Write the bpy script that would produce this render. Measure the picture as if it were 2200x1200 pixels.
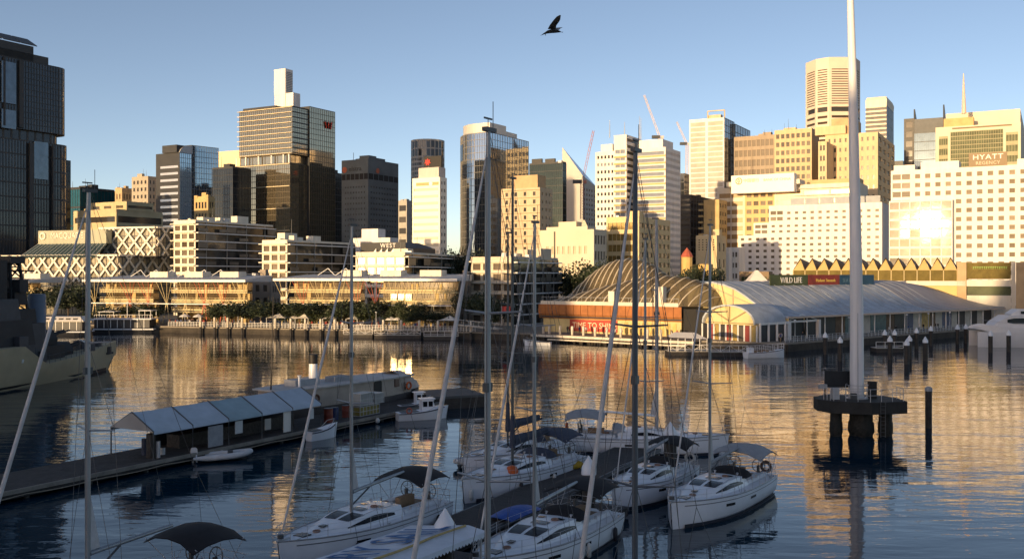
import bpy, math, random
from mathutils import Vector, Matrix
for o in list(bpy.data.objects): bpy.data.objects.remove(o)
S = bpy.context.scene
COL = S.collection
RD = math.radians
rnd = random.Random(7)
# ------------------------------------------------------------------ camera
F, HZ, CAMZ = 2100.0, 590.0, 14.0
cd = bpy.data.cameras.new('camera'); cam = bpy.data.objects.new('camera', cd); COL.objects.link(cam)
cd.sensor_width = 36.0; cd.lens = F / 2200.0 * 36.0; cd.shift_y = -10.0 / 2200.0
cd.clip_start = 0.1; cd.clip_end = 12000
cam.location = (0, 0, CAMZ); cam.rotation_euler = (RD(90), 0, 0)
S.camera = cam
# ------------------------------------------------------------------ light
SUN_AZ, SUN_EL = 35.0, 2.7           # degrees left of straight behind the camera; above the horizon
w = bpy.data.worlds.new('World'); S.world = w; w.use_nodes = True
nt = w.node_tree; bg = nt.nodes['Background']
sky = nt.nodes.new('ShaderNodeTexSky'); sky.sky_type = 'NISHITA'; sky.sun_disc = False
sky.sun_elevation = RD(SUN_EL); sky.sun_rotation = RD(180 + SUN_AZ)
sky.altitude = 0; sky.air_density = 0.42; sky.dust_density = 0.45; sky.ozone_density = 0.8
tint = nt.nodes.new('ShaderNodeMix'); tint.data_type = 'RGBA'; tint.blend_type = 'MULTIPLY'; tint.inputs[0].default_value = 1.0; tint.inputs[7].default_value = (1.14, 0.98, 0.93, 1)   # the film's slightly violet sky
nt.links.new(sky.outputs[0], tint.inputs[6]); nt.links.new(tint.outputs[2], bg.inputs[0]); bg.inputs[1].default_value = 0.15
sl = bpy.data.lights.new('sun', 'SUN'); so = bpy.data.objects.new('sun', sl); COL.objects.link(so)
sl.energy = 3.0; sl.angle = RD(0.53); sl.color = (1.0, 0.69, 0.36)
D = Vector((math.sin(RD(SUN_AZ)) * math.cos(RD(SUN_EL)), math.cos(RD(SUN_AZ)) * math.cos(RD(SUN_EL)), -math.sin(RD(SUN_EL))))
so.rotation_euler = D.to_track_quat('-Z', 'Y').to_euler(); so.location = (-60, -80, 90)
S.view_settings.view_transform = 'Standard'; S.view_settings.look = 'None'
S.view_settings.exposure = 1.05; S.view_settings.gamma = 1.0
S.cycles.max_bounces = 6; S.cycles.glossy_bounces = 4; S.cycles.caustics_reflective = False; S.cycles.caustics_refractive = False
S.cycles.sample_clamp_indirect = 14.0; S.cycles.blur_glossy = 0.3; S.cycles.use_denoising = True

# ------------------------------------------------------------------ helpers
def X(px, Y): return (px - 1100.0) / F * Y
def Z(py, Y): return CAMZ - (py - HZ) / F * Y
def at(px, py, Y): return Vector((X(px, Y), Y, Z(py, Y)))
def depth(py, z): return (CAMZ - z) * F / (py - HZ)          # depth of a point of height z seen at row py

MATS = {}
def mat(name, c, rough=0.7, metal=0.0, n=0.12, ns=0.4, spec=0.5, bump=0.0, bs=2.0, rand=None, alpha=1.0, ior=1.45, stretch=None):
    if name in MATS: return MATS[name]
    m = bpy.data.materials.new(name); m.use_nodes = True; t = m.node_tree; b = t.nodes['Principled BSDF']
    b.inputs['Roughness'].default_value = rough; b.inputs['Metallic'].default_value = metal
    b.inputs['IOR'].default_value = ior; b.inputs['Specular IOR Level'].default_value = spec
    N = t.nodes.new; L = t.links.new
    tc = N('ShaderNodeTexCoord'); src = tc.outputs['Object']
    if stretch:
        mp = N('ShaderNodeMapping'); mp.inputs['Scale'].default_value = stretch; L(src, mp.inputs[0]); src = mp.outputs[0]
    col = N('ShaderNodeRGB'); col.outputs[0].default_value = (*c, 1); out = col.outputs[0]
    if rand:                                            # every separate pane gets its own tone (curtains, blinds, dark rooms)
        oi = N('ShaderNodeObjectInfo'); mx = N('ShaderNodeMix'); mx.data_type = 'RGBA'
        pw = N('ShaderNodeMath'); pw.operation = 'POWER'; pw.inputs[1].default_value = 1.6; L(oi.outputs['Random'], pw.inputs[0])
        L(pw.outputs[0], mx.inputs[0]); L(out, mx.inputs[6]); mx.inputs[7].default_value = (*rand, 1); out = mx.outputs[2]
    if n > 0:
        nz = N('ShaderNodeTexNoise'); nz.inputs['Scale'].default_value = ns; nz.inputs['Detail'].default_value = 5; nz.inputs['Roughness'].default_value = 0.65
        L(src, nz.inputs['Vector'])
        mr = N('ShaderNodeMapRange'); mr.inputs[1].default_value = 0.3; mr.inputs[2].default_value = 0.7; mr.inputs[3].default_value = 1 - n; mr.inputs[4].default_value = 1 + n
        L(nz.outputs[0], mr.inputs[0])
        vm = N('ShaderNodeVectorMath'); vm.operation = 'SCALE'; L(out, vm.inputs[0]); L(mr.outputs[0], vm.inputs['Scale']); out = vm.outputs[0]
    L(out, b.inputs['Base Color'])
    if bump > 0:
        nb = N('ShaderNodeTexNoise'); nb.inputs['Scale'].default_value = bs; nb.inputs['Detail'].default_value = 3; L(src, nb.inputs['Vector'])
        bp = N('ShaderNodeBump'); bp.inputs['Strength'].default_value = bump; bp.inputs['Distance'].default_value = 0.3; L(nb.outputs[0], bp.inputs['Height']); L(bp.outputs[0], b.inputs['Normal'])
    if alpha < 1: b.inputs['Alpha'].default_value = alpha
    MATS[name] = m; return m

class MB:
    """collects faces, then links them as one mesh object"""
    def __init__(s): s.v = []; s.f = []; s.mi = []; s.cur = 0
    def poly(s, pts):
        i = len(s.v); s.v += [tuple(p) for p in pts]; s.f.append(tuple(range(i, i + len(pts)))); s.mi.append(s.cur)
    def box(s, c, size, rz=0.0, M=None):
        hx, hy, hz = size[0] / 2, size[1] / 2, size[2] / 2
        m = M if M is not None else Matrix.Translation(Vector(c)) @ Matrix.Rotation(rz, 4, 'Z')
        i = len(s.v)
        for z in (-hz, hz):
            for x, y in ((-hx, -hy), (hx, -hy), (hx, hy), (-hx, hy)): s.v.append(tuple(m @ Vector((x, y, z))))
        for q in ((3, 2, 1, 0), (4, 5, 6, 7), (0, 1, 5, 4), (1, 2, 6, 5), (2, 3, 7, 6), (3, 0, 4, 7)):
            s.f.append(tuple(i + k for k in q)); s.mi.append(s.cur)
        return s
    def bar(s, A, B, w, h):
        """rectangular bar from A to B"""
        A = Vector(A); B = Vector(B); d = B - A; L = d.length
        if L < 1e-6: return s
        x = d / L; up = Vector((0, 0, 1)) if abs(x.z) < 0.95 else Vector((0, 1, 0))
        y = up.cross(x).normalized(); z = x.cross(y)
        M = Matrix((x, y, z)).transposed().to_4x4(); M.translation = (A + B) / 2
        return s.box(None, (L, w, h), M=M)
    def loft(s, rings, closed=True, cap0=True, cap1=True):
        i0 = len(s.v); n = len(rings[0])
        for r in rings: s.v += [tuple(p) for p in r]
        for a in range(len(rings) - 1):
            for k in range(n if closed else n - 1):
                k2 = (k + 1) % n
                s.f.append((i0 + a * n + k, i0 + a * n + k2, i0 + (a + 1) * n + k2, i0 + (a + 1) * n + k)); s.mi.append(s.cur)
        if closed and cap0: s.f.append(tuple(i0 + k for k in reversed(range(n)))); s.mi.append(s.cur)
        if closed and cap1: s.f.append(tuple(i0 + (len(rings) - 1) * n + k for k in range(n))); s.mi.append(s.cur)
        return s
    def tube(s, pts, r, n=8):
        pts = [Vector(p) for p in pts]; rs = r if isinstance(r, (list, tuple)) else [r] * len(pts); rings = []
        for k, p in enumerate(pts):
            d = (pts[min(k + 1, len(pts) - 1)] - pts[max(k - 1, 0)]).normalized()
            up = Vector((0, 0, 1)) if abs(d.z) < 0.9 else Vector((0, 1, 0))
            a = up.cross(d).normalized(); b = d.cross(a)
            rings.append([p + (a * math.cos(2 * math.pi * q / n) + b * math.sin(2 * math.pi * q / n)) * rs[k] for q in range(n)])
        return s.loft(rings)
    def lathe(s, c, prof, n=16):
        c = Vector(c)
        return s.loft([[c + Vector((r * math.cos(2 * math.pi * q / n), r * math.sin(2 * math.pi * q / n), z)) for q in range(n)] for r, z in prof])
    def prism(s, pl, z0, z1, bottom=True):
        n = len(pl)
        for k in range(n):
            a, b = pl[k], pl[(k + 1) % n]
            s.poly([(a[0], a[1], z0), (b[0], b[1], z0), (b[0], b[1], z1), (a[0], a[1], z1)])
        s.poly([(p[0], p[1], z1) for p in pl])
        if bottom: s.poly([(p[0], p[1], z0) for p in reversed(pl)])
        return s
    def torus(s, M, R, r, n=16, k=8):
        rings = []
        for a in range(n + 1):
            t = 2 * math.pi * a / n
            rings.append([M @ Vector(((R + r * math.cos(2 * math.pi * b / k)) * math.cos(t), (R + r * math.cos(2 * math.pi * b / k)) * math.sin(t), r * math.sin(2 * math.pi * b / k))) for b in range(k)])
        return s.loft(rings, cap0=False, cap1=False)
    def mesh(s, name, mats, smooth=False):
        me = bpy.data.meshes.new(name); me.from_pydata(s.v, [], s.f)
        if not isinstance(mats, (list, tuple)): mats = [mats]
        for m in mats: me.materials.append(m)
        if len(mats) > 1: me.polygons.foreach_set('material_index', s.mi)
        if smooth:
            me.polygons.foreach_set('use_smooth', [True] * len(me.polygons))
            try: me.set_sharp_from_angle(angle=RD(52))
            except Exception: pass
        me.update(); return me
    def build(s, name, mats, parent=None, smooth=False):
        o = bpy.data.objects.new(name, s.mesh(name, mats, smooth)); COL.objects.link(o)
        if parent is not None: o.parent = parent
        return o

def empty(name, label, cat, loc=(0, 0, 0), rz=0.0, group=None):
    o = bpy.data.objects.new(name, None); COL.objects.link(o); o.location = loc; o.rotation_euler = (0, 0, rz); o.empty_display_size = 0.5
    return tag(o, label, cat, group)
def tag(o, label, cat, group=None):
    o['label'] = label; o['category'] = cat
    if group: o['group'] = group
    return o
def structure(o): o['kind'] = 'structure'; return o
def stuff(o): o['kind'] = 'stuff'; return o
def put(name, me, parent, loc, rz=0.0):
    o = bpy.data.objects.new(name, me); COL.objects.link(o); o.location = loc; o.rotation_euler = (0, 0, rz)
    if parent is not None: o.parent = parent
    return o
def copy_tree(o, parent=None):
    c = o.copy(); COL.objects.link(c)
    if parent is not None: c.parent = parent
    for ch in o.children: copy_tree(ch, c)
    return c
def text_mesh(body, size, m, ext=0.03, font=None, align='CENTER', spacing=1.0, sx=1.0):
    cu = bpy.data.curves.new('lettering', 'FONT'); cu.body = body; cu.size = size; cu.extrude = ext; cu.align_x = align; cu.align_y = 'CENTER'; cu.space_character = spacing; cu.resolution_u = 3
    ob = bpy.data.objects.new('lettering_source', cu); COL.objects.link(ob)
    dg = bpy.context.evaluated_depsgraph_get(); me = bpy.data.meshes.new_from_object(ob.evaluated_get(dg))
    bpy.data.objects.remove(ob); me.materials.clear(); me.materials.append(m)
    if sx != 1.0: me.transform(Matrix.Scale(sx, 4, (1, 0, 0)))
    return me
def lettering(body, size, m, parent, loc, xdir, updir=(0, 0, 1), name='lettering', **kw):
    """flat letters standing on a surface: xdir runs along the words, updir along the letters' height"""
    x = Vector(xdir).normalized(); u = Vector(updir); n = x.cross(u).normalized(); u = n.cross(x).normalized()
    M = Matrix((x, u, n)).transposed().to_4x4(); M.translation = Vector(loc)
    o = bpy.data.objects.new(name, text_mesh(body, size, m, **kw)); COL.objects.link(o); o.parent = parent
    o.matrix_world = M if parent is None else M
    if parent is not None: o.matrix_parent_inverse = Matrix.Identity(4); o.matrix_local = Matrix.Translation(-Vector(parent.location)) @ M if parent.rotation_euler.z == 0 else (Matrix.Translation(parent.location) @ Matrix.Rotation(parent.rotation_euler.z, 4, 'Z')).inverted() @ M
    return o

# ------------------------------------------------------------------ materials
CREAM = mat('cream_render', (0.68, 0.63, 0.53), 0.8, n=0.12, ns=0.5, stretch=(1, 1, .1))
WHITE = mat('white_render', (0.72, 0.69, 0.66), 0.75, n=0.10, ns=0.5, stretch=(1, 1, .1))
BEIGE = mat('beige_precast', (0.50, 0.41, 0.28), 0.8, n=0.14, ns=0.5, stretch=(1, 1, .12))
TAN = mat('tan_brick', (0.46, 0.33, 0.19), 0.85, n=0.14, ns=0.3)
OCHRE = mat('ochre_stone', (0.52, 0.38, 0.18), 0.85, n=0.14, ns=0.3)
CONC = mat('grey_concrete', (0.17, 0.17, 0.17), 0.9, n=0.16, ns=0.1)
LCONC = mat('pale_concrete', (0.40, 0.38, 0.34), 0.85, n=0.14, ns=0.2)
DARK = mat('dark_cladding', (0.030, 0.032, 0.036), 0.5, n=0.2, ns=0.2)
DGREY = mat('dark_grey_metal', (0.07, 0.075, 0.08), 0.5, n=0.15, ns=0.3)
STEEL = mat('galvanised_steel', (0.45, 0.46, 0.48), 0.45, metal=0.3, n=0.12, ns=1.5)
WSTEEL = mat('white_painted_steel', (0.74, 0.73, 0.71), 0.45, n=0.08, ns=1.0)
RSTEEL = mat('red_painted_steel', (0.50, 0.10, 0.05), 0.5, n=0.1, ns=1.0)
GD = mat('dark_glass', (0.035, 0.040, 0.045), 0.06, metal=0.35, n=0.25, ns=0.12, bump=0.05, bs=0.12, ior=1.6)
GB = mat('blue_mirror_glass', (0.36, 0.44, 0.50), 0.05, metal=0.9, n=0.06, ns=0.15, bump=0.05, bs=0.10)
GS = mat('silver_mirror_glass', (0.52, 0.52, 0.52), 0.05, metal=0.9, n=0.05, ns=0.15, bump=0.05, bs=0.10)
GG = mat('bronze_glass', (0.25, 0.21, 0.14), 0.07, metal=0.75, n=0.15, ns=0.2, bump=0.06, bs=0.12)
GGR = mat('green_glass', (0.085, 0.10, 0.055), 0.45, n=0.35, ns=0.25, spec=0.12)
PANE = mat('window_pane', (0.04, 0.038, 0.035), 0.12, n=0.15, ns=0.8, spec=0.3, rand=(0.22, 0.18, 0.13))
PANEL = mat('curtained_pane', (0.07, 0.052, 0.036), 0.3, n=0.12, ns=0.8, spec=0.1, rand=(0.22, 0.185, 0.145))
PANED = mat('dark_pane', (0.02, 0.02, 0.022), 0.10, spec=0.35, n=0.2, ns=0.6, rand=(0.08, 0.07, 0.06))
RUST = mat('rust_cladding', (0.34, 0.125, 0.035), 0.7, n=0.22, ns=0.6, bump=0.1, bs=3)
NAVYR = mat('blue_grey_roofing', (0.42, 0.46, 0.51), 0.6, n=0.22, ns=0.5, bump=0.15, bs=1.6)
PALER = mat('pale_roofing', (0.62, 0.59, 0.56), 0.6, n=0.1, ns=0.4)
TIMBER = mat('weathered_timber', (0.20, 0.16, 0.12), 0.85, n=0.3, ns=1.2, bump=0.3, bs=6)
DTIMB = mat('dark_wet_timber', (0.035, 0.030, 0.026), 0.6, n=0.4, ns=1.5, bump=0.4, bs=5)
PILEW = mat('pale_pile_paint', (0.62, 0.56, 0.47), 0.7, n=0.2, ns=1.5)
LEAF = mat('leaves', (0.035, 0.046, 0.018), 0.6, n=0.45, ns=0.5)
LEAFD = mat('dark_leaves', (0.025, 0.036, 0.016), 0.6, n=0.45, ns=0.5)
BARK = mat('bark', (0.11, 0.08, 0.055), 0.9, n=0.3, ns=3)
BLACK = mat('black_rubber', (0.012, 0.012, 0.013), 0.6, n=0.2, ns=2)
RED = mat('red_paint', (0.45, 0.03, 0.025), 0.5, n=0.08, ns=1)
BLUE = mat('blue_paint', (0.02, 0.09, 0.22), 0.5, n=0.1, ns=1)
GOLDL = mat('gold_letter', (0.60, 0.42, 0.10), 0.5, n=0)
WLET = mat('white_letter', (0.82, 0.80, 0.76), 0.5, n=0)
BRLET = mat('brown_letter', (0.25, 0.16, 0.08), 0.6, n=0)

# ------------------------------------------------------------------ facades
PANES = {}
def pane_mesh(wd, h, m):
    k = (round(wd, 1), round(h, 1), m.name)
    if k not in PANES: PANES[k] = MB().box((0, 0, 0), (k[0] + 0.15, 0.06, k[1] + 0.15)).mesh('window', m)
    return PANES[k]
def lattice(mb, A, B, z0, z1, us, vs, dep):
    """wall sheet from A to B with real openings us x vs, each opening with reveals of depth dep"""
    A = Vector((A[0], A[1], 0)); B = Vector((B[0], B[1], 0)); d = (B - A); W = d.length; d /= W; nrm = Vector((d.y, -d.x, 0))
    def P(u, v, q=0.0): return A + d * u - nrm * q + Vector((0, 0, v))
    uc = [0.0] + [e for s in us for e in s] + [W]; vc = [z0] + [e for s in vs for e in s] + [z1]
    for j in range(len(vc) - 1):
        if vc[j + 1] - vc[j] < 1e-4: continue
        if j % 2 == 0:
            mb.poly([P(0, vc[j]), P(W, vc[j]), P(W, vc[j + 1]), P(0, vc[j + 1])]); continue
        for i in range(len(uc) - 1):
            a, b, c, e = uc[i], uc[i + 1], vc[j], vc[j + 1]
            if b - a < 1e-4: continue
            if i % 2 == 0: mb.poly([P(a, c), P(b, c), P(b, e), P(a, e)])
            else:
                mb.poly([P(a, c), P(b, c), P(b, c, dep), P(a, c, dep)]); mb.poly([P(a, e, dep), P(b, e, dep), P(b, e), P(a, e)])
                mb.poly([P(a, c), P(a, c, dep), P(a, e, dep), P(a, e)]); mb.poly([P(b, c, dep), P(b, c), P(b, e), P(b, e, dep)])
    return A, d, nrm, W
def spans(a, b, n, frac):
    st = (b - a) / n; g = st * (1 - frac) / 2
    return [(a + k * st + g, a + (k + 1) * st - g) for k in range(n)]
class House:
    """one building: an Empty with wall, windows, glass and the rest as parts"""
    def __init__(s, name, label, wall, cat='building', group=None, loc=None):
        s.e = empty(name, label, cat, (0, 0, 0), 0, group); s.w = MB(); s.g = MB(); s.m = MB(); s.wall = wall; s.gm = GD; s.mm = DGREY
        s.wins = []; s.slabs = []
    def face(s, A, B, z0, z1, st):
        k = st.get('k', 'blank'); vb = st.get('vb', z0); vt = st.get('vt', z1); mt, mbm, mu = st.get('mt', 0.8), st.get('mb', 0.3), st.get('mu', 0.6)
        W = math.hypot(B[0] - A[0], B[1] - A[1])
        if k == 'blank' or W < 0.5: s.w.poly([(A[0], A[1], z0), (B[0], B[1], z0), (B[0], B[1], z1), (A[0], A[1], z1)]); return
        c = st.get('c', 1); r = st.get('r', 8); fw = st.get('fw', 0.6); fh = st.get('fh', 0.5); dep = st.get('d', 0.35)
        us = spans(mu, W - mu, c, fw); vs = spans(vb + mbm, vt - mt, r, fh)
        if k in ('win', 'band'):
            A_, d, n, W = lattice(s.w, A, B, z0, z1, us, vs, dep)
            for j, (v0, v1) in enumerate(vs):
                for (u0, u1) in us: s.wins.append((A_ + d * (u0 + u1) / 2 - n * (dep + 0.02), u1 - u0, (v0 + v1) / 2, v1 - v0, math.atan2(d.y, d.x), st.get('m', PANE), 'window' if k == 'win' else 'ribbon_window'))
        elif k == 'glass':
            dep = st.get('d', 0.12); A_, d, n, W = lattice(s.m, A, B, z0, z1, us, vs, dep)
            P = lambda u, v: A_ + d * u - n * (dep - 0.01) + Vector((0, 0, v))
            s.g.poly([P(0, z0), P(W, z0), P(W, z1 - 0.02), P(0, z1 - 0.02)])
        elif k == 'slab':
            a = Vector((A[0], A[1], 0)); d = Vector((B[0] - A[0], B[1] - A[1], 0)) / W; n = Vector((d.y, -d.x, 0)); pr = st.get('pr', 0.5)
            P = lambda u, v, q=0: a + d * u + n * q + Vector((0, 0, v))
            s.g.poly([P(0, z0), P(W, z0), P(W, z1), P(0, z1)])
            h = (vt - mt - vb) / r; th = st.get('th', 0.35)
            for j in range(r + 1):
                z = vb + j * h
                if z + th / 2 > z1 - 0.02: z = z1 - th / 2 - 0.03
                s.slabs.append((P(W / 2, z, pr / 2 + 0.004), (W - 0.04, pr, th), math.atan2(d.y, d.x), st.get('sm')))
            for u in spans(0, W, c, 0.0) if c > 1 else []:
                s.m.box(P(u[0], (vb + vt) / 2, 0.10), (0.22, 0.2, vt - vb), math.atan2(d.y, d.x))
    def sides(s, pl, z0, z1, styles, top=True):
        """footprint pl counter-clockwise seen from above; styles per edge, None = blank"""
        n = len(pl)
        for k in range(n): s.face(pl[k], pl[(k + 1) % n], z0, z1, styles[k] if k < len(styles) and styles[k] else {})
        if top: s.w.poly([(p[0], p[1], z1) for p in pl])
    def part(s, mb, name, m, smooth=False): return mb.build(name, m, s.e, smooth)
    def plant(s, c, size, rz=0.0, m=None, name='plant_room'): return MB().box((c[0], c[1], c[2] + size[2] / 2), size, rz).build(name, m or s.wall, s.e)
    def done(s, wall_name='wall'):
        if s.w.f: s.w.build(wall_name, s.wall, s.e)
        if s.g.f: s.g.build('glass_wall', s.gm, s.e)
        if s.m.f: s.m.build('mullions', s.mm, s.e)
        s.wins.sort(key=lambda q: -q[1] * q[3])
        rest = MB(); rm = PANE
        for k, (p, wd, z, h, rz, m, nm) in enumerate(s.wins):
            if k < 100: put(nm, pane_mesh(wd, h, m), s.e, (p.x, p.y, z), rz)
            else: rest.box((p.x, p.y, z), (wd + 0.1, 0.06, h + 0.1), rz); rm = m
        if rest.f: stuff(rest.build('far_windows', rm, s.e))
        sm = {}
        for (p, size, rz, m) in s.slabs[:100]:
            MB().box(p, size, rz).build('floor_slab', m or s.wall, s.e)
        return s.e

ALPHA = 29.0
def corner(xl, xc, xr, Y, alpha=ALPHA):
    a = RD(alpha); C = Vector((X(xc, Y), Y))
    def go(dx, dy, px):
        k = (px - 1100) / F; t = (k * C.y - C.x) / (dx - k * dy); return Vector((C.x + dx * t, C.y + dy * t))
    Lp = go(-math.cos(a), math.sin(a), xl) if xl is not None else C + Vector((-math.cos(a), math.sin(a))) * 22
    Rp = go(math.sin(a), math.cos(a), xr) if xr is not None else C + Vector((math.sin(a), math.cos(a))) * 22
    return Lp, C, Rp
def tower(name, label, xl, xc, xr, yt, Y, left=None, right=None, wall=BEIGE, z0=1.5, zb=None, alpha=ALPHA, glass=None, mull=None, plants=0, group=None, finish=True, yb=None):
    """city-grid building: px of its left end, near corner and right end, its top row at the corner, and its depth"""
    Lp, C, Rp = corner(xl, xc, xr, Y, alpha); h = House(name, label, wall, group=group); zt = Z(yt, Y)
    if yb is not None: z0 = Z(yb, Y)
    if glass: h.gm = glass
    if mull: h.mm = mull
    for st in (left, right):
        if st and 'vbp' in st: st['vb'] = Z(st['vbp'], Y)
        if st and 'vtp' in st: st['vt'] = Z(st['vtp'], Y)
    pl = [Lp, C, Rp, Lp + Rp - C]; h.sides(pl, z0, zt, [left, right, None, None])
    h.pl = pl; h.zt = zt; h.Y = Y; h.rz = -RD(alpha)
    r = random.Random(name + label)
    for k in range(plants):
        u, v = r.uniform(0.2, 0.8), r.uniform(0.2, 0.8); p = C + (Lp - C) * u + (Rp - C) * v
        sz = (min((Lp - C).length * 0.3, r.uniform(3, 7)), min((Rp - C).length * 0.3, r.uniform(3, 6)), r.uniform(1.5, 3.2)); h.plant((p.x, p.y, zt), sz, h.rz)
    for k in range(plants * 2):
        u, v = r.uniform(0.08, 0.9), r.uniform(0.06, 0.5); p = C + (Lp - C) * u + (Rp - C) * v
        if r.random() < .45: a_ = MB(); a_.tube([(p.x, p.y, zt), (p.x, p.y, zt + r.uniform(3, 7))], [.14, .05], 5); a_.build('aerial', DGREY, h.e)
        else: h.plant((p.x, p.y, zt), (r.uniform(1, 2.2), r.uniform(1, 2.2), r.uniform(.9, 1.9)), h.rz, STEEL if r.random() < .4 else None, 'roof_unit')
    if plants:      # parapet lip
        mbp = MB()
        for a, b in ((Lp, C), (C, Rp)):
            d = (b - a).normalized(); n = Vector((d.y, -d.x)); q = 0.12
            mbp.bar((a.x - n.x * q + d.x * .02, a.y - n.y * q + d.y * .02, zt + 0.3), (b.x - n.x * q - d.x * .3, b.y - n.y * q - d.y * .3, zt + 0.3), 0.2, 0.6)
        mbp.build('parapet', wall, h.e)
    if finish: h.done()
    return h
def wn(c, r, fw=0.5, fh=0.5, m=None, **k): return dict(k='win', c=c, r=r, fw=fw, fh=fh, m=m or PANE, **k)
def bd(r, fh=0.5, c=1, m=None, fw=0.98, **k): return dict(k='band', c=c, r=r, fw=fw, fh=fh, m=m or PANED, **k)
def gl(c, r, fw=0.93, fh=0.92, **k): return dict(k='glass', c=c, r=r, fw=fw, fh=fh, mu=0.1, mt=k.pop('mt', 0.2), mb=0.1, **k)
def sb(r, c=1, **k): return dict(k='slab', r=r, c=c, **k)
def disc_at(mb, c, xd, n, R, r=0.0, k=28, t=0.1):
    """flat disc or ring facing along n"""
    x = Vector(xd).normalized(); n = Vector(n).normalized(); u = n.cross(x); c = Vector(c)
    if r > 0:
        M = Matrix((x, u, n)).transposed().to_4x4(); M.translation = c; mb.torus(M, (R + r) / 2, (R - r) / 2, k, 6)
    else:
        ring = [x * math.cos(2 * math.pi * q / k) * R + u * math.sin(2 * math.pi * q / k) * R for q in range(k)]
        mb.loft([[c + p for p in ring], [c + p + n * t for p in ring]])
# ------------------------------------------------------------------ setting
def water_mat():
    m = bpy.data.materials.new('harbour_water'); m.use_nodes = True; t = m.node_tree; b = t.nodes['Principled BSDF']; N = t.nodes.new; L = t.links.new
    b.inputs['Base Color'].default_value = (0.002, 0.022, 0.042, 1); b.inputs['Roughness'].default_value = 0.02; b.inputs['IOR'].default_value = 1.34
    tc = N('ShaderNodeTexCoord'); acc = None
    for sc, st, rot, dist in (((0.10, 0.30, 1), 1.0, 0.25, 0.085), ((0.45, 1.25, 1), 1.0, -0.2, 0.024), ((1.9, 4.2, 1), 1.0, 0.3, 0.005)):
        mp = N('ShaderNodeMapping'); mp.inputs['Scale'].default_value = sc; mp.inputs['Rotation'].default_value = (0, 0, rot); L(tc.outputs['Object'], mp.inputs[0])
        nz = N('ShaderNodeTexNoise'); nz.inputs['Scale'].default_value = 1.0; nz.inputs['Detail'].default_value = 2.5; nz.inputs['Distortion'].default_value = 0.6; L(mp.outputs[0], nz.inputs['Vector'])
        mu = N('ShaderNodeMath'); mu.operation = 'MULTIPLY'; mu.inputs[1].default_value = dist; L(nz.outputs[0], mu.inputs[0])
        if acc is None: acc = mu.outputs[0]
        else:
            ad = N('ShaderNodeMath'); ad.operation = 'ADD'; L(acc, ad.inputs[0]); L(mu.outputs[0], ad.inputs[1]); acc = ad.outputs[0]
    # calmer and rougher patches
    pz = N('ShaderNodeTexNoise'); pz.inputs['Scale'].default_value = 0.035; pz.inputs['Detail'].default_value = 3; L(tc.outputs['Object'], pz.inputs['Vector'])
    pr = N('ShaderNodeMapRange'); pr.inputs[1].default_value = 0.35; pr.inputs[2].default_value = 0.65; pr.inputs[3].default_value = 0.35; pr.inputs[4].default_value = 1.1; L(pz.outputs[0], pr.inputs[0])
    bp = N('ShaderNodeBump'); bp.inputs['Distance'].default_value = 1.0; L(acc, bp.inputs['Height']); L(pr.outputs[0], bp.inputs['Strength']); L(bp.outputs[0], b.inputs['Normal'])
    return m
wm = MB(); wm.poly([(-3000, -900, 0), (3000, -900, 0), (3000, 900, 0), (-3000, 900, 0)])
structure(wm.build('water', water_mat()))
PAVE = mat('promenade_paving', (0.26, 0.23, 0.19), 0.85, n=0.15, ns=0.4)
SHORE = [(-420, 345), (-97, 241), (-10, 213), (6, 207), (34, 185), (44, 181), (50, 178), (103, 222), (200, 303), (900, 560)]
gm = MB(); gm.prism(SHORE + [(4000, 900), (4000, 6000), (-4000, 6000), (-4000, 900), (-900, 560)], -2, 1.6, bottom=False)
structure(gm.build('ground', PAVE))
sw = MB()
for a, b in zip(SHORE, SHORE[1:]):
    d_ = Vector((b[0] - a[0], b[1] - a[1], 0)).normalized(); n_ = Vector((d_.y, -d_.x, 0)) * .15; A_, B_ = Vector((*a, -.3)) + n_, Vector((*b, -.3)) + n_
    sw.bar(A_, B_, .28, 3.2)
structure(sw.build('sea_wall', mat('tidal_stone', (0.055, 0.047, 0.038), 0.85, n=0.4, ns=0.6, bump=0.3, bs=1.5)))
# unseen ridge added behind the camera, its profile shaped to shade the foreground
def make_shadow_ridge():
    m = MB(); d = Vector((math.sin(RD(SUN_AZ)), math.cos(RD(SUN_AZ)))); e = Vector((d.y, -d.x))
    tab = [(-1500, 10), (-900, 14), (-500, 16), (-147, 17.5), (-143, 33), (-112, 33), (-106, 18), (-70, 18), (-64, 31), (-43, 30), (-38, 45), (60, 46), (140, 40), (400, 28), (900, 18), (1500, 10)]
    us = sorted(set([t[0] for t in tab] + list(range(-1500, 1501, 25)) + [x * 2.0 for x in range(-80, -10)]))
    def H(u):
        for (a, b), (c, f) in zip(tab, tab[1:]):
            if a <= u <= c: return b + (f - b) * (u - a) / (c - a)
        return 5
    r = random.Random(3); prof = [(-520, 0.0), (-420, 0.35), (-330, 0.7), (-260, 0.93), (-225, 1.0), (-205, 0.9), (-170, 0.55), (-140, 0.25), (-120, -0.1)]
    rings = []
    for s_, k in prof:
        rings.append([(d * s_ + e * u).to_3d() + Vector((0, 0, -1.0 + (H(u) + 1) * k * (1 + (0 if k == 1 else r.uniform(-.05, .05))))) for u in us])
    m.loft(rings, closed=False)
    return m.build('shadow_ridge', mat('shadow_ridge_green', (0.035, 0.045, 0.025), 0.95, n=0.5, ns=0.08))
structure(make_shadow_ridge())

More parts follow.
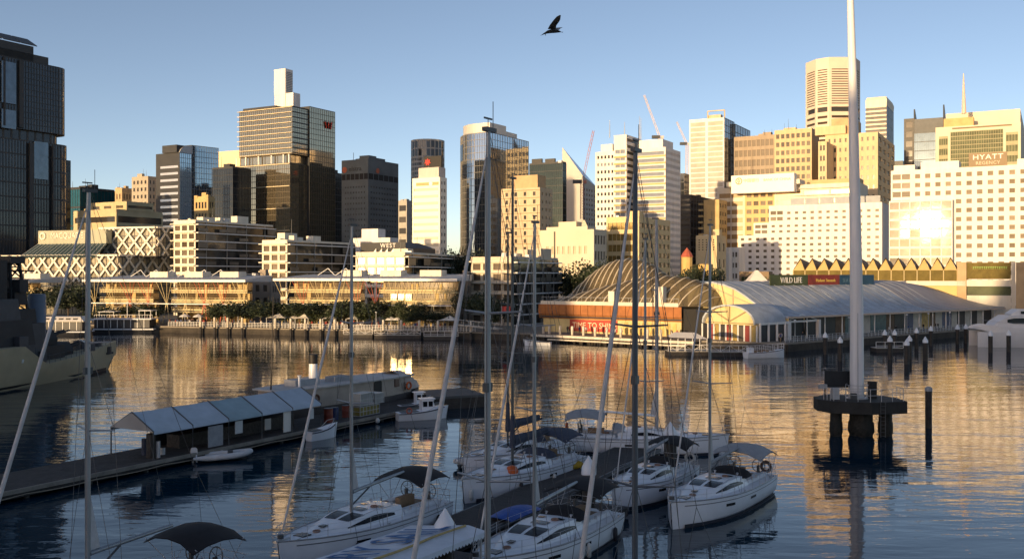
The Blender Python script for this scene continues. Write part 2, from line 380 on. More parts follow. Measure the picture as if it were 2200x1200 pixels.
# ------------------------------------------------------------------ far left: dark towers
def barangaroo():
    # face in view runs away to the right and is in its own shade
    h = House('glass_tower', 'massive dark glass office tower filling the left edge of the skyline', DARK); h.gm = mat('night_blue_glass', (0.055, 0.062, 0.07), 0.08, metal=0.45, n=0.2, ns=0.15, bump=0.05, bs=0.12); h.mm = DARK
    a = RD(29); dr = Vector((math.sin(a), math.cos(a))); dl = Vector((-math.cos(a), math.sin(a)))
    C = Vector((X(-60, 312), 312))
    def px_t(px): k = (px - 1100) / F; return (k * C.y - C.x) / (dr.x - k * dr.y)
    t1 = px_t(154)
    zt, zm, zb = Z(150, C.y + dr.y * t1), Z(300, C.y + dr.y * t1), 1.6
    def block(z0, z1, t1, off, bays):
        A = C + dr * 0 - Vector((dr.y, -dr.x)) * off; B = C + dr * (t1 - 5) - Vector((dr.y, -dr.x)) * off
        arc = [B + dr * (4.5 * math.sin(q)) + dl * (4.5 * (1 - math.cos(q))) for q in [RD(x) for x in (22, 45, 67, 90)]]
        pl = [A, B] + arc + [arc[-1] + dl * 30, A + dl * 34.5]
        n = len(pl); stl = [None] * n; stl[0] = gl(bays, 12, fw=0.78, fh=0.9)
        for k in range(1, 5): stl[k] = gl(1, 12, fw=0.7, fh=0.85)
        h.sides(pl, z0, z1, stl)
        h.w.poly([(p[0], p[1], z0) for p in reversed(pl)])
    block(zm + 1.2, zt, t1, 0, 30); block(zm - 2.2, zm + 1.2, t1 - 2, 1.5, 10); block(zb, zm - 2.2, t1 + 1.0, 0.3, 30)
    # wide recessed picture bays
    for px0, px1, y0, y1, off in ((2, 33, 133, 222, .25), (2, 33, 236, 276, .25), (73, 103, 305, 385, .0)):
        mbb = MB(); ta, tb = px_t(px0), px_t(px1); n = Vector((dr.y, -dr.x))
        A = C + dr * ta + n * off; B = C + dr * tb + n * off; Ym = (A.y + B.y) / 2
        mbb.bar((A.x, A.y, (Z(y0, Ym) + Z(y1, Ym)) / 2), (B.x, B.y, (Z(y0, Ym) + Z(y1, Ym)) / 2), 0.3, Z(y0, Ym) - Z(y1, Ym))
        mbb.build('picture_window', mat('bay_glass', (0.13, 0.165, 0.20), 0.08, metal=0.5, n=0.2, ns=0.5), h.e)
    for px in (8, 44, 66, 112):
        mbb = MB(); p = C + dr * px_t(px + 0) + Vector((dr.y, -dr.x)) * .3; za, zb2 = ((zm + 1.6, zt - .5) if px < 60 else (8, zm - 3))
        mbb.box((p.x, p.y, (za + zb2) / 2), (1.6 if px in (44, 66) else .5, .7, zb2 - za), math.atan2(dr.y, dr.x)); mbb.build('fin', DARK, h.e)
    # roof: stepped plant and tilted solar panels
    for pxa, pxb, dz in ((-60, 106, 2.6), (-60, 74, 5.2)):
        A = C + dr * px_t(pxa) + dl * 3; B = C + dr * px_t(pxb) + dl * 3
        MB().bar((A.x, A.y, zt + dz / 2), (B.x, B.y, zt + dz / 2), 5, dz).build('plant_room', DARK, h.e)
    for k, (pa, pb) in enumerate(((-30, 8), (12, 48), (50, 84))):
        A = C + dr * px_t(pa) + dl * 1; B = C + dr * px_t(pb) + dl * 1; q = dl * 6
        MB().loft([[(A.x, A.y, zt + 5.6), (B.x, B.y, zt + 5.6), (B.x + dr.x + q.x, B.y + q.y, zt + 8.6), (A.x + dr.x + q.x, A.y + q.y, zt + 8.6)], [(A.x, A.y, zt + 5.9), (B.x, B.y, zt + 5.9), (B.x + dr.x + q.x, B.y + q.y, zt + 8.9), (A.x + dr.x + q.x, A.y + q.y, zt + 8.9)]]).build('solar_canopy', DGREY, h.e)
    h.done()
barangaroo()
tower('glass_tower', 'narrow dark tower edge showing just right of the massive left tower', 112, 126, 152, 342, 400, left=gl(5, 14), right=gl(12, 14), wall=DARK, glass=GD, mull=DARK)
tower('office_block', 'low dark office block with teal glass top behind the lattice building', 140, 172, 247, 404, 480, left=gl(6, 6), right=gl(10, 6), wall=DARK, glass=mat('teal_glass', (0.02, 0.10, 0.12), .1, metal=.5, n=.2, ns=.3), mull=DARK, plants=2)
tower('office_block', 'stepped cream office block with ribbon windows standing above the pale lettered sign box', 158, 250, 350, 452, 400, left=bd(7, .42, m=PANED), right=bd(7, .5, m=PANED), wall=mat('sand_precast', (0.50, 0.42, 0.26), .8, n=.12, ns=.3), plants=3)
tower('plant_tower', 'cream rooftop storey standing on the stepped cream office block', 192, 272, 330, 432, 404, left=wn(3, 1, .6, .4), right=bd(1, .4), wall=MATS['sand_precast'], yb=452)
tower('apartment_block', 'small pale apartment tower far behind with dark window columns', 283, 318, 336, 380, 620, left=wn(4, 16, .45, .5, m=PANED), right=wn(2, 16, .4, .5, m=PANED), wall=mat('grey_beige_precast', (0.36, 0.32, 0.26), .85, n=.1, ns=.2), plants=1)
tower('apartment_block', 'low brown brick block far behind left of the pale apartment tower', 247, 262, 284, 405, 640, left=wn(2, 8, .4, .4, m=PANED), right=wn(3, 8, .4, .4, m=PANED), wall=TAN, plants=1)

def striped_tower():
    h = tower('office_tower', 'dark tower with white horizontal stripes beside a blue mirror face', 335, 386, 412, 327, 520, left=None, right=gl(6, 30), wall=DARK, glass=GB, mull=mat('blue_grey_frame', (0.20, 0.23, 0.27), .5), finish=False)
    Lp, C, Rp, Bk = h.pl; d = (C - Lp).normalized(); n = Vector((d.y, -d.x)); W = (C - Lp).length
    for k in range(21):
        z = h.zt - 7.5 - k * 3.55
        a = Lp + d * W * .2 + n * .06; b = C - d * W * .06 + n * .06
        MB().bar((a.x, a.y, z), (b.x, b.y, z), .25, 1.25).build('ribbon_window', mat('silver_ribbon', (0.50, 0.50, 0.52), .15, metal=.4, n=.05), h.e)
    h.plant((h.pl[1].x - 4, h.pl[1].y + 6, h.zt), (11, 9, 4.0), h.rz, DARK)
    # lower mirrored wing with a curved crown
    a2, b2 = corner(None, 412, 462, 548)[1:]; q = Rp
    pl = [Rp, Rp + (b2 - a2) * .95 + d * 3, Rp + (b2 - a2) * .95 - d * 9, Rp - d * 9]
    h.sides(pl, 1.6, Z(322, 548), [gl(11, 28), None, None, None])
    cr = MB(); cz = h.zt
    ring = lambda off, s_: [(C.x + (Rp.x - C.x) * (t) + off * d.x, C.y + (Rp.y - C.y) * t + off * d.y, cz + 4.2 * math.sin(math.pi * min(1, max(0, t)) ** .6 * .5) * s_) for t in [x / 8 for x in range(0, 13)]]
    rs = [[Vector(p) * 1 for p in ring(0, 0)], [Vector(p) for p in ring(0, 1)], [Vector(p) for p in ring(-9, 1)], [Vector(p) for p in ring(-9, 0)]]
    cr.loft(rs, closed=False); cr.build('curved_crown', mat('pale_metal', (0.46, 0.47, 0.48), .4, metal=.3), h.e)
    h.done()
striped_tower()
tower('office_tower', 'cream block with a drum like crown behind the dark stepped tower', 452, 520, 600, 322, 640, left=wn(6, 1, .7, .3, vbp=352, vtp=368), right=None, wall=mat('warm_cream', (0.70, 0.58, 0.38), .8, n=.06, ns=.2))
tower('office_block', 'small gold lit block with balconies in front of the striped tower', 417, 447, 462, 424, 440, left=wn(4, 9, .6, .55, m=PANED), right=wn(2, 9, .6, .55, m=PANED), wall=OCHRE, plants=1)
tower('office_tower', 'plain dark slab tower standing left of the stacked bank tower', 456, 500, 540, 360, 470, left=gl(12, 20), right=gl(6, 20), wall=DARK, glass=GD, mull=DARK, plants=1)

def westpac():
    W1 = mat('sunlit_spandrel', (0.66, 0.56, 0.38), .6, n=.05)
    h = House('bank_tower', 'tall stacked glass bank tower with white rooftop boxes and red logo', DARK); h.gm = mat('pale_bronze_mirror', (0.40, 0.34, 0.24), .05, metal=.85, n=.05, ns=.2, bump=.05, bs=.08); h.mm = mat('frame_bronze', (0.10, 0.085, 0.06), .5)
    Y = 480
    # lower block
    L1, C1, R1 = corner(508, 623, 662, Y); z1 = Z(349, Y)
    h.sides([L1, C1, R1, L1 + R1 - C1], 1.6, z1, [gl(30, 24, fw=.9, fh=.9), gl(12, 24), None, None])
    # recessed storey with white columns
    L2, C2, R2 = corner(516, 624, 655, Y + 2); z2 = Z(330, Y)
    h.sides([L2, C2, R2, L2 + R2 - C2], z1, z2, [gl(8, 1), gl(3, 1), None, None], top=False)
    for t in (0, .18, .42, .66, .88, .98):
        p = L1 + (C1 - L1) * t; d = (C1 - L1).normalized()
        MB().box((p.x - d.y * -.3, p.y + .5, (z1 + z2) / 2), (.5, .5, z2 - z1 - .02)).build('column', WSTEEL, h.e)
    # upper block
    L3, C3, R3 = corner(514, 628, 663, Y); z3 = Z(227, Y)
    h.sides([L3, C3, R3, L3 + R3 - C3], z2, z3, [gl(26, 18, fw=.92, fh=.9), gl(9, 18), None, None]); h.w.poly([(p[0], p[1], z2) for p in (L3 + R3 - C3, R3, C3, L3)])
    for k in range(10):       # projecting sun blades on the left face, dark joints on the right face
        z = z2 + .5 + k * (z3 - z2 - 1) / 9; d = (C3 - L3).normalized(); n = Vector((d.y, -d.x)); a = L3 + n * .35 - d * .9; b = C3 + n * .35
        MB().bar((a.x, a.y, z), (b.x, b.y, z), .6, .28).build('sun_blade', W1, h.e)
        d = (R3 - C3).normalized(); n = Vector((d.y, -d.x)); a = C3 + n * .12; b = R3 + n * .12
        MB().bar((a.x, a.y, z + .2), (b.x, b.y, z + .2), .2, .5).build('shadow_joint', DARK, h.e)
    for k in range(7):
        z = 3 + k * (z1 - 3.5) / 6; d = (C1 - L1).normalized(); n = Vector((d.y, -d.x)); a = L1 + n * .3; b = C1 + n * .3
        MB().bar((a.x, a.y, z), (b.x, b.y, z), .5, .35).build('sun_blade', W1, h.e)
    # dark slab behind, with logo
    L4, C4, R4 = corner(650, 664, 697, Y + 16); z4 = Z(226, Y + 16)
    C4 = R3; R4 = C4 + (R1 - C1).normalized() * 20; hb = R4 - C4; L4 = C4 - (C3 - L3) * .9
    h2g = MB(); hh = House.face
    h.sides([C4 + (C3 - L3).normalized() * .6, R4 + (C3 - L3).normalized() * .6, R4 - (C3 - L3) * .9, C4 - (C3 - L3) * .9], 1.6, z3 + 1.5, [gl(12, 36), None, None, None])
    d = (R4 - C4).normalized(); n = Vector((d.y, -d.x)); off = (C3 - L3).normalized() * .9
    c = C4 + d * 14.5 + off
    lw = MB()
    for s_, wd in ((-2.1, 1.1), (0, 1.1), (2.1, 1.1)):
        a = c + d * (s_ - .25 * s_) ; 
        bx = Vector((c.x + d.x * s_, c.y + d.y * s_, z3 - 6.2)); sl = d * (-s_ * .22)
        lw.bar(bx + Vector((sl.x * 1, sl.y * 1, -1.7)), bx + Vector((-sl.x, -sl.y, 1.7)), .3, 1.25)
    lw.build('logo', mat('red_logo', (0.62, 0.04, 0.02), .5, n=0), h.e)
    # rooftop boxes
    for (xl, xc, xr, yt, yb, m) in ((589, 613, 629, 147, 203, WHITE), (590, 613, 627, 203, 229, WHITE), (614, 630, 645, 200, 229, WHITE)):
        La, Ca, Ra = corner(xl, xc, xr, Y + 14 if yt != 200 else Y + 12); q = Y + 14
        b = MB(); b.prism([La, Ca, Ra, La + Ra - Ca], Z(yb, q) - (1 if yb == 229 else -.02), Z(yt, q)); b.build('rooftop_box', m, h.e)
        if yt == 147:
            for k in range(13):
                d = (Ra - Ca).normalized(); n = Vector((d.y, -d.x)); a = Ca + d * .6 + n * .08; e = Ra - d * .4 + n * .08; z = Z(yb, q) + 1.2 + k * .85
                MB().bar((a.x, a.y, z), (e.x, e.y, z), .15, .4).build('louvre', mat('louvre_grey', (.2, .22, .24), .5), h.e)
    h.plant(((L3.x + C3.x) / 2 - 3, (L3.y + C3.y) / 2 + 8, z3), (22, 6, 1.6), -RD(29), DARK, 'roof_screen')
    h.done()
westpac()
tower('office_tower', 'dark slab block in the gap between stacked tower and concrete tower', 690, 712, 745, 372, 520, left=gl(8, 18), right=gl(8, 18), wall=DARK, glass=GD, mull=DARK, plants=1)

def concrete_tower():
    CT = mat('stained_concrete', (0.105, 0.125, 0.14), .9, n=.18, ns=.12, bump=.1, bs=.6)
    h = tower('concrete_tower', 'grey concrete tower with open top gallery and faded orange rooftop lettering', 734, 791, 856, 341, 485, left=wn(8, 21, .28, .35, m=PANED, vtp=391, mu=1.5), right=wn(10, 21, .42, .35, m=PANED, vtp=391, mu=1.5), wall=CT, finish=False)
    Lp, C, Rp, B = h.pl
    for (A, E, cols) in ((Lp, C, 6), (C, Rp, 6)):      # dark open gallery below the crown
        d = (E - A).normalized(); n = Vector((d.y, -d.x)); W = (E - A).length
        for k in range(cols):
            p = A + d * (W * (k + .5) / cols) + n * .03
            MB().box((p.x, p.y, Z(378, 485)), (W / cols * .84, .12, 2.9), math.atan2(d.y, d.x)).build('gallery_opening', mat('gallery_dark', (.012, .013, .016), .8, n=0), h.e)
    d = (C - Lp).normalized(); n = Vector((d.y, -d.x)); W = (C - Lp).length
    p = Lp + d * W * .52 + n * .2
    lettering('elstra', 3.4, mat('weathered_letter', (.035, .037, .04), .7, n=0), h.e, (p.x, p.y, Z(361, 485)), (d.x, d.y, 0), spacing=1.05)
    OR = mat('faded_orange', (.38, .10, .05), .6, n=.1)
    p = Lp + d * W * .12 + n * .15; b = MB(); disc_at(b, (p.x, p.y, Z(362, 485)), (d.x, d.y, 0), (n.x, n.y, 0), 1.5); b.build('logo', OR, h.e)
    d = (Rp - C).normalized(); n = Vector((d.y, -d.x)); W = (Rp - C).length; p = C + d * W * .3 + n * .15
    b = MB(); disc_at(b, (p.x, p.y, Z(364, 485)), (d.x, d.y, 0), (n.x, n.y, 0), 1.35); b.build('logo', OR, h.e)
    c = (Lp + Rp) / 2; h.plant((c.x, c.y, h.zt), (12, 9, 1.6), h.rz, CT); h.plant((C.x - 1, C.y + 6, h.zt), (6, 6, 2.0), h.rz, CT)
    a = MB(); a.tube([(Lp.x + 6, Lp.y, h.zt), (Lp.x + 6, Lp.y, h.zt + 4)], .12, 6); a.build('aerial', DGREY, h.e)
    h.done()
concrete_tower()
tower('office_block', 'tiny striped block in the gap right of the concrete tower', 856, 874, 892, 432, 640, left=bd(8, .5), right=None, wall=LCONC, plants=1)

def round_tower():
    h = House('round_tower', 'round tower with a grid of pale frames and a black sign at mid height', LCONC); h.gm = GD; h.mm = mat('grey_frame', (.30, .30, .30), .7, n=.1, ns=.3)
    Y = 580; cx, cy, r = X(919, Y), Y, 36 / F * Y; zt = Z(303, Y)
    pl = [Vector((cx + r * math.cos(2 * math.pi * k / 24), cy + r * math.sin(2 * math.pi * k / 24))) for k in range(24)]
    z1 = Z(340, Y)
    h.sides(pl, z1, zt, [gl(1, 2, fw=.85, fh=.85, mt=.6) for _ in range(24)]); h.sides(pl, 1.6, z1, [gl(2, 30, fw=.72, fh=.6) for _ in range(24)], top=False)
    h.done()
    s = empty('rooftop_sign', 'black rooftop sign with a red star above small white letters', 'sign', (0, 0, 0))
    Lp, C, Rp = corner(911, 948, 951, 416); z0, z1 = Z(366, 416), Z(334, 416)
    b = MB(); b.prism([Lp, C, Rp, Lp + Rp - C], z0, z1); b.build('sign_board', BLACK, s)
    d = (C - Lp).normalized(); n = Vector((d.y, -d.x)); p = Lp + d * 2.0 + n * .12
    st = MB(); pts = []
    for k in range(14):
        a = math.pi / 2 + 2 * math.pi * k / 14; q = 1.7 if k % 2 == 0 else .9; pts.append((q * math.cos(a), q * math.sin(a)))
    f = [Vector((p.x + d.x * x, p.y + d.y * x, z1 - 2.5 + y)) for x, y in pts]; g = [v + Vector((n.x, n.y, 0)) * .15 for v in f]; st.loft([f, g]); st.build('star', mat('sign_red', (.60, .03, .02), .5, n=0), s)
    lettering('nab', 1.4, WLET, s, (p.x + n.x * .1, p.y + n.y * .1, z0 + 1.2), (d.x, d.y, 0))
round_tower()
def white_slab():
    h = tower('office_tower', 'narrow blazing white office tower in front of the round tower', 886, 945, 960, 380, 400, left=bd(17, .38, m=mat('bright_ribbon', (.62, .58, .48), .25, metal=.1, n=.05), mt=3.5), right=wn(2, 17, .45, .45, m=PANED), wall=mat('bright_white_render', (.84, .79, .68), .6, n=.04), finish=False)
    Lp, C, Rp, B = h.pl; c = (Lp + Rp) / 2
    h.plant((c.x + 1, c.y, h.zt), (10, 5, 4.2), h.rz, mat('ribbed_screen', (.52, .47, .44), .6, n=.1, ns=.5, stretch=(4, 4, .2)), 'roof_screen')
    d = (C - Lp).normalized(); n = Vector((d.y, -d.x)); W = (C - Lp).length; p = Lp + d * W * .55 + n * .08
    MB().box((p.x, p.y, h.zt - 2.6), (W * .82, .1, 1.3), math.atan2(d.y, d.x)).build('sign_band', mat('gold_band', (.42, .33, .15), .5), h.e)
    p = Lp + d * W * .68 + n * .18; b = MB(); disc_at(b, (p.x, p.y, h.zt - 2.6), (d.x, d.y, 0), (n.x, n.y, 0), .85); b.build('logo', WLET, h.e)
    h.done()
white_slab()
def blue_tower():
    Y = 430
    h = House('glass_tower', 'tall curved mirror glass tower with a stepped silver crown', mat('silver_crown', (.52, .51, .48), .5, metal=.2, n=.08, ns=.2)); h.gm = mat('mirror_blue', (.40, .44, .48), .03, metal=.95, n=.04, ns=.1, bump=.03, bs=.06); h.mm = mat('thin_frame', (.22, .21, .19), .5)
    Lp, C, Rp = corner(966, 1053, 1136, Y); d = (C - Lp).normalized(); n = Vector((d.y, -d.x)); W = (C - Lp).length
    arc = []
    for k in range(9):        # the left end curves back
        t = k / 8; arc.append(Lp + d * (W * .62 * t) + n * (-1.0 + 0 * t) * (1 - t) ** 2 * 10 * .9)
    zt = Z(283, Y)
    # narrow corner facet, added and angled to flash the sun
    ch = C + Vector((-math.cos(RD(16.8)), math.sin(RD(16.8)))) * 1.5
    pl = arc + [ch, C, Rp, Lp + (Rp - C) * .9, Lp - n * 9]
    stl = [gl(2, 26, fw=.95, fh=.93) for _ in range(8)] + [gl(5, 26, fw=.96, fh=.95), gl(1, 26, fw=.96, fh=.96), gl(16, 26, fw=.96, fh=.95), None, None, None]
    h.sides(pl, 1.6, zt, stl)
    # crown
    zc = Z(262, Y); q = [p - n * .8 + d * .3 for p in arc[2:]] + [C - d * .6 - n * .8, C + (Rp - C) * .38 - n * .6, C + (Rp - C) * .38 - d * 12, arc[2] - n * 9]
    cm = MB(); cm.prism(q, zt, zc); cm.build('crown', h.wall, h.e)
    a = C + (Rp - C) * .38; cm = MB(); cm.prism([a - d * .8, C + (Rp - C) * .72 - d * .8, C + (Rp - C) * .72 - d * 12, a - d * 12], zt, zt + 2.2); cm.build('crown_step', h.wall, h.e)
    for k in range(7):
        t = .12 + k * .12; p = arc[min(8, int(t * 8) + 1)] ; u = Lp + d * W * (.3 + .6 * k / 7) + n * -.55
    fr = MB()   # framed dark panel near the top left
    for (pa, pb, ya, yb) in ((967, 990, 303, 339),):
        A = arc[1] + n * .15; E = arc[3] + n * .15; fr.bar((A.x, A.y, (Z(ya, Y) + Z(yb, Y)) / 2), (E.x, E.y, (Z(ya, Y) + Z(yb, Y)) / 2), .25, Z(ya, Y) - Z(yb, Y))
    fr.build('framed_panel', GD, h.e)
    h.done()
blue_tower()
tower('office_tower', 'dark green glass block right of the curved mirror tower', 1137, 1209, 1217, 349, 540, left=gl(16, 18), right=gl(4, 18), wall=DARK, glass=mat('black_green_glass', (.03, .045, .04), .08, metal=.4, n=.2, ns=.2), mull=DARK, plants=2)
def wedge_tower():
    Y = 620
    h = House('wedge_tower', 'pale tower topped by a tall sharp triangular wedge', mat('pale_grey_panel', (.50, .48, .44), .6, n=.06, ns=.1))
    A, B, Cc = Vector((X(1208, Y), Y)), Vector((X(1252, Y - 8), Y - 8)), Vector((X(1281, Y + 14), Y + 14)); bk = Vector((X(1212, Y + 30), Y + 30))
    zt = Z(316, Y); zl = Z(380, Y); z0 = 1.6
    m = h.w
    m.poly([(*A, z0), (*B, z0), (*B, zl), (*A, zt)]); m.poly([(*bk, z0), (*A, z0), (*A, zt), (*bk, zl)])
    h.face(B, Cc, z0, zl - 6, wn(5, 22, .5, .5, m=PANED)); m.poly([(*B, zl - 6), (*Cc, zl - 6), (*Cc, zl - 8 + 3), (*B, zl)])
    m.poly([(*Cc, z0), (*bk, z0), (*bk, zl), (*Cc, zl - 5)]);
    rf = MB(); rf.poly([(A.x, A.y, zt), (B.x, B.y, zl + .05), (Cc.x, Cc.y, zl - 4.9)]); rf.poly([(A.x, A.y, zt), (Cc.x, Cc.y, zl - 4.9), (bk.x, bk.y, zl)]); rf.build('glass_roof', mat('slate_glass', (.12, .15, .18), .15, metal=.5, n=.2, ns=.2), h.e)
    h.done()
wedge_tower()
def beige_apts():
    h = tower('apartment_block', 'beige apartment tower with dark balcony openings behind two masts', 1077, 1160, 1187, 402, 360, left=wn(4, 15, .28, .5, m=PANED, mu=.4), right=wn(3, 15, .3, .4, m=PANED), wall=BEIGE, finish=False, plants=0)
    Lp, C, Rp, B = h.pl; d = (C - Lp).normalized(); n = Vector((d.y, -d.x))
    W = (C - Lp).length
    for k in range(16):
        a = Lp + n * .12; b = C + n * .12; z = h.zt - .9 - k * (h.zt - 3) / 15.2
        MB().bar((a.x, a.y, z), (b.x, b.y, z), .2, .16).build('floor_line', mat('line_brown', (.22, .16, .09), .8), h.e)
    L2, C2, R2 = corner(1104, 1155, 1172, 366); b = MB(); b.prism([L2, C2, R2, L2 + R2 - C2], h.zt + .004, Z(375, 366)); b.build('plant_room', TAN, h.e)
    h.done()
beige_apts()
def low_cream():
    h = tower('office_block', 'low blank cream block with stepped roof in front of dark towers', 1160, 1276, 1303, 492, 330, left=wn(8, 4, .5, .45, m=mat('washed_pane', (.45, .40, .28), .5, n=.1), mu=2, mt=4), right=wn(4, 5, .62, .55, m=PANED), wall=mat('blank_cream', (.60, .54, .42), .8, n=.06, ns=.15), finish=False)
    Lp, C, Rp, B = h.pl
    for (xl, xc, xr, yt) in ((1174, 1262, 1280, 486), (1200, 1238, 1252, 475)):
        a, b_, c = corner(xl, xc, xr, 335 if yt == 486 else 338); m = MB(); m.prism([a, b_, c, a + c - b_], h.zt + (.003 if yt == 486 else 1.0), Z(yt, 336)); m.build('stepped_storey', h.wall, h.e)
    p = C - (C - Lp) * .2; MB().loft([[(p.x, p.y + 4, h.zt + 1), (p.x + 2, p.y + 4, h.zt + 1), (p.x + 2, p.y + 7, h.zt + 1), (p.x, p.y + 7, h.zt + 1)], [(p.x + .2, p.y + 4, h.zt + 3.4), (p.x + .9, p.y + 4, h.zt + 3.4), (p.x + .9, p.y + 7, h.zt + 3.4), (p.x + .2, p.y + 7, h.zt + 3.4)]]).build('stair_house', h.wall, h.e)
    q = Lp + (C - Lp) * .28; d = (C - Lp).normalized(); n = Vector((d.y, -d.x)); q = q + n * .1
    MB().box((q.x, q.y, (h.zt + 4) / 2), (.5, .16, h.zt - 5), h.rz).build('slot_window', PANED, h.e)
    h.done()
low_cream()
# ------------------------------------------------------------------ centre and right of the skyline
def twin_wing_tower():
    h = House('office_tower', 'tall cream and blue banded twin wing tower behind the tallest masts', WHITE); h.gm = GB; h.mm = BEIGE; Y = 440
    L1, C1, R1 = corner(1279, 1322, 1340, Y + 4); bp = mat('blue_grey_pane', (.20, .23, .29), .5, n=.15, ns=.5, spec=.12)
    h.sides([L1, C1, R1, L1 + R1 - C1], 1.6, Z(322, Y), [wn(5, 20, .55, .42, m=bp, vbp=0), None, None, None])
    L2, C2, R2 = corner(1319, 1346, 1372, Y)
    h.sides([L2, C2, R2, L2 + R2 - C2], 1.6, Z(289, Y), [bd(22, .55, c=2, fw=.9, m=bp, mt=6), bd(26, .5, m=PANED), None, None])
    L3, C3, R3 = corner(1362, 1430, 1462, Y - 4)
    h.sides([L3, C3, R3, L3 + R3 - C3], 1.6, Z(318, Y), [bd(22, .5, c=1, m=bp, mt=1), wn(12, 24, .6, .5, m=PANED), None, None])
    L4, C4, R4 = corner(1372, 1424, 1446, Y + 1)
    m = MB(); m.prism([L4, C4, R4, L4 + R4 - C4], Z(318, Y) + .003, Z(298, Y)); m.build('top_storey', WHITE, h.e)
    a, b, c = corner(1350, 1378, 1388, Y + 8); m = MB(); m.prism([a, b, c, a + c - b], Z(330, Y), Z(298, Y)); m.build('glass_core', GB, h.e)
    a, b, c = corner(1291, 1316, 1326, Y + 8); m = MB(); m.prism([a, b, c, a + c - b], Z(322, Y) + .003, Z(304, Y)); m.build('top_storey', WHITE, h.e)
    for px, y0, y1 in ((1310, 289, 258), (1342, 289, 262), (1374, 298, 250), (1377, 298, 254)):
        p = at(px, y0, Y + 12); q = at(px, y1, Y + 12); MB().tube([p - Vector((0, 0, 1.5)), q], [.22, .08], 6).build('aerial', STEEL, h.e)
    # chequered spandrels: brown bands on the left wings
    d = (C3 - L3).normalized(); n = Vector((d.y, -d.x))
    for k in range(22):
        z = 1.8 + (Z(318, Y) - 2.6) * (k + .02) / 22
        for A, E in ((L3, C3), (L2, C2)):
            a = A + n * .08; b = E + n * .08; MB().bar((a.x, a.y, z), (b.x, b.y, z), .12, .8).build('spandrel', OCHRE, h.e)
    h.done()
twin_wing_tower()
def gold_block():
    GP = mat('gold_pane', (.34, .24, .08), .12, metal=.4, n=.12, ns=.5, rand=(.18, .13, .05))
    h = tower('office_block', 'mid rise golden glass office block behind the mesh dome', 1303, 1373, 1440, 468, 350, left=dict(k='win', c=7, r=8, fw=.94, fh=.62, m=GP), right=wn(7, 9, .8, .5, m=PANED), wall=mat('gold_spandrel', (.60, .47, .25), .6, n=.08), plants=2)
gold_block()
def white_tower():
    h = tower('office_tower', 'tall white tower with two flat glass strips and a dark right side', 1481, 1556, 1578, 252, 560, left=None, right=gl(5, 26), wall=WHITE, glass=mat('side_glass', (.12, .15, .18), .08, metal=.5, n=.2, ns=.2), finish=False)
    Lp, C, Rp, B = h.pl; d = (C - Lp).normalized(); n = Vector((d.y, -d.x)); W = (C - Lp).length; gm = mat('milky_glass', (.42, .39, .34), .45, n=.15, ns=.2, spec=.15)
    for u0, u1 in ((.04, .46), (.54, .96)):
        for k in range(22):
            z0 = h.zt - 1.5 - (k + 1) * 2.95; a = Lp + d * W * u0 + n * .06; b = Lp + d * W * u1 + n * .06
            MB().bar((a.x, a.y, z0 + 1.4), (b.x, b.y, z0 + 1.4), .1, 2.3).build('ribbon_window', gm, h.e)
    L2, C2, R2 = corner(1540, 1580, 1612, 574); h.sides([L2, C2, R2, L2 + R2 - C2], 1.6, Z(266, 574), [gl(8, 22), gl(6, 22), None, None])
    c = C + (Lp - C) * .2; fr = MB()
    for a, b in (((-5, 0), (-5, 4.6)), ((5, 0), (5, 4.6)), ((-5, 4.6), (5, 4.6))): fr.bar((c.x + d.x * a[0], c.y + d.y * a[0] + 3, h.zt + a[1]), (c.x + d.x * b[0], c.y + d.y * b[0] + 3, h.zt + b[1]), .6, .6)
    fr.build('roof_frame', BEIGE, h.e); h.plant((c.x, c.y + 6, h.zt), (8, 4, 2.4), h.rz, BEIGE)
    h.done()
white_tower()
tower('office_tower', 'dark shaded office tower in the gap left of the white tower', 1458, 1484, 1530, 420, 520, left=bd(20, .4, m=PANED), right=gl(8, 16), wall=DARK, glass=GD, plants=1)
tower('office_tower', 'slim dark tower top far behind in the gap left of the white tower', 1454, 1470, 1482, 372, 700, left=gl(3, 14), right=gl(3, 14), wall=DARK, glass=GD)
def serrated():
    h = tower('apartment_block', 'ochre apartment block with jagged balcony edge left of the bank block', 1512, 1545, 1562, 428, 480, left=None, right=wn(3, 12, .5, .5, m=PANED), wall=OCHRE, finish=False)
    Lp, C, Rp, B = h.pl; d = (C - Lp).normalized()
    for k in range(12):
        z = h.zt - 2 - k * 3.0; p = Lp + d * .2; MB().box((p.x - .9, p.y + 2, z), (2.2, 3.2, .9), h.rz).build('balcony', h.wall, h.e)
    h.done()
serrated()
tower('office_block', 'small plain cream block in front of the jagged balcony block', 1495, 1540, 1560, 508, 400, left=wn(5, 5, .4, .45, m=PANED, vbp=540), right=wn(2, 4, .5, .5, m=PANED), wall=mat('soft_yellow_render', (.62, .50, .30), .8, n=.06, ns=.2), plants=1)
tower('apartment_tower', 'grey brown apartment tower with glazed balconies standing left of a taller one', 1577, 1664, 1676, 291, 560, left=wn(9, 16, .78, .66, m=PANEL, mu=.3), right=wn(2, 16, .5, .5, m=PANED), wall=mat('taupe_precast', (.33, .27, .205), .8, n=.14, ns=.5, stretch=(1, 1, .12)), plants=2)
tower('apartment_tower', 'taller apartment tower with thin vertical walls and balconies below the octagon tower', 1664, 1744, 1760, 277, 548, left=wn(7, 20, .66, .55, m=PANE, mu=.4), right=None, wall=mat('cream_precast', (.54, .42, .26), .8, n=.12, ns=.5, stretch=(1, 1, .12)), plants=3)
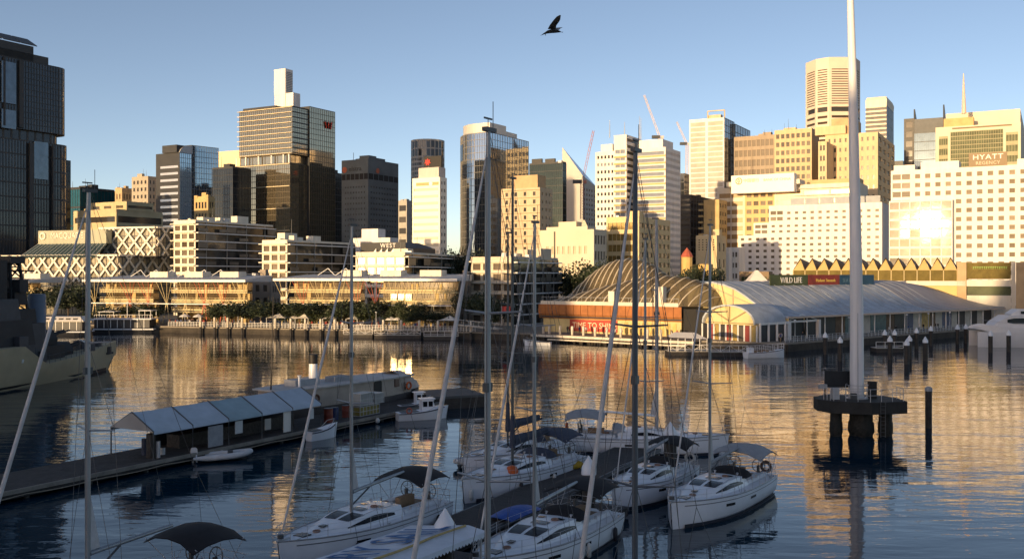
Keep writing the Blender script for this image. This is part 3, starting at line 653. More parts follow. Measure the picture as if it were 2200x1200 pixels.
def octagon():
    h = House('octagon_tower', 'tallest pale octagonal tower with dark slot windows behind the mast pole', mat('pale_quartz_precast', (.60, .52, .44), .75, n=.05, ns=.1)); Y = 820
    pts = [(1731, Y + 22), (1753, Y + 6), (1781, Y - 2), (1836, Y - 2), (1848, Y + 14), (1848, Y + 40), (1830, Y + 55), (1745, Y + 50)]
    pl = [Vector((X(p, q), q)) for p, q in pts]; zt = Z(124, Y); zm0, zm1 = Z(241, Y), Z(229, Y)
    dk = mat('slot_glass', (.06, .045, .035), .4, n=.1, spec=.15)
    hi = [dict(k='band', c=1, r=15, fw=.84, fh=.42, m=dk, mt=9, mb=1.5) for _ in range(4)]; lo = [dict(k='band', c=1, r=30, fw=.84, fh=.42, m=dk, mt=1.5) for _ in range(4)]; mid = [dict(k='band', c=1, r=1, fw=.86, fh=.9, m=DARK, d=1.5, mt=.1, mb=.1) for _ in range(4)]
    h.sides(pl, 1.6, zm0, lo, top=False); h.sides(pl, zm0, zm1, mid, top=False); h.sides(pl, zm1, zt, hi)
    h.done()
octagon()
def hotel_tower_beige():
    h = tower('apartment_tower', 'beige tower with small square windows rising behind the mast pole', 1773, 1886, 1922, 283, 520, left=wn(9, 17, .36, .42, m=PANE, mu=.8), right=wn(4, 17, .6, .5, m=PANED), wall=mat('beige_render', (.58, .45, .28), .8, n=.12, ns=.5, stretch=(1, 1, .12)), finish=False)
    h.plant((h.pl[1].x - 20, h.pl[1].y + 14, h.zt), (16, 8, 4.6), h.rz); Lp, C, Rp, B = h.pl
    a, b, c = corner(1786, 1834, 1850, 528); m = MB(); m.prism([a, b, c, a + c - b], h.zt + .003, Z(252, 528)); m.build('top_storey', TAN, h.e)
    h.sides([p for p in corner(1758, 1776, 1790, 516)] + [corner(1758, 1776, 1790, 516)[0] + corner(1758, 1776, 1790, 516)[2] - corner(1758, 1776, 1790, 516)[1]], 1.6, Z(303, 516), [wn(2, 15, .6, .5, m=PANED), None, None, None])
    h.done()
hotel_tower_beige()
def banded_tower():
    h = tower('apartment_tower', 'slim banded tower with slanted cream cap right of the mast pole', 1860, 1905, 1920, 226, 760, left=sb(42, pr=.9, th=1.3, sm=CREAM), right=gl(4, 20), wall=CREAM, glass=mat('smoky_glass', (.09, .09, .10), .4, n=.4, ns=.3, spec=.2), finish=False)
    Lp, C, Rp, B = h.pl; c = (Lp + Rp) / 2; m = MB()
    m.loft([[(p.x, p.y, h.zt + .003) for p in h.pl], [(p.x + (c.x - p.x) * -.03, p.y + (c.y - p.y) * -.03, h.zt + 4.5) for p in h.pl], [(p.x + (c.x - p.x) * .08, p.y + (c.y - p.y) * .08, h.zt + 7.2) for p in h.pl]]); m.build('roof_cap', CREAM, h.e)
    h.done()
banded_tower()
def fin_tower():
    h = tower('office_tower', 'dark blue glass tower with two pointed rooftop fins', 1963, 2026, 2032, 252, 620, left=gl(16, 18, mt=9), right=None, wall=DARK, glass=mat('slate_blue_glass', (.10, .14, .18), .06, metal=.55, n=.15, ns=.2), mull=mat('slate_frame', (.10, .11, .12), .6), finish=False)
    Lp, C, Rp, B = h.pl; a, b, c = corner(1942, 1964, 1980, 628)
    h.sides([a, b, c, a + c - b], 1.6, Z(254, 628), [wn(1, 18, .8, .6, m=PANED), None, None, None])
    for p, hh in ((Lp, 6.5), (C, 8.0)):
        m = MB(); q = (B - Lp).normalized(); m.loft([[(p.x, p.y, h.zt - 8), (p.x + .9, p.y, h.zt - 8), (p.x + .9 + q.x * 9, p.y + q.y * 9, h.zt - 8), (p.x + q.x * 9, p.y + q.y * 9, h.zt - 8)], [(p.x, p.y, h.zt + hh), (p.x + .9, p.y, h.zt + hh), (p.x + .9 + q.x * 9, p.y + q.y * 9, h.zt + 1), (p.x + q.x * 9, p.y + q.y * 9, h.zt + 1)]]); m.build('roof_fin', DGREY, h.e)
    h.done()
fin_tower()
def green_block():
    Y = 560
    h = tower('office_block', 'broad cream office block with green glass front, above the hotel sign', 2010, 2193, 2204, 262, Y, left=None, right=None, wall=mat('lemon_render', (.60, .55, .44), .75, n=.06, ns=.1), glass=GGR, mull=mat('pale_green_frame', (.32, .30, .18), .6), finish=False)
    Lp, C, Rp, B = h.pl; d = (C - Lp).normalized(); n = Vector((d.y, -d.x)); W = (C - Lp).length; zb = h.zt - 27; o = n * .25
    P = lambda u, q=.25: Lp + d * W * u + n * q
    h.face(P(.18), P(.80), zb, h.zt - 3.2, gl(22, 9, fw=.88, fh=.86))
    for u0, u1 in ((.04, .15), (.83, .97)):
        h.face(P(u0), P(u1), zb + 3, h.zt - 5.5, dict(k='glass', c=4, r=3, fw=.86, fh=.62, mu=.1, mt=.3, mb=.3))
    a, b, c = corner(2032, 2192, 2203, Y + 14); m = MB(); m.prism([a, b, c, a + c - b], h.zt - .5, h.zt + 10); m.build('back_storey', h.wall, h.e)
    p = P(.33); MB().box((p.x, p.y + 5, h.zt + 2.2), (16, 7, 5.5), h.rz).build('plant_room', OCHRE, h.e)
    lv = MB(); a, b = P(.2), P(.9); lv.bar((a.x, a.y, h.zt - 1.3), (b.x, b.y, h.zt - 1.3), .2, .9); lv.build('louvre_band', mat('louvre_brown', (.2, .16, .1), .7), h.e)
    m = MB(); m.tube([at(2071, 244, Y + 10), at(2070.5, 205, Y + 10), at(2070, 158, Y + 10)], [1.4, .9, .25], 8); m.build('spire', mat('pinkish_steel', (.60, .46, .40), .6, n=.05), h.e)
    h.done()
green_block()
tower('office_block', 'cream slab at the right picture edge behind the corner hotel', 2180, 2232, 2242, 288, 640, left=wn(10, 14, .5, .45), right=None, wall=CREAM)
tower('office_block', 'low dark roof block in the sky gap beside the dark fin tower', 1915, 1940, 1950, 345, 700, left=None, right=None, wall=DGREY)

def bank_block():
    Y = 470; h = House('office_block', 'cream office block with ribbon windows under the long white rooftop sign', CREAM)
    Lp, C, Rp = corner(1541, 1846, 1860, Y); zt = Z(391, Y); d = (C - Lp).normalized(); n = Vector((d.y, -d.x)); W = (C - Lp).length
    RW = mat('tan_ribbon', (.34, .24, .13), .2, metal=.1, n=.2, ns=1.0, stretch=(1.5, 1.5, .1))
    a = Lp; b = Lp + d * W * .205; c2 = Lp + d * W * .42
    h.face(a, b, 1.6, zt, dict(k='band', c=2, r=13, fw=.93, fh=.55, m=RW, mu=.8, mt=2))
    h.face(c2, C, 1.6, zt, dict(k='band', c=3, r=13, fw=.92, fh=.5, m=RW, mu=.6, mt=2))
    tn = MB(); A_, dd, nn, WW = lattice(tn, b, c2, 1.6, zt, spans(.4, (c2 - b).length - .4, 4, .72), spans(2.2, zt - 2.2, 13, .52), .35)
    for (v0, v1) in spans(2.2, zt - 2.2, 13, .52):
        for (u0, u1) in spans(.4, (c2 - b).length - .4, 4, .72): put('window', pane_mesh(u1 - u0, v1 - v0, PANEL), h.e, tuple((A_ + dd * (u0 + u1) / 2 - nn * .38 + Vector((0, 0, (v0 + v1) / 2)))), -RD(ALPHA))
    tn.build('wall', mat('honey_render', (.60, .44, .22), .8, n=.06), h.e)
    back = (Rp - C).normalized() * 25; pl = [Lp, C, C + back, Lp + back]
    for k in range(1, 4): h.face(pl[k], pl[(k + 1) % 4], 1.6, zt, {})
    h.w.poly([(p.x, p.y, zt) for p in pl])
    # upper setback with roof terraces
    for (xl, xc, yt, off, m) in ((1560, 1718, 384, 8, CREAM), (1735, 1846, 382, 10, mat('terrace_tan', (.5, .38, .2), .8))):
        a3, b3, c3 = corner(xl, xc, xc + 8, Y + off); q = MB(); q.prism([a3, b3, b3 + back * .5, a3 + back * .5], zt + .003, Z(yt, Y + off)); q.build('setback_storey', m, h.e)
    for k, dz in enumerate((0, 3.4)):
        p0, p1 = Lp + d * W * .56, C; MB().bar((p0.x + n.x * 1, p0.y + n.y * 1, zt - 2 - dz), (p1.x + n.x, p1.y + n.y, zt - 2 - dz + .0), 2.0, .5).build('canopy', CREAM, h.e)
    h.done()
    # sign
    s = empty('rooftop_sign', 'long white rooftop sign with round emblem and Chinese characters', 'sign', (0, 0, 0))
    L2, C2, R2 = corner(1571, 1706, 1712, Y + 6); z0, z1 = Z(399, Y + 6), Z(371, Y + 6)
    m = MB(); m.prism([L2, C2, R2, L2 + R2 - C2], z0 - 2.6, z1); m.build('sign_board', mat('sign_white', (.83, .80, .74), .6, n=.03), s)
    d2 = (C2 - L2).normalized(); n2 = Vector((d2.y, -d2.x)); W2 = (C2 - L2).length; zc = (z0 + z1) / 2 + .3
    at2 = lambda u: (L2.x + d2.x * W2 * u + n2.x * .12, L2.y + d2.y * W2 * u + n2.y * .12, zc)
    m = MB(); disc_at(m, at2(.125), (d2.x, d2.y, 0), (n2.x, n2.y, 0), 1.75, 1.3); disc_at(m, at2(.125), (d2.x, d2.y, 0), (n2.x, n2.y, 0), .75, .35)
    for s_ in (1, -1): m.bar((at2(.125)[0], at2(.125)[1], zc + s_ * .7), (at2(.125)[0], at2(.125)[1], zc + s_ * 1.4), .2, .3)
    LB = mat('sign_brown', (.42, .27, .13), .6, n=0); m.build('emblem', LB, s)
    lettering('\u4e2d\u56fd\u94f6\u884c', 2.0, LB, s, at2(.325), (d2.x, d2.y, 0))
    lettering('BANK OF CHINA', 1.75, LB, s, at2(.735), (d2.x, d2.y, 0))
bank_block()

def stepped_hotel():
    Y = 440; h = House('hotel', 'white stepped hotel with rows of square windows left of the mast pole', WHITE)
    zs = [1.6, Z(500, Y), Z(472, Y), Z(434, Y)]; xs = [1586, 1619, 1652]
    rows = (8, 2, 2)
    for k in range(3):
        Lp, C, Rp = corner(xs[k], 1895, 1907, Y); d = (C - Lp).normalized(); W = (C - Lp).length; back = (Rp - C).normalized() * 22
        cols = round(W / 3.62); stp = W / cols
        if k == 0: h.face(Lp, C, zs[0], zs[1], wn(cols, 8, .44, .42, m=PANEL, mu=.3, vb=Z(612, Y), mt=.4))
        else:
            q = Lp + d * stp * 2
            h.face(Lp, q, zs[k], zs[k + 1], dict(k='win', c=2, r=2, fw=.86, fh=.62, m=PANEL, mu=.5, mt=.5 + (1.5 if k == 2 else 0)))
            h.face(q, C, zs[k], zs[k + 1], wn(cols - 2, 2, .44, .42, m=PANEL, mu=.3, mt=.4 + (1.8 if k == 2 else 0)))
        h.face(C, C + back, zs[k], zs[k + 1], {}); h.face(C + back, Lp + back, zs[k], zs[k + 1], {}); h.face(Lp + back, Lp, zs[k], zs[k + 1], {})
        h.w.poly([(p.x, p.y, zs[k + 1]) for p in (Lp, C, C + back, Lp + back)])
    # rooftop blue grey screens
    a, b = corner(1697, 1893, 1900, Y)[:2]; d = (b - a).normalized(); n = Vector((d.y, -d.x)); W = (b - a).length
    for k in range(6):
        p0 = a + d * W * k / 6 - n * 1.2; p1 = a + d * (W * (k + 1) / 6 - .5) - n * 1.2
        MB().bar((p0.x, p0.y, zs[3] + 1.6), (p1.x, p1.y, zs[3] + 1.6), .3, 3.1).build('roof_screen', mat('blue_screen', (.30, .33, .37), .6, n=.12, ns=.5), h.e)
    # lower annexe at left
    L2, C2, R2 = corner(1541, 1566, 1574, 420); h.sides([L2, C2, R2, L2 + R2 - C2], 1.6, Z(531, 420), [None] * 4)
    L2, C2, R2 = corner(1568, 1588, 1600, 425); h.sides([L2, C2, R2, L2 + R2 - C2], 1.6, Z(531, 425), [wn(2, 5, .6, .45, m=PANEL), None, None, None])
    h.done()
stepped_hotel()

def corner_hotel():
    Y = 420; al = 29; h = House('hotel', 'largest white hotel with window grid, glazed bay and brown rooftop sign', mat('hotel_white', (.72, .69, .66), .7, n=.09, ns=.5, stretch=(1, 1, .1))); h.gm = mat('bay_glass_gold', (.42, .38, .28), .05, metal=.6, n=.08, ns=.3, bump=.02, bs=.2)
    Lp, C, Rp = corner(1914, 2236, 2248, Y - 30, al); d = (C - Lp).normalized(); n = Vector((d.y, -d.x)); W = (C - Lp).length; back = (Rp - C).normalized() * 20
    Ym = Lp.y; zt = Z(357, Lp.y - 18)
    P = lambda px: (lambda k: (k * Lp.y - Lp.x) / (d.x - k * d.y))((px - 1100) / F)
    q = Lp + d * P(1959); q2 = Lp + d * P(1957)
    h.face(Lp, q, 1.6, zt, dict(k='win', c=2, r=15, fw=.9, fh=.62, m=PANEL, mu=.5, mt=1.0))
    cols = 12; h.face(q, C, 1.6, zt, wn(cols, 15, .52, .50, m=mat('brownish_pane', (.11, .08, .05), .35, n=.1, ns=.8, spec=.1, rand=(.24, .19, .13)), mu=.3, mt=1.0))
    pl = [Lp, C, C + back, Lp + back]
    for k in range(1, 4): h.face(pl[k], pl[(k + 1) % 4], 1.6, zt, {})
    h.w.poly([(p.x, p.y, zt) for p in pl])
    # projecting bay with glazed grid: the sun flashes in it
    a = Lp + d * (P(1913)) + n * 4; b = Lp + d * P(2048) + n * 4; zb = Z(428, Lp.y - 14)
    bay = MB(); A_, dd, nn, WW = lattice(bay, a, b, 1.6, zb, spans(.1, (b - a).length - .1, 6, .88), spans(2.0, zb - .2, 11, .76), .25)
    bay.poly([(b.x, b.y, 1.6), ((b - n * 4).x, (b - n * 4).y, 1.6), ((b - n * 4).x, (b - n * 4).y, zb), (b.x, b.y, zb)]); bay.poly([((a - n * 4).x, (a - n * 4).y, 1.6), (a.x, a.y, 1.6), (a.x, a.y, zb), ((a - n * 4).x, (a - n * 4).y, zb)])
    bay.poly([(p.x, p.y, zb) for p in (a, b, b - n * 4, a - n * 4)]); bay.build('bay', h.wall, h.e)
    BW = mat('flashing_pane', (.24, .215, .18), .03, n=.2, ns=.5, spec=.30, bump=.012, bs=.9)
    rw = random.Random(21)
    for (v0, v1) in spans(2.0, zb - .2, 11, .76):
        for (u0, u1) in spans(.1, (b - a).length - .1, 6, .88):
            o_ = put('window', pane_mesh(u1 - u0, v1 - v0, BW), h.e, tuple(A_ + dd * (u0 + u1) / 2 - nn * .28 + Vector((0, 0, (v0 + v1) / 2))), math.atan2(d.y, d.x) + rw.gauss(0, .0022)); o_.rotation_euler.x = rw.gauss(0, .002)
    # roof storeys
    for (x0, x1, dz, w_) in ((1978, 2060, 3.0, 9), (2185, 2260, 2.4, 9), (1920, 1965, 2.2, 9)):
        p0 = Lp + d * P(x0) - n * 5; p1 = Lp + d * P(x1) - n * 5; MB().bar((p0.x, p0.y, zt + dz / 2), (p1.x, p1.y, zt + dz / 2), w_, dz).build('roof_storey', h.wall, h.e)
    h.done()
    s = empty('rooftop_sign', 'brown rooftop sign with two rows of white capital letters', 'sign', (0, 0, 0))
    p0 = Lp + d * P(2081) - n * .6; p1 = Lp + d * P(2164) - n * .6; z0, z1 = zt + .1, zt + 5.6
    MB().bar((p0.x, p0.y, (z0 + z1) / 2), (p1.x, p1.y, (z0 + z1) / 2), .5, z1 - z0).build('sign_board', mat('sign_tan', (.25, .19, .12), .7, n=.05), s)
    c = (p0 + p1) / 2 + n * .3
    lettering('HYATT', 2.9, WLET, s, (c.x, c.y, z0 + 3.7), (d.x, d.y, 0), spacing=1.1, sx=1.15); lettering('REGENCY', 1.9, mat('muted_letter', (.62, .54, .42), .6, n=0), s, (c.x, c.y, z0 + 1.3), (d.x, d.y, 0), spacing=1.1)
corner_hotel()

# ------------------------------------------------------------------ cranes
def crane(name, label, px0, py0, px1, py1, Y, tower_px, tower_yb, m, cat='crane', yb_base=None):
    e = empty(name, label, cat, (0, 0, 0)); A = at(px0, py0, Y); B = at(px1, py1, Y)
    def truss(A, B, w, nb, nm):
        mb = MB(); d = (B - A).normalized(); u = Vector((0, 1, 0)).cross(d).normalized() * w; v = Vector((0, w, 0)); L = (B - A).length
        cs = [u + v, u - v, -u - v, -u + v]
        for c in cs: mb.bar(A + c, B + c * .7, w * .25, w * .25)
        for k in range(nb):
            p = A + d * L * k / nb; q = A + d * L * (k + 1) / nb
            for i in range(4): mb.bar(p + cs[i], q + cs[(i + 1) % 4], w * .14, w * .14)
        mb.build(nm, m, e)
    truss(A, B, .62, 14, 'jib')
    T = Vector((A.x, A.y, Z(tower_yb, Y))); truss(T, Vector((A.x, A.y, A.z + 1)), 1.1, 14, 'crane_tower')
    MB().box((A.x - 3, A.y, A.z + .5), (5.5, 2.4, 2.2)).build('counterweight', DGREY, e); MB().box((A.x + 1.6, A.y - 1.2, A.z + .2), (1.6, 1.6, 2)).build('cab', m, e)
    return e
crane('tower_crane', 'red and white tower crane rising in front of the wedge tower', 1251, 392, 1275, 281, 585, 1247, 470, mat('crane_red', (.42, .17, .13), .6, n=.2, ns=.2))
crane('tower_crane', 'pale crane jib above the right wing of the twin wing tower', 1418, 296, 1384, 205, 700, 1418, 330, mat('crane_pink', (.62, .52, .47), .6))
crane('tower_crane', 'faint pale crane jib left of the tall white tower', 1476, 310, 1454, 262, 800, 1476, 380, MATS['crane_pink'])
# ------------------------------------------------------------------ lattice office building with the bank name
def lattice_building():
    h = House('lattice_building', 'office building wrapped in white diamond lattice with pale lettered sign box', DARK); h.gm = mat('lattice_glass', (.34, .31, .24), .12, metal=.3, n=.15, ns=.2)
    bars = []
    WB = mat('lattice_white', (.78, .73, .62), .6, n=.05)
    def diag(A, B, z0, z1, step, run):
        A = Vector((A[0], A[1])); B = Vector((B[0], B[1])); d = (B - A); W = d.length; d /= W; n = Vector((d.y, -d.x)) * .35; mb = MB()
        k = -run
        while k < W + run:
            for sg in (1, -1):
                u0, u1 = (k, k + run) if sg > 0 else (k + run, k); za, zb = z0, z1
                lo, hi = max(0, min(u0, u1)), min(W, max(u0, u1))
                if hi - lo > .4:
                    f = lambda u: z0 + (z1 - z0) * (u - u0) / (u1 - u0)
                    p, q = A + d * lo + n, A + d * hi + n; mb.bar((p.x, p.y, f(lo)), (q.x, q.y, f(hi)), .4, .55)
            k += step
        p, q = A + n, B + n; mb.bar((p.x, p.y, z1 + .3), (q.x, q.y, z1 + .3), .42, .5); return mb
    Y = 292; L1, C1, R1 = corner(-60, 254, 374, Y, 20); z1 = Z(550, Y); b1 = z1 - 7.6
    h.sides([L1, C1, R1, L1 + R1 - C1], 1.6, z1, [gl(40, 4, fw=.95, fh=.86), gl(14, 4), None, None])
    diag(L1, C1, b1, z1, 4.4, 7.0).build('lattice', WB, h.e); diag(C1, R1, b1, z1, 5.2, 7.4).build('lattice', WB, h.e)
    L2, C2, R2 = corner(214, 335, 380, Y + 4, 20); z2 = Z(490, Y + 4)
    h.sides([L2, C2, R2, L2 + R2 - C2], z1 + .01, z2, [gl(16, 4, fw=.95, fh=.86), gl(8, 4), None, None])
    diag(L2, C2, z1 + .4, z2, 4.4, 7.6).build('lattice', WB, h.e); diag(C2, R2, z1 + .4, z2, 5.2, 8).build('lattice', WB, h.e)
    # sign box above a sloping glass roof
    L3, C3, R3 = corner(82, 228, 240, Y + 6, 20); za, zb = Z(521, Y), Z(491, Y); d = (C3 - L3).normalized(); n = Vector((d.y, -d.x))
    m = MB(); m.prism([L3, C3, R3, L3 + R3 - C3], za, zb); m.build('sign_box', mat('sign_glass', (.36, .36, .27), .3, metal=.1, n=.1, ns=.5, stretch=(2, 2, .1)), h.e)
    m = MB(); a = L3 - d * 2.6 + n * 4.6; b = C3 + n * 4.6; q = [(a.x, a.y, z1 + .02), (b.x, b.y, z1 + .02), (C3.x, C3.y, za), (L3.x, L3.y, za)]
    m.loft([[Vector(p) for p in q], [Vector(p) - Vector((n.x, n.y, -.0)) * .0 + Vector((-n.x * .4, -n.y * .4, -.3)) for p in q]]); m.build('sloping_skylight', mat('skylight_glass', (.06, .10, .11), .12, metal=.4, n=.2, ns=.4), h.e)
    g = MB()
    for k in range(19):
        t = k / 18; p = Vector(q[0]).lerp(Vector(q[1]), t); r = Vector(q[3]).lerp(Vector(q[2]), t); g.bar(p + Vector((0, 0, .1)), r + Vector((0, 0, .1)), .16, .14)
    g.build('glazing_bars', STEEL, h.e)
    p = L3 + d * 11.6 + n * .12; ML = mat('pale_letter', (.78, .74, .62), .5, n=0)
    lettering('MACQUARIE', 2.5, ML, h.e, (p.x, p.y, (za + zb) / 2 + .4), (d.x, d.y, 0), spacing=.98, sx=.92)
    p = L3 + d * 2.0 + n * .14; m = MB(); disc_at(m, (p.x, p.y, (za + zb) / 2 + .4), (d.x, d.y, 0), (n.x, n.y, 0), 1.25, .65); m.build('logo', ML, h.e)
    h.done()
lattice_building()

# ------------------------------------------------------------------ apartment blocks on the wharf
BRC = mat('brown_grey_precast', (.30, .25, .20), .85, n=.12, ns=.3)
SLABG = mat('apartment_glass', (.065, .065, .06), .08, metal=.3, n=.5, ns=.35, bump=.04, bs=.2)
def wharf_block(label, xl, xc, xr, yt, Y, nl, floors, cols_r, al=26, lm=PANEL, wall=CREAM, plants=3, z0=1.6):
    h = tower('apartment_block', label, xl, xc, xr, yt, Y, left=wn(nl, floors, .74, .62, m=lm, mu=.2, mt=.6), right=sb(floors, c=cols_r, pr=1.1, th=.3, sm=WSTEEL), wall=wall, glass=SLABG, mull=mat('pale_divider', (.34, .32, .29), .8), alpha=al, plants=plants, z0=z0, finish=False)
    Lp, C, Rp, B = h.pl; d = (C - Lp).normalized(); n = Vector((d.y, -d.x)); W = (C - Lp).length
    hgt = (h.zt - .6 - z0) / floors
    for k in range(1, floors + 1):      # projecting slab edges and glass balustrades on the sunny end
        z = z0 + k * hgt; a = Lp - d * .6 + n * .45; b = C + n * .45; MB().bar((a.x, a.y, z), (b.x, b.y, z), .9, .28).build('floor_slab', CREAM, h.e)
    d2 = (Rp - C).normalized(); n2 = Vector((d2.y, -d2.x)); W2 = (Rp - C).length; r = random.Random(label)
    bpm = mat('smoked_panel', (.13, .12, .10), .3, n=.3, ns=.5)
    for k in range(floors):             # balustrades and blinds that break up the long side
        for c in range(cols_r * 2):
            if r.random() < .5:
                p = C + d2 * (W2 * (c + .5) / (cols_r * 2)) + n2 * (1.0 if r.random() < .6 else .06); hh = .95 if r.random() < .6 else hgt * .7
                MB().box((p.x, p.y, z0 + k * hgt + .3 + hh / 2), (W2 / (cols_r * 2) * .9, .05, hh), math.atan2(d2.y, d2.x)).build('balustrade_panel', bpm, h.e)
    h.done(); return h
wharf_block('curved end apartment block rising behind the left wharf pavilion', 373, 420, 588, 476, 296, 3, 11, 4)
wharf_block('lower apartment block with slab edges, behind the middle of the wharf pavilions', 563, 617, 764, 519, 282, 3, 8, 4)
def west_block():
    wharf_block('low apartment block with bright sunlit end below the dark sloping roof', 764, 870, 1012, 545, 285, 5, 6, 5, wall=CREAM, al=14.3, lm=mat('mirror_pane', (.5, .42, .30), .06, metal=.8, n=.1))
    h = House('rooftop_pavilion', 'dark sloping roof building with four white letters and small triangular sails', DARK)
    Y = 300; Lp, C, Rp = corner(776, 872, 935, Y, 26)
    zt = Z(519, Y); z0 = Z(546, Y)
    h.w.prism([Lp, C, Rp, Lp + Rp - C], z0 - 8, Z(532, Y)); d = (Rp - C).normalized(); n = Vector((d.y, -d.x)); dl = (C - Lp).normalized(); nl = Vector((dl.y, -dl.x))
    m = MB(); cc = (Lp + Rp) / 2
    m.loft([[(p.x, p.y, Z(532, Y) + .003) for p in (Lp, C, Rp, Lp + Rp - C)], [(p.x * .55 + cc.x * .45, p.y * .55 + cc.y * .45, zt) for p in (Lp, C, Rp, Lp + Rp - C)]]); m.build('sloping_roof', DARK, h.e)
    p = Lp + dl * (C - Lp).length * .62 + nl * .2
    MB().bar((Lp.x + nl.x * .1, Lp.y + nl.y * .1, Z(528, Y)), (C.x + nl.x * .1, C.y + nl.y * .1, Z(528, Y)), .3, 2.4).build('sign_band', DARK, h.e)
    lettering('WEST', 1.9, WLET, h.e, (p.x + nl.x * .2, p.y + nl.y * .2, Z(527, Y)), (dl.x, dl.y, 0), spacing=1.25)
    for k in range(6):
        q = Lp + dl * ((C - Lp).length * (.30 + .13 * k)) + nl * .9; z = Z(543, Y)
        t = MB(); t.loft([[(q.x, q.y, z), (q.x + 1.1, q.y - .3, z), (q.x + 1.1, q.y - .3, z + 1.5)], [(q.x, q.y - .1, z), (q.x + 1.1, q.y - .4, z), (q.x + 1.1, q.y - .4, z + 1.5)]]); t.build('awning_sail', WLET, h.e)
    h.done()
    h = House('plant_house', 'bright white rooftop plant house beside the dark sloping roof', WHITE)
    for (xl, xc, xr, yt, yb, Y) in ((777, 812, 828, 491, 512, 318), (757, 838, 856, 510, 520, 316)):
        a, b, c = corner(xl, xc, xr, Y, 26); h.w.prism([a, b, c, a + c - b], Z(yb, Y) - (0 if yb == 512 else 14), Z(yt, Y))
    h.done()
west_block()
def shaded_block():
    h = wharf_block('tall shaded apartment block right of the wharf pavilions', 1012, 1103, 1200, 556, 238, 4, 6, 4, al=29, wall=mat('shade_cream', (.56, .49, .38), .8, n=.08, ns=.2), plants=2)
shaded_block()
tower('office_block', 'small brown block filling the gap between two wharf pavilions', 541, 582, 603, 601, 262, left=wn(2, 3, .5, .5, m=PANED, mt=.5), right=wn(3, 3, .55, .5, m=PANED), wall=BRC, plants=1, alpha=24)
tower('office_block', 'brown brick annexe tucked behind the right end of the wharf pavilions', 985, 1000, 1022, 600, 240, left=wn(1, 3, .5, .5, m=PANED), right=wn(2, 3, .5, .5, m=PANED), wall=BRC, alpha=24, plants=1)

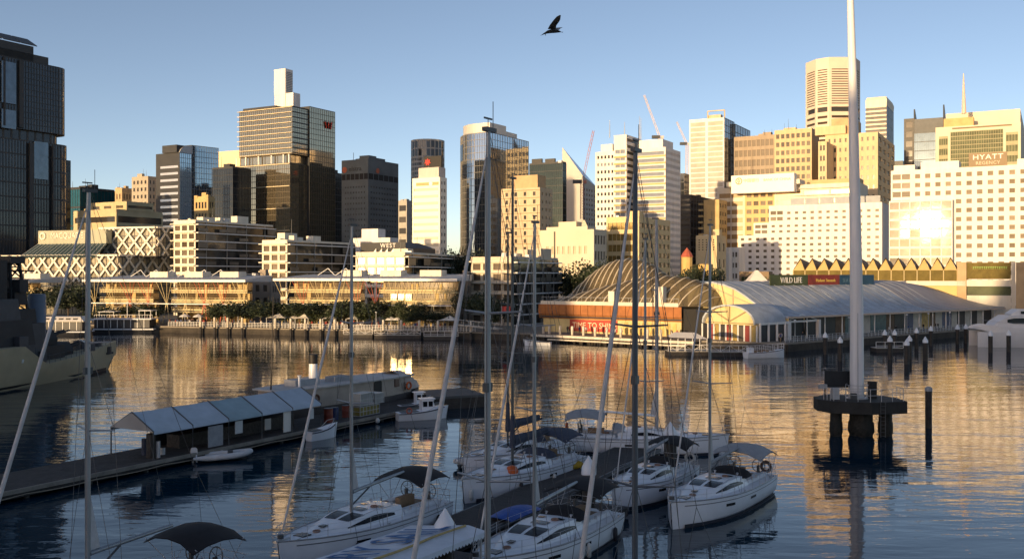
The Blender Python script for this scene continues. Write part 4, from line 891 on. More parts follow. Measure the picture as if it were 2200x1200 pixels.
# ------------------------------------------------------------------ long wharf pavilions
YST = mat('balcony_cream', (.58, .47, .25), .6, n=.06); GOLDG = mat('amber_glass', (.075, .050, .022), .15, metal=.1, n=.5, ns=.5)
def pavilion(label, xl, xr, Yr, ye, bays, reds, gaps=(), al=18, glint=()):
    h = House('wharf_pavilion', label, YST); h.gm = GOLDG
    L0, C0, _ = corner(xl, xr, xr + 40, Yr, al); d = (C0 - L0).normalized(); n = Vector((d.y, -d.x)); W = (C0 - L0).length; ze = Z(ye, Yr); bk = -n
    P = lambda u, q, z: Vector((L0.x + d.x * u + bk.x * q, L0.y + d.y * u + bk.y * q, z))
    # roof: thin, wide, tilted up toward the water, with a bright fascia and ribs
    m = MB(); m.loft([[P(0, 0, ze), P(W, 0, ze), P(W - 2, 15, ze - .1), P(2, 15, ze - .1)], [P(0, 0, ze + .45), P(W, 0, ze + .45), P(W - 2, 15, ze + 1.5), P(2, 15, ze + 1.5)]]); m.build('roof', PALER, h.e)
    MB().bar(P(-.1, -.12, ze + .2), P(W + .1, -.12, ze + .2), .2, .62).build('fascia', WSTEEL, h.e)
    rb = MB()
    for k in range(int(W / 1.6)): rb.bar(P(1 + k * 1.6, .1, ze + .50), P(1 + k * 1.6, 14.6, ze + 1.5), .12, .08)
    rb.build('roof_ribs', PALER, h.e)
    fz = [1.62, 4.5, 6.9, 9.3, 11.4]; fz = [z * (ze - .6) / 11.4 if z > 2 else z for z in fz]; b0 = 4.0; r = random.Random(label)
    bw = (W - 4) / bays
    for k in range(bays):
        if k in gaps: continue
        u0, u1 = 2 + k * bw, 2 + (k + 1) * bw - .02
        g = MB(); g.poly([P(u0, b0 + 2.2, 1.6), P(u1, b0 + 2.2, 1.6), P(u1, b0 + 2.2, ze - .1), P(u0, b0 + 2.2, ze - .1)]); g.build('glass_wall', GOLDG, h.e)
        pn = MB()
        for j in range(4):      # rooms: solid panels between dark openings
            for q in range(4):
                if r.random() < .28:
                    a = u0 + (u1 - u0) * (q + .08) / 4; b = u0 + (u1 - u0) * (q + (.9 if r.random() < .5 else .55)) / 4
                    MB().bar(P(a, b0 + 2.1, (fz[j] + fz[j + 1]) / 2), P(b, b0 + 2.1, (fz[j] + fz[j + 1]) / 2), .1, (fz[j + 1] - fz[j]) - .35).build('wall_panel', mat('honey_panel', (.46, .34, .15), .7, n=.15, ns=.6), h.e)
        for j in range(1, 4):
            mb = MB(); mb.bar(P(u0, b0 + 1.0, fz[j]), P(u1, b0 + 1.0, fz[j]), 2.2, .32); mb.build('balcony_slab', YST, h.e)
            mb = MB(); mb.bar(P(u0, b0 - .08, fz[j] + 1.12), P(u1, b0 - .08, fz[j] + 1.12), .07, .08)
            nb = int((u1 - u0) / .9)
            for q in range(nb + 1): mb.bar(P(u0 + (u1 - u0) * q / nb, b0 - .08, fz[j] + .16), P(u0 + (u1 - u0) * q / nb, b0 - .08, fz[j] + 1.1), .06, .06)
            mb.bar(P(u0, b0 - .07, fz[j] + .52), P(u1, b0 - .07, fz[j] + .52), .03, .42); mb.build('balustrade', YST, h.e)
    for px in glint:                # added mirror panes, angled to throw a sun glint onto the water
        kk = (px - 1100) / F; o_ = P(0, b0 + 1.85, 0); t = (kk * o_.y - o_.x) / (d.x - kk * d.y)
        for z in (fz[1] + 1.25, fz[2] + 1.2): q = P(t, b0 + 1.85, z); o_ = put('glint_pane', MB().box((0, 0, 0), (1.5, .05, 1.9)).mesh('glint_pane', mat('glint_mirror', (.55, .48, .36), .13, metal=.85, n=.05)), h.e, q, -RD(14.3 + (px - 862) * .0136)); o_.rotation_euler.x = RD(1.2)
    for k in range(bays + 1):       # trunks and V struts carrying the eaves
        u = 2 + k * bw; red = k in reds; sm = RSTEEL if red else YST; cst = MB()
        for s_ in (-1, 1):
            cst.bar(P(u + s_ * 1.0, 1.6 + .2, 1.6), P(u + s_ * .15, 2.0, fz[2] - .4), .17, .17)
        cst.build('leaning_column', sm, h.e); cst = MB()
        for s_ in (-1, -.4, .4, 1): cst.bar(P(u + s_ * .1, 2.0, fz[2] - .4), P(u + s_ * 2.3, .8, ze - .05), .085, .085)
        cst.build('roof_strut', sm, h.e)
    mb = MB(); mb.bar(P(1, 1.95, fz[2] - .4), P(W - 1, 1.95, fz[2] - .4), .2, .22); mb.build('tie_beam', WSTEEL, h.e)
    for k in range(3):
        u = W * (.35 + .22 * k); mb = MB(); mb.box(P(u, 10, ze + 1.75), (5.5, 3.5, 1.5), -RD(al)); mb.build('plant_room', CREAM, h.e)
    tr = MB()
    for k in range(int(W / 8)):
        a = P(W * .12 + k * 5, 11, ze + 1.2); b = P(W * .12 + k * 5 + 2.5, 12, ze + 3.0); c = P(W * .12 + k * 5 + 5, 11, ze + 1.2)
        tr.bar(a, b, .14, .14); tr.bar(b, c, .14, .14)
    tr.build('roof_stays', WSTEEL, h.e)
    h.done(); return h
pavilion('long wharf pavilion of cream balconies with red struts, left of the brown block', 178, 527, 238, 605, 8, (2, 3, 6, 7), gaps=(3,))
pavilion('long wharf pavilion with tilted roof in front of the dark sloping roof', 588, 982, 222, 603, 9, (1, 4, 5), gaps=(4,), glint=(846, 862, 878))
pavilion('far left wharf pavilion half hidden behind the grey warship', -140, 62, 262, 607, 4, ())

# ------------------------------------------------------------------ mesh dome pavilion
def dome():
    h = House('mesh_dome_pavilion', 'wildlife pavilion with rust clad band and arched brown mesh dome', mat('sandy_wall', (.60, .47, .22), .75, n=.2, ns=.3))
    L, C, R = corner(1157, 1465, 1527, 194, 36); d = (C - L).normalized(); n = Vector((d.y, -d.x)); W = (C - L).length; bk = -n
    P = lambda u, q, z: Vector((L.x + d.x * u + bk.x * q, L.y + d.y * u + bk.y * q, z))
    h.w.prism([Vector(P(.6, 1, 0)[:2]), Vector(P(W - .6, 1, 0)[:2]), Vector(P(W - .6, 22, 0)[:2]), Vector(P(.6, 22, 0)[:2])], 1.6, 4.8)
    # rust band: flat panels above, tilted panels below
    nb = 19
    for k in range(nb):
        u0, u1 = W * k / nb + .05, W * (k + 1) / nb - .05
        m = MB(); m.bar(P(u0, 0, 6.55), P(u1, 0, 6.55), .25, 2.1); m.build('rust_panel', RUST, h.e)
        m = MB(); m.loft([[P(u0, -.05, 5.45), P(u1, -.05, 5.45), P(u1, .3, 5.45), P(u0, .3, 5.45)], [P(u0 - .35, .9, 4.55), P(u1 - .35, .9, 4.55), P(u1 - .35, 1.2, 4.55), P(u0 - .35, 1.2, 4.55)]]); m.build('tilted_panel', mat('orange_cladding', (.42, .17, .05), .7, n=.2, ns=.6), h.e)
    m = MB(); m.prism([Vector(P(.2, .3, 0)[:2]), Vector(P(W - .1, .3, 0)[:2]), Vector(P(W - .1, 22, 0)[:2]), Vector(P(.2, 22, 0)[:2])], 4.82, 7.55); m.build('upper_storey', DARK, h.e)
    m = MB(); m.bar(P(.3, .5, 7.95), P(W - 1, .5, 7.95), .3, .8); m.build('parapet', CREAM, h.e)
    dk = MB(); e = (R - C).normalized(); dk.prism([C + e * .3 + d * .2, C + d * 7, C + d * 7 + bk * 13, C + bk * 13 + d * .2], 1.6, 7.2); dk.build('dark_side_wing', mat('black_cladding', (.012, .011, .010), .7, n=.2), h.e)
    NET = mat('brown_mesh', (.15, .115, .065), .7, n=.35, ns=.5, bump=.15, bs=2, alpha=.68); RIB = mat('pale_rib', (.58, .50, .38), .6, n=.05)
    def vault(u0, u1, q0, q1, H, zb, nrib, skew, peak, rr, name):
        def S_(u, v):
            t = min(1, max(0, (u - u0) / (u1 - u0))); t = t ** (math.log(.5) / math.log(peak)); hh = H * max(0, math.sin(math.pi * t)) ** .62
            uu = u + skew * math.sin(math.pi * v) * (u1 - u0) * min(1, 4 * t * (1 - t) + .15)
            return P(uu, q0 + (q1 - q0) * v * .96 + .3, zb + hh * math.sin(math.pi * v) ** .75)
        m = MB(); m.loft([[S_(u0 + (u1 - u0) * k / 40, v / 14) for v in range(15)] for k in range(41)], closed=False); m.build('mesh_roof', NET, h.e, smooth=True)
        for k in range(nrib):
            u = u0 + (u1 - u0) * (k + .5) / nrib; m = MB(); m.tube([S_(u, v / 16) + Vector((0, 0, .1)) for v in range(17)], rr, 6); m.build('arch_rib', RIB, h.e, smooth=True)
    vault(-1, W + 4.5, .2, 14, 6.0, 7.7, 18, .08, .64, .12, 'front')
    vault(-.5, W * .74, 9, 25, 9.9, 7.7, 18, .05, .47, .13, 'rear')
    for u, q, s_ in ((W * .54, 3, (1.4, 1.2, 2.2)), (W * .86, 3, (2, 1.5, 3.2))): MB().box(P(u, -.2 + q * .1, 8.4 + s_[2] / 2), s_, -RD(36)).build('roof_cowl', CREAM, h.e)
    rl = MB(); rl.bar(P(.5, .6, 9.2), P(W - 1, .6, 9.2), .05, .05)
    for k in range(30): rl.bar(P(.5 + (W - 1.5) * k / 29, .6, 8.35), P(.5 + (W - 1.5) * k / 29, .6, 9.2), .04, .04)
    rl.build('roof_rail', STEEL, h.e)
    for k in range(9):
        u = W * (.62 + .04 * k); MB().box(P(u, .92, 3.0), (.8, .1, 2.4), -RD(36)).build('wall_poster', mat('amber_poster', (.55, .40, .12), .5, n=.35, ns=1.2), h.e)
    h.done()
    s = empty('banner', 'long red banner reading TIME TO SHINE on the pavilion wall', 'banner', (0, 0, 0))
    m = MB(); m.bar(P(W * .22, .86, 3.2), P(W * .56, .86, 3.2), .1, 2.5); m.build('banner_cloth', mat('banner_red', (.42, .055, .03), .6, n=.12, ns=.6), s)
    p = P(W * .40, .76, 3.2); lettering('TIME TO SHINE', 1.75, mat('banner_letter', (.80, .62, .40), .6, n=0), s, tuple(p), (d.x, d.y, 0), sx=.92)
    return P, W, d
PD, WD, DD = dome()

# ------------------------------------------------------------------ aquarium sheds
RX, PX = Vector((.77, .638)), Vector((-.638, .77)); E0 = Vector((52.5, 186))
def AQ(s, q, z): v = E0 + RX * s + PX * q; return Vector((v.x, v.y, z))
AROT = math.atan2(RX.y, RX.x)
def aquarium():
    h = House('aquarium_hall', 'long aquarium hall with wavy blue grey roof and yellow gable end', mat('gable_cream', (.66, .54, .28), .7, n=.08, ns=.3))
    prof = [(0, 6.0), (2.5, 6.35), (5, 7.2), (7.5, 8.5), (10, 10.0), (12.5, 11.3), (15, 12.1), (18, 12.6), (22, 12.4), (26, 11.2), (30, 9)]
    sec = [0, 14, 28, 42, 56, 70, 92]
    for k in range(len(sec) - 1):
        s0, s1 = sec[k], sec[k + 1] - .06; dz = [0, -.06, .02, -.05, .0, -.04][k]; m = MB(); rings = []
        for j in range(9):
            s_ = s0 + (s1 - s0) * j / 8; fall = 1 if k < 5 else 1 - .55 * (j / 8) ** 1.5
            rings.append([AQ(s_ + max(0, (6 - q)) * .0, q, 6.0 + (z - 6.0) * fall + dz + .03 * math.sin(math.pi * j / 8)) for q, z in prof] + [AQ(s_, q, 6.0 + (z - 6.0) * fall + dz - .35) for q, z in reversed(prof)])
        m.loft(rings); m.build('roof', NAVYR if k < 4 else mat('warm_grey_roofing', (.36, .34, .35), .55, n=.14, ns=.35, bump=.08, bs=1.2), h.e, smooth=True)
    for k in range(26):             # standing seams and a few patched sheets
        s_ = 1.7 + k * 3.4
        if s_ > 69: break
        m = MB(); m.tube([AQ(s_, q, z + .04) for q, z in prof[:9]], .05, 4); m.build('roof_seam', mat('seam_grey', (.30, .33, .37), .6, n=.1), h.e)
    rr_ = random.Random(9)
    for k in range(16):
        s_ = rr_.uniform(2, 66); j = rr_.randrange(1, 7); (qa, za_), (qb, zb_) = prof[j], prof[j + 1]; w_ = rr_.uniform(1.2, 3.2)
        m = MB(); m.loft([[AQ(s_, qa, za_ + .05), AQ(s_ + w_, qa, za_ + .05)], [AQ(s_, qb, zb_ + .05), AQ(s_ + w_, qb, zb_ + .05)]], closed=False); m.build('roof_sheet', mat('patched_sheet', (.36, .39, .42), .6, n=.3, ns=.8) if k % 2 else mat('pale_sheet', (.50, .52, .54), .6, n=.25, ns=.8), h.e)
    fa = MB(); fa.bar(AQ(0, -.15, 5.85), AQ(92, -.15, 5.6), .25, .35); fa.build('fascia', mat('pinkish_fascia', (.62, .47, .36), .6, n=.08), h.e)
    # gable end facing the sun
    g = h.w; top = [AQ(.3, q, z - .36) for q, z in prof]
    for a, b in zip(top, top[1:]): g.poly([(b.x, b.y, 1.6), (a.x, a.y, 1.6), tuple(a), tuple(b)])
    tr = MB()
    for q0, z0, q1, z1 in ((8, 8, 8, 2), (13, 11.2, 13, 8), (8, 8, 20, 12), (18, 12, 18, 8)): tr.bar(AQ(.15, q0, z0), AQ(.15, q1, z1), .18, .18)
    tr.build('gable_frame', BEIGE, h.e)
    for q0, q1, z0, z1 in ((10.6, 12.6, 9.6, 11.0), (13.2, 15.6, 9.6, 11.6), (16, 19, 9.6, 12)): pass
    # shop fronts under the eaves
    r = random.Random(5); cols = [mat('shop_amber', (.50, .34, .10), .5, n=.3, ns=1), mat('shop_white', (.55, .52, .46), .5, n=.15, ns=1), DARK, mat('shop_teal', (.05, .12, .14), .4, n=.3, ns=1), mat('shop_brown', (.16, .10, .06), .6, n=.3, ns=1), DARK, mat('shop_blue_print', (.08, .10, .18), .5, n=.4, ns=1)]
    s_ = 10.5
    while s_ < 90:
        wd = r.uniform(2.2, 4.2); c = cols[2] if s_ < 10 else r.choice(cols); m = MB(); m.bar(AQ(s_, 3.2, 3.5), AQ(s_ + wd, 3.2, 3.5), .2, 3.8); m.build('shop_front', c, h.e); s_ += wd + .1
    m = MB(); m.bar(AQ(.5, 3.6, 3.5), AQ(10.4, 3.6, 3.5), .2, 3.7); m.build('dark_entrance', DARK, h.e)
    for k in range(15):
        m = MB(); m.tube([AQ(1 + k * 6.2, .6, 1.6), AQ(1 + k * 6.2, .6, 5.7)], .13, 6); m.build('post', WSTEEL, h.e)
    m = MB(); m.bar(AQ(-.2, .3, 3.4), AQ(.9, .3, 3.4), .9, 3.6); m.build('white_pier', WHITE, h.e); m = MB(); m.bar(AQ(10.6, .5, 3.4), AQ(11.3, .5, 3.4), .7, 3.6); m.build('white_pier', WHITE, h.e)
    m = MB(); m.bar(AQ(.9, .6, 5.0), AQ(10.6, .6, 5.0), .2, .35); m.bar(AQ(.9, .6, 5.2), AQ(5.5, .6, 6.3), .15, .15); m.bar(AQ(5.5, .6, 6.3), AQ(10.6, .6, 5.2), .15, .15); m.build('canopy_truss', WSTEEL, h.e)
    # front barrel vault
    arc = [(6.4 - 6.2 * math.cos(math.pi * t / 12), 5.0 + 3.4 * math.sin(math.pi * t / 12)) for t in range(13)]
    m = MB(); m.loft([[AQ(s_, q, z) for q, z in arc] + [AQ(s_, q * .96 + .26, z - .3) for q, z in reversed(arc)] for s_ in (-10, -.3)]); m.build('vault_roof', NAVYR, h.e, smooth=True)
    m = MB(); sm = [(q * .95 + .3, z - .35) for q, z in arc]
    for a, b in zip(sm, sm[1:]):
        pa, pb = AQ(-9.2, a[0], a[1]), AQ(-9.2, b[0], b[1]); m.poly([(pb.x, pb.y, 4.6), (pa.x, pa.y, 4.6), tuple(pa), tuple(pb)])
    m.build('vault_gable', h.wall, h.e)
    tr = MB()
    for q0, z0, q1, z1 in ((6.5, 1.6, 6.5, 8.3), (6.5, 5.2, 2.2, 7.4), (6.5, 5.2, 10.8, 7.4), (.2, 4.9, 12.8, 4.9)): tr.bar(AQ(-9.4, q0, z0), AQ(-9.4, q1, z1), .16, .2)
    tr.build('gable_truss', mat('bronze_truss', (.35, .27, .15), .6), h.e)
    for k in range(9):
        m = MB(); q = .6 + k * 1.42; m.bar(AQ(-9.15, q, 3.05), AQ(-9.15, q + 1.1, 3.05), .1, 2.9); m.build('glass_door', [mat('door_gold', (.38, .27, .09), .2, metal=.2, n=.2), PANED, mat('door_red', (.25, .05, .04), .3, n=.3)][(k * 2) % 3], h.e)
    for k in range(10):
        m = MB(); q = .3 + k * 1.42; m.bar(AQ(-9.3, q, 1.6), AQ(-9.3, q, 4.6), .25, .25); m.build('post', WSTEEL, h.e)
    m = MB(); m.bar(AQ(-8.6, .1, 3.3), AQ(-1, .1, 3.3), .2, 3.4); m.build('side_wall', DARK, h.e)
    for k in range(4): m = MB(); m.bar(AQ(-8.9 + k * 2.6, -.1, 1.6), AQ(-8.9 + k * 2.6, -.1, 5.0), .4, .4); m.build('white_pier', WHITE, h.e)
    m = MB(); m.bar(AQ(-9, -.15, 4.9), AQ(0, -.15, 4.9), .2, .4); m.build('canopy_beam', WSTEEL, h.e)
    h.done()
    # banners standing on the ridge
    bm = [('banner_sign', 'dark green rooftop banner with tall white letters', mat('banner_green', (.06, .075, .025), .6, n=.3, ns=.5), 1654, 1735, 'WILD LIFE', WLET, 1.75), ('banner_sign', 'red rooftop banner with yellow lettering between green and blue ones', mat('banner_dark_red', (.24, .035, .02), .6, n=.3, ns=.5), 1736, 1803, 'Madame Tussauds', GOLDL, 1.05), ('banner_sign', 'blue rooftop banner crossed by the white mast pole', mat('banner_blue', (.02, .07, .13), .6, n=.3, ns=.4), 1804, 1877, 'SEA LIFE', mat('dim_blue_letter', (.08, .16, .24), .6, n=0), 1.4)]
    for nm, lb, mm, pa, pb, tx, lm, sz in bm:
        e = empty(nm, lb, 'banner', (0, 0, 0)); o = E0 + PX * 14
        def onr(px): k = (px - 1100) / F; t = (k * o.y - o.x) / (RX.x - k * RX.y); return o + RX * t
        a, b = onr(pa), onr(pb); ym = (a.y + b.y) / 2; z0, z1 = Z(614, ym), Z(590, ym)
        m = MB(); m.bar((a.x, a.y, (z0 + z1) / 2), (b.x, b.y, (z0 + z1) / 2), .15, z1 - z0); m.build('banner_panel', mm, e)
        for t in (.05, .5, .95):
            q = a.lerp(b, t) + PX * .3; m = MB(); m.tube([(q.x, q.y, 10.5), (q.x, q.y, z1 - .1)], .08, 6); m.build('banner_post', DGREY, e)
        c = a.lerp(b, .55 if tx != 'SEA LIFE' else .25) - PX * .12
        lettering(tx, sz, lm, e, (c.x, c.y, (z0 + z1) / 2), (RX.x, RX.y, 0))
aquarium()

# ------------------------------------------------------------------ folded roof convention hall
def folded_hall():
    h = House('convention_hall', 'long hall with a zigzag folded roof and olive glass panels', mat('hall_gold', (.58, .44, .18), .7, n=.08, ns=.3))
    L, C, R = corner(1704, 2056, 2075, 252, 27); d = (C - L).normalized(); n = Vector((d.y, -d.x)); W = (C - L).length; bk = -n; nb = 13; bw = W / nb
    P = lambda u, q, z: Vector((L.x + d.x * u + bk.x * q, L.y + d.y * u + bk.y * q, z))
    za, zv, zp, zw = 18.6, 15.2, 12.4, 11.2
    OL = mat('olive_glass', (.15, .115, .035), .65, n=.25, ns=.6, spec=.1)
    for k in range(nb):
        u0, um, u1 = k * bw, (k + .5) * bw, (k + 1) * bw; qa = 2.4
        m = MB(); m.loft([[P(u0 + .02, 0, zv), P(u1 - .02, 0, zv), P(um, qa, za - .4)], [P(u0 + .02, .15, zv), P(u1 - .02, .15, zv), P(um, qa + .15, za - .4)]]); m.build('gable', h.wall, h.e)
        m = MB()
        m.poly([P(u0, -.3, zv), P(um, qa - .6, za), P(um, 16, za - 1), P(u0, 16, zv)]); m.poly([P(um, qa - .6, za), P(u1, -.3, zv), P(u1, 16, zv), P(um, 16, za - 1)]); m.build('folded_roof', mat('brown_roof', (.26, .17, .10), .7, n=.15, ns=.5), h.e)
        m = MB(); m.bar(P(u0 + .12, .2, (zv + zp) / 2), P(u1 - .12, .2, (zv + zp) / 2), .15, zv - zp - .02); m.build('glass_panel', OL, h.e)
        m = MB(); m.bar(P(u0, -.02, zp - .2), P(u0, -.02, zv), .2, .2); m.build('post', YST, h.e)
    h.w.prism([Vector(P(0, .4, 0)[:2]), Vector(P(W, .4, 0)[:2]), Vector(P(W, 16, 0)[:2]), Vector(P(0, 16, 0)[:2])], 1.6, zv - .05)
    m = MB(); m.bar(P(0, .05, (zp + zw) / 2), P(W + 2, .05, (zp + zw) / 2), .5, zp - zw); m.build('white_band', CREAM, h.e)
    # dark glazed section with green display
    U0, U1 = W + 2.2, W + 12.4
    m = MB(); m.prism([Vector(P(W + .05, -.2, 0)[:2]), Vector(P(U0, -.2, 0)[:2]), Vector(P(U0, 14, 0)[:2]), Vector(P(W + .05, 14, 0)[:2])], 1.6, 17.2); m.build('brick_pier', TAN, h.e)
    m = MB(); m.bar(P(U0 + .05, .3, 15.0), P(U1, .3, 15.0), .4, 4.2); m.build('dark_glazing', OL, h.e)
    m = MB(); m.bar(P(U0 + .05, .2, 11.9), P(U1, .2, 11.9), .5, 1.6); m.build('white_band', CREAM, h.e)
    m = MB(); m.bar(P(U0 + .05, 1.2, 9.9), P(U1, 1.2, 9.9), .4, 2.3); m.build('lower_glazing', GGR, h.e)
    m = MB(); m.bar(P(U0 + .05, .6, 5.2), P(U1, .6, 5.2), .4, 7.0); m.build('lower_wall', CREAM, h.e)
    m = MB(); m.bar(P(U1 + .05, -.3, 9.5), P(U1 + 1.0, -.3, 9.5), .8, 15.6); m.build('white_column', CREAM, h.e)
    m = MB(); m.bar(P(U1 + 1.1, -.1, 9.4), P(U1 + 3.2, -.1, 9.4), 3, 15.4); m.build('brick_pier', TAN, h.e)
    sg = MB()
    for k in range(16):
        u = U0 + 1.5 + k * .5
        sg.bar(P(u, .04, 16.0), P(u + .36, .04, 16.0), .06, .16); sg.bar(P(u + (.1 if k % 3 else .0), .04, 15.6), P(u + .3, .04, 15.6), .06, .14); sg.bar(P(u + .15, .04, 15.55), P(u + .15, .04, 16.05), .06, .1)
    sg.build('display_lettering', mat('green_display', (.22, .40, .08), .5, n=0), h.e)
    for k in range(3):
        u0 = U1 + 3.3 + k * 3.1
        m = MB(); m.loft([[P(u0, 0, 15.4), P(u0 + 3, 0, 15.4), P(u0 + 1.5, 2.4, 19.2)], [P(u0, .15, 15.4), P(u0 + 3, .15, 15.4), P(u0 + 1.5, 2.55, 19.2)]]); m.build('gable', h.wall, h.e)
        m = MB(); m.poly([P(u0 - .05, -.3, 15.4), P(u0 + 1.5, 1.8, 19.6), P(u0 + 1.5, 14, 18.6), P(u0 - .05, 14, 15.4)]); m.poly([P(u0 + 1.5, 1.8, 19.6), P(u0 + 3.05, -.3, 15.4), P(u0 + 3.05, 14, 15.4), P(u0 + 1.5, 14, 18.6)]); m.build('folded_roof', MATS['brown_roof'], h.e)
    m = MB(); m.bar(P(U1 + 3.3, .3, 13.8), P(U1 + 12.5, .3, 13.8), .4, 3.1); m.build('glass_panel', OL, h.e); m = MB(); m.bar(P(U1 + 3.3, .3, 6.8), P(U1 + 12.5, .3, 6.8), .5, 10.4); m.build('lower_wall', CREAM, h.e)
    h.done()
folded_hall()
# red turret house, pale tent and sheds between dome and aquarium
def turret_house():
    h = House('turret_house', 'small yellow house with a red pointed turret among dark trees', mat('house_yellow', (.55, .38, .14), .8, n=.12, ns=.4)); Y = 300
    a, b, c = corner(1472, 1525, 1532, Y); h.sides([a, b, c, a + c - b], 1.6, Z(567, Y), [wn(3, 3, .35, .5, m=PANED), None, None, None])
    p = at(1476, 560, Y - 1); h.w.lathe((p.x, p.y, 1.6), [(1.7, 0), (1.7, Z(552, Y) - 1.6)], 10); m = MB(); m.lathe((p.x, p.y, Z(552, Y)), [(1.95, 0), (1.5, 1.0), (.05, 2.9)], 10); m.build('turret_roof', mat('red_tile', (.40, .10, .06), .7, n=.1), h.e)
    h.done()
turret_house()
def tent(name, label, p, rx, ry, z0, z1, zr, m, rz=0.0, group=None, posts=True):
    e = empty(name, label, 'tent', (p[0], p[1], 0), rz, group); mb = MB(); bz = [Vector((x * rx, y * ry, z1)) for x, y in ((-1, -1), (1, -1), (1, 1), (-1, 1))]
    mid = [Vector((v.x * .45, v.y * .45, z1 + (zr - z1) * .4)) for v in bz]; top = [Vector((v.x * .06, v.y * .06, zr)) for v in bz]
    mb.loft([bz, mid, top]); mb.build('canopy', m, e)
    if posts:
        for v in bz: q = MB(); q.tube([(v.x * .95, v.y * .95, z0), (v.x * .95, v.y * .95, z1)], .06, 6); q.build('post', STEEL, e)
    return e
CANV = mat('white_canvas', (.74, .70, .64), .7, n=.06, ns=.8)
pt = at(1625, 600, 250); tent('tent', 'white pyramid tent roof left of the green banner', (pt.x, pt.y), 5, 5, 1.6, 10.8, 15.2, CANV)
tower('shed', 'low pale blue roofed shed seen between dome and aquarium gable', 1480, 1568, 1580, 604, 262, left=wn(6, 1, .7, .3, m=PANE, vbp=610), right=None, wall=mat('pale_blue_metal', (.34, .45, .52), .5, n=.2, ns=.4))
tower('green_wall', 'low green planted facade between the white hotel and the banners', 1588, 1652, 1660, 583, 300, left=wn(7, 3, .8, .6, m=mat('planting', (.04, .06, .02), .9, n=.5, ns=.5)), right=None, wall=mat('brown_frame', (.22, .16, .10), .8))
# ------------------------------------------------------------------ yachts
GEL = mat('white_gelcoat', (0.74, 0.77, 0.82), .3, n=.06, ns=.8); DECKW = mat('deck_white', (0.70, 0.73, 0.78), .6, n=.10, ns=2.5)  # whites tinted slightly blue, carrying the blue tone of shade
TEAK = mat('teak_deck', (.26, .17, .10), .75, n=.2, ns=4, stretch=(1, 14, 1)); ALU = mat('mast_aluminium', (.30, .32, .34), .42, metal=.5, n=.10, ns=.8)
SAILC = mat('furled_sail', (.55, .54, .54), .8, n=.14, ns=1.5, bump=.3, bs=5); SMOKE = mat('smoked_acrylic', (.010, .011, .014), .22, n=.1, spec=.18)
CANB = mat('black_canvas', (.014, .014, .017), .85, n=.3, ns=2); CANN = mat('navy_canvas', (.045, .055, .085), .85, n=.25, ns=2, bump=.2, bs=3); CANG = mat('grey_canvas', (.30, .31, .33), .8, n=.15, ns=2, bump=.15, bs=3)
WIRE = mat('rigging_wire', (.10, .105, .11), .5, metal=.3, n=0); ANTIF = mat('dark_antifouling', (.02, .025, .04), .7, n=.2); FEND = mat('fender_vinyl', (.50, .52, .52), .5, n=.1, ns=3); FENDN = mat('dark_fender', (.02, .022, .03), .6, n=.2)
ORNG = mat('orange_ring', (.50, .10, .02), .6, n=.1, ns=4)
HT = [(0, .80), (.12, .90), (.3, .985), (.48, 1.0), (.62, .94), (.74, .78), (.84, .56), (.92, .32), (.97, .14), (1.0, .015)]
def lin(tab, t):
    for (a, b), (c, d) in zip(tab, tab[1:]):
        if t <= c: return b + (d - b) * (t - a) / (c - a)
    return tab[-1][1]
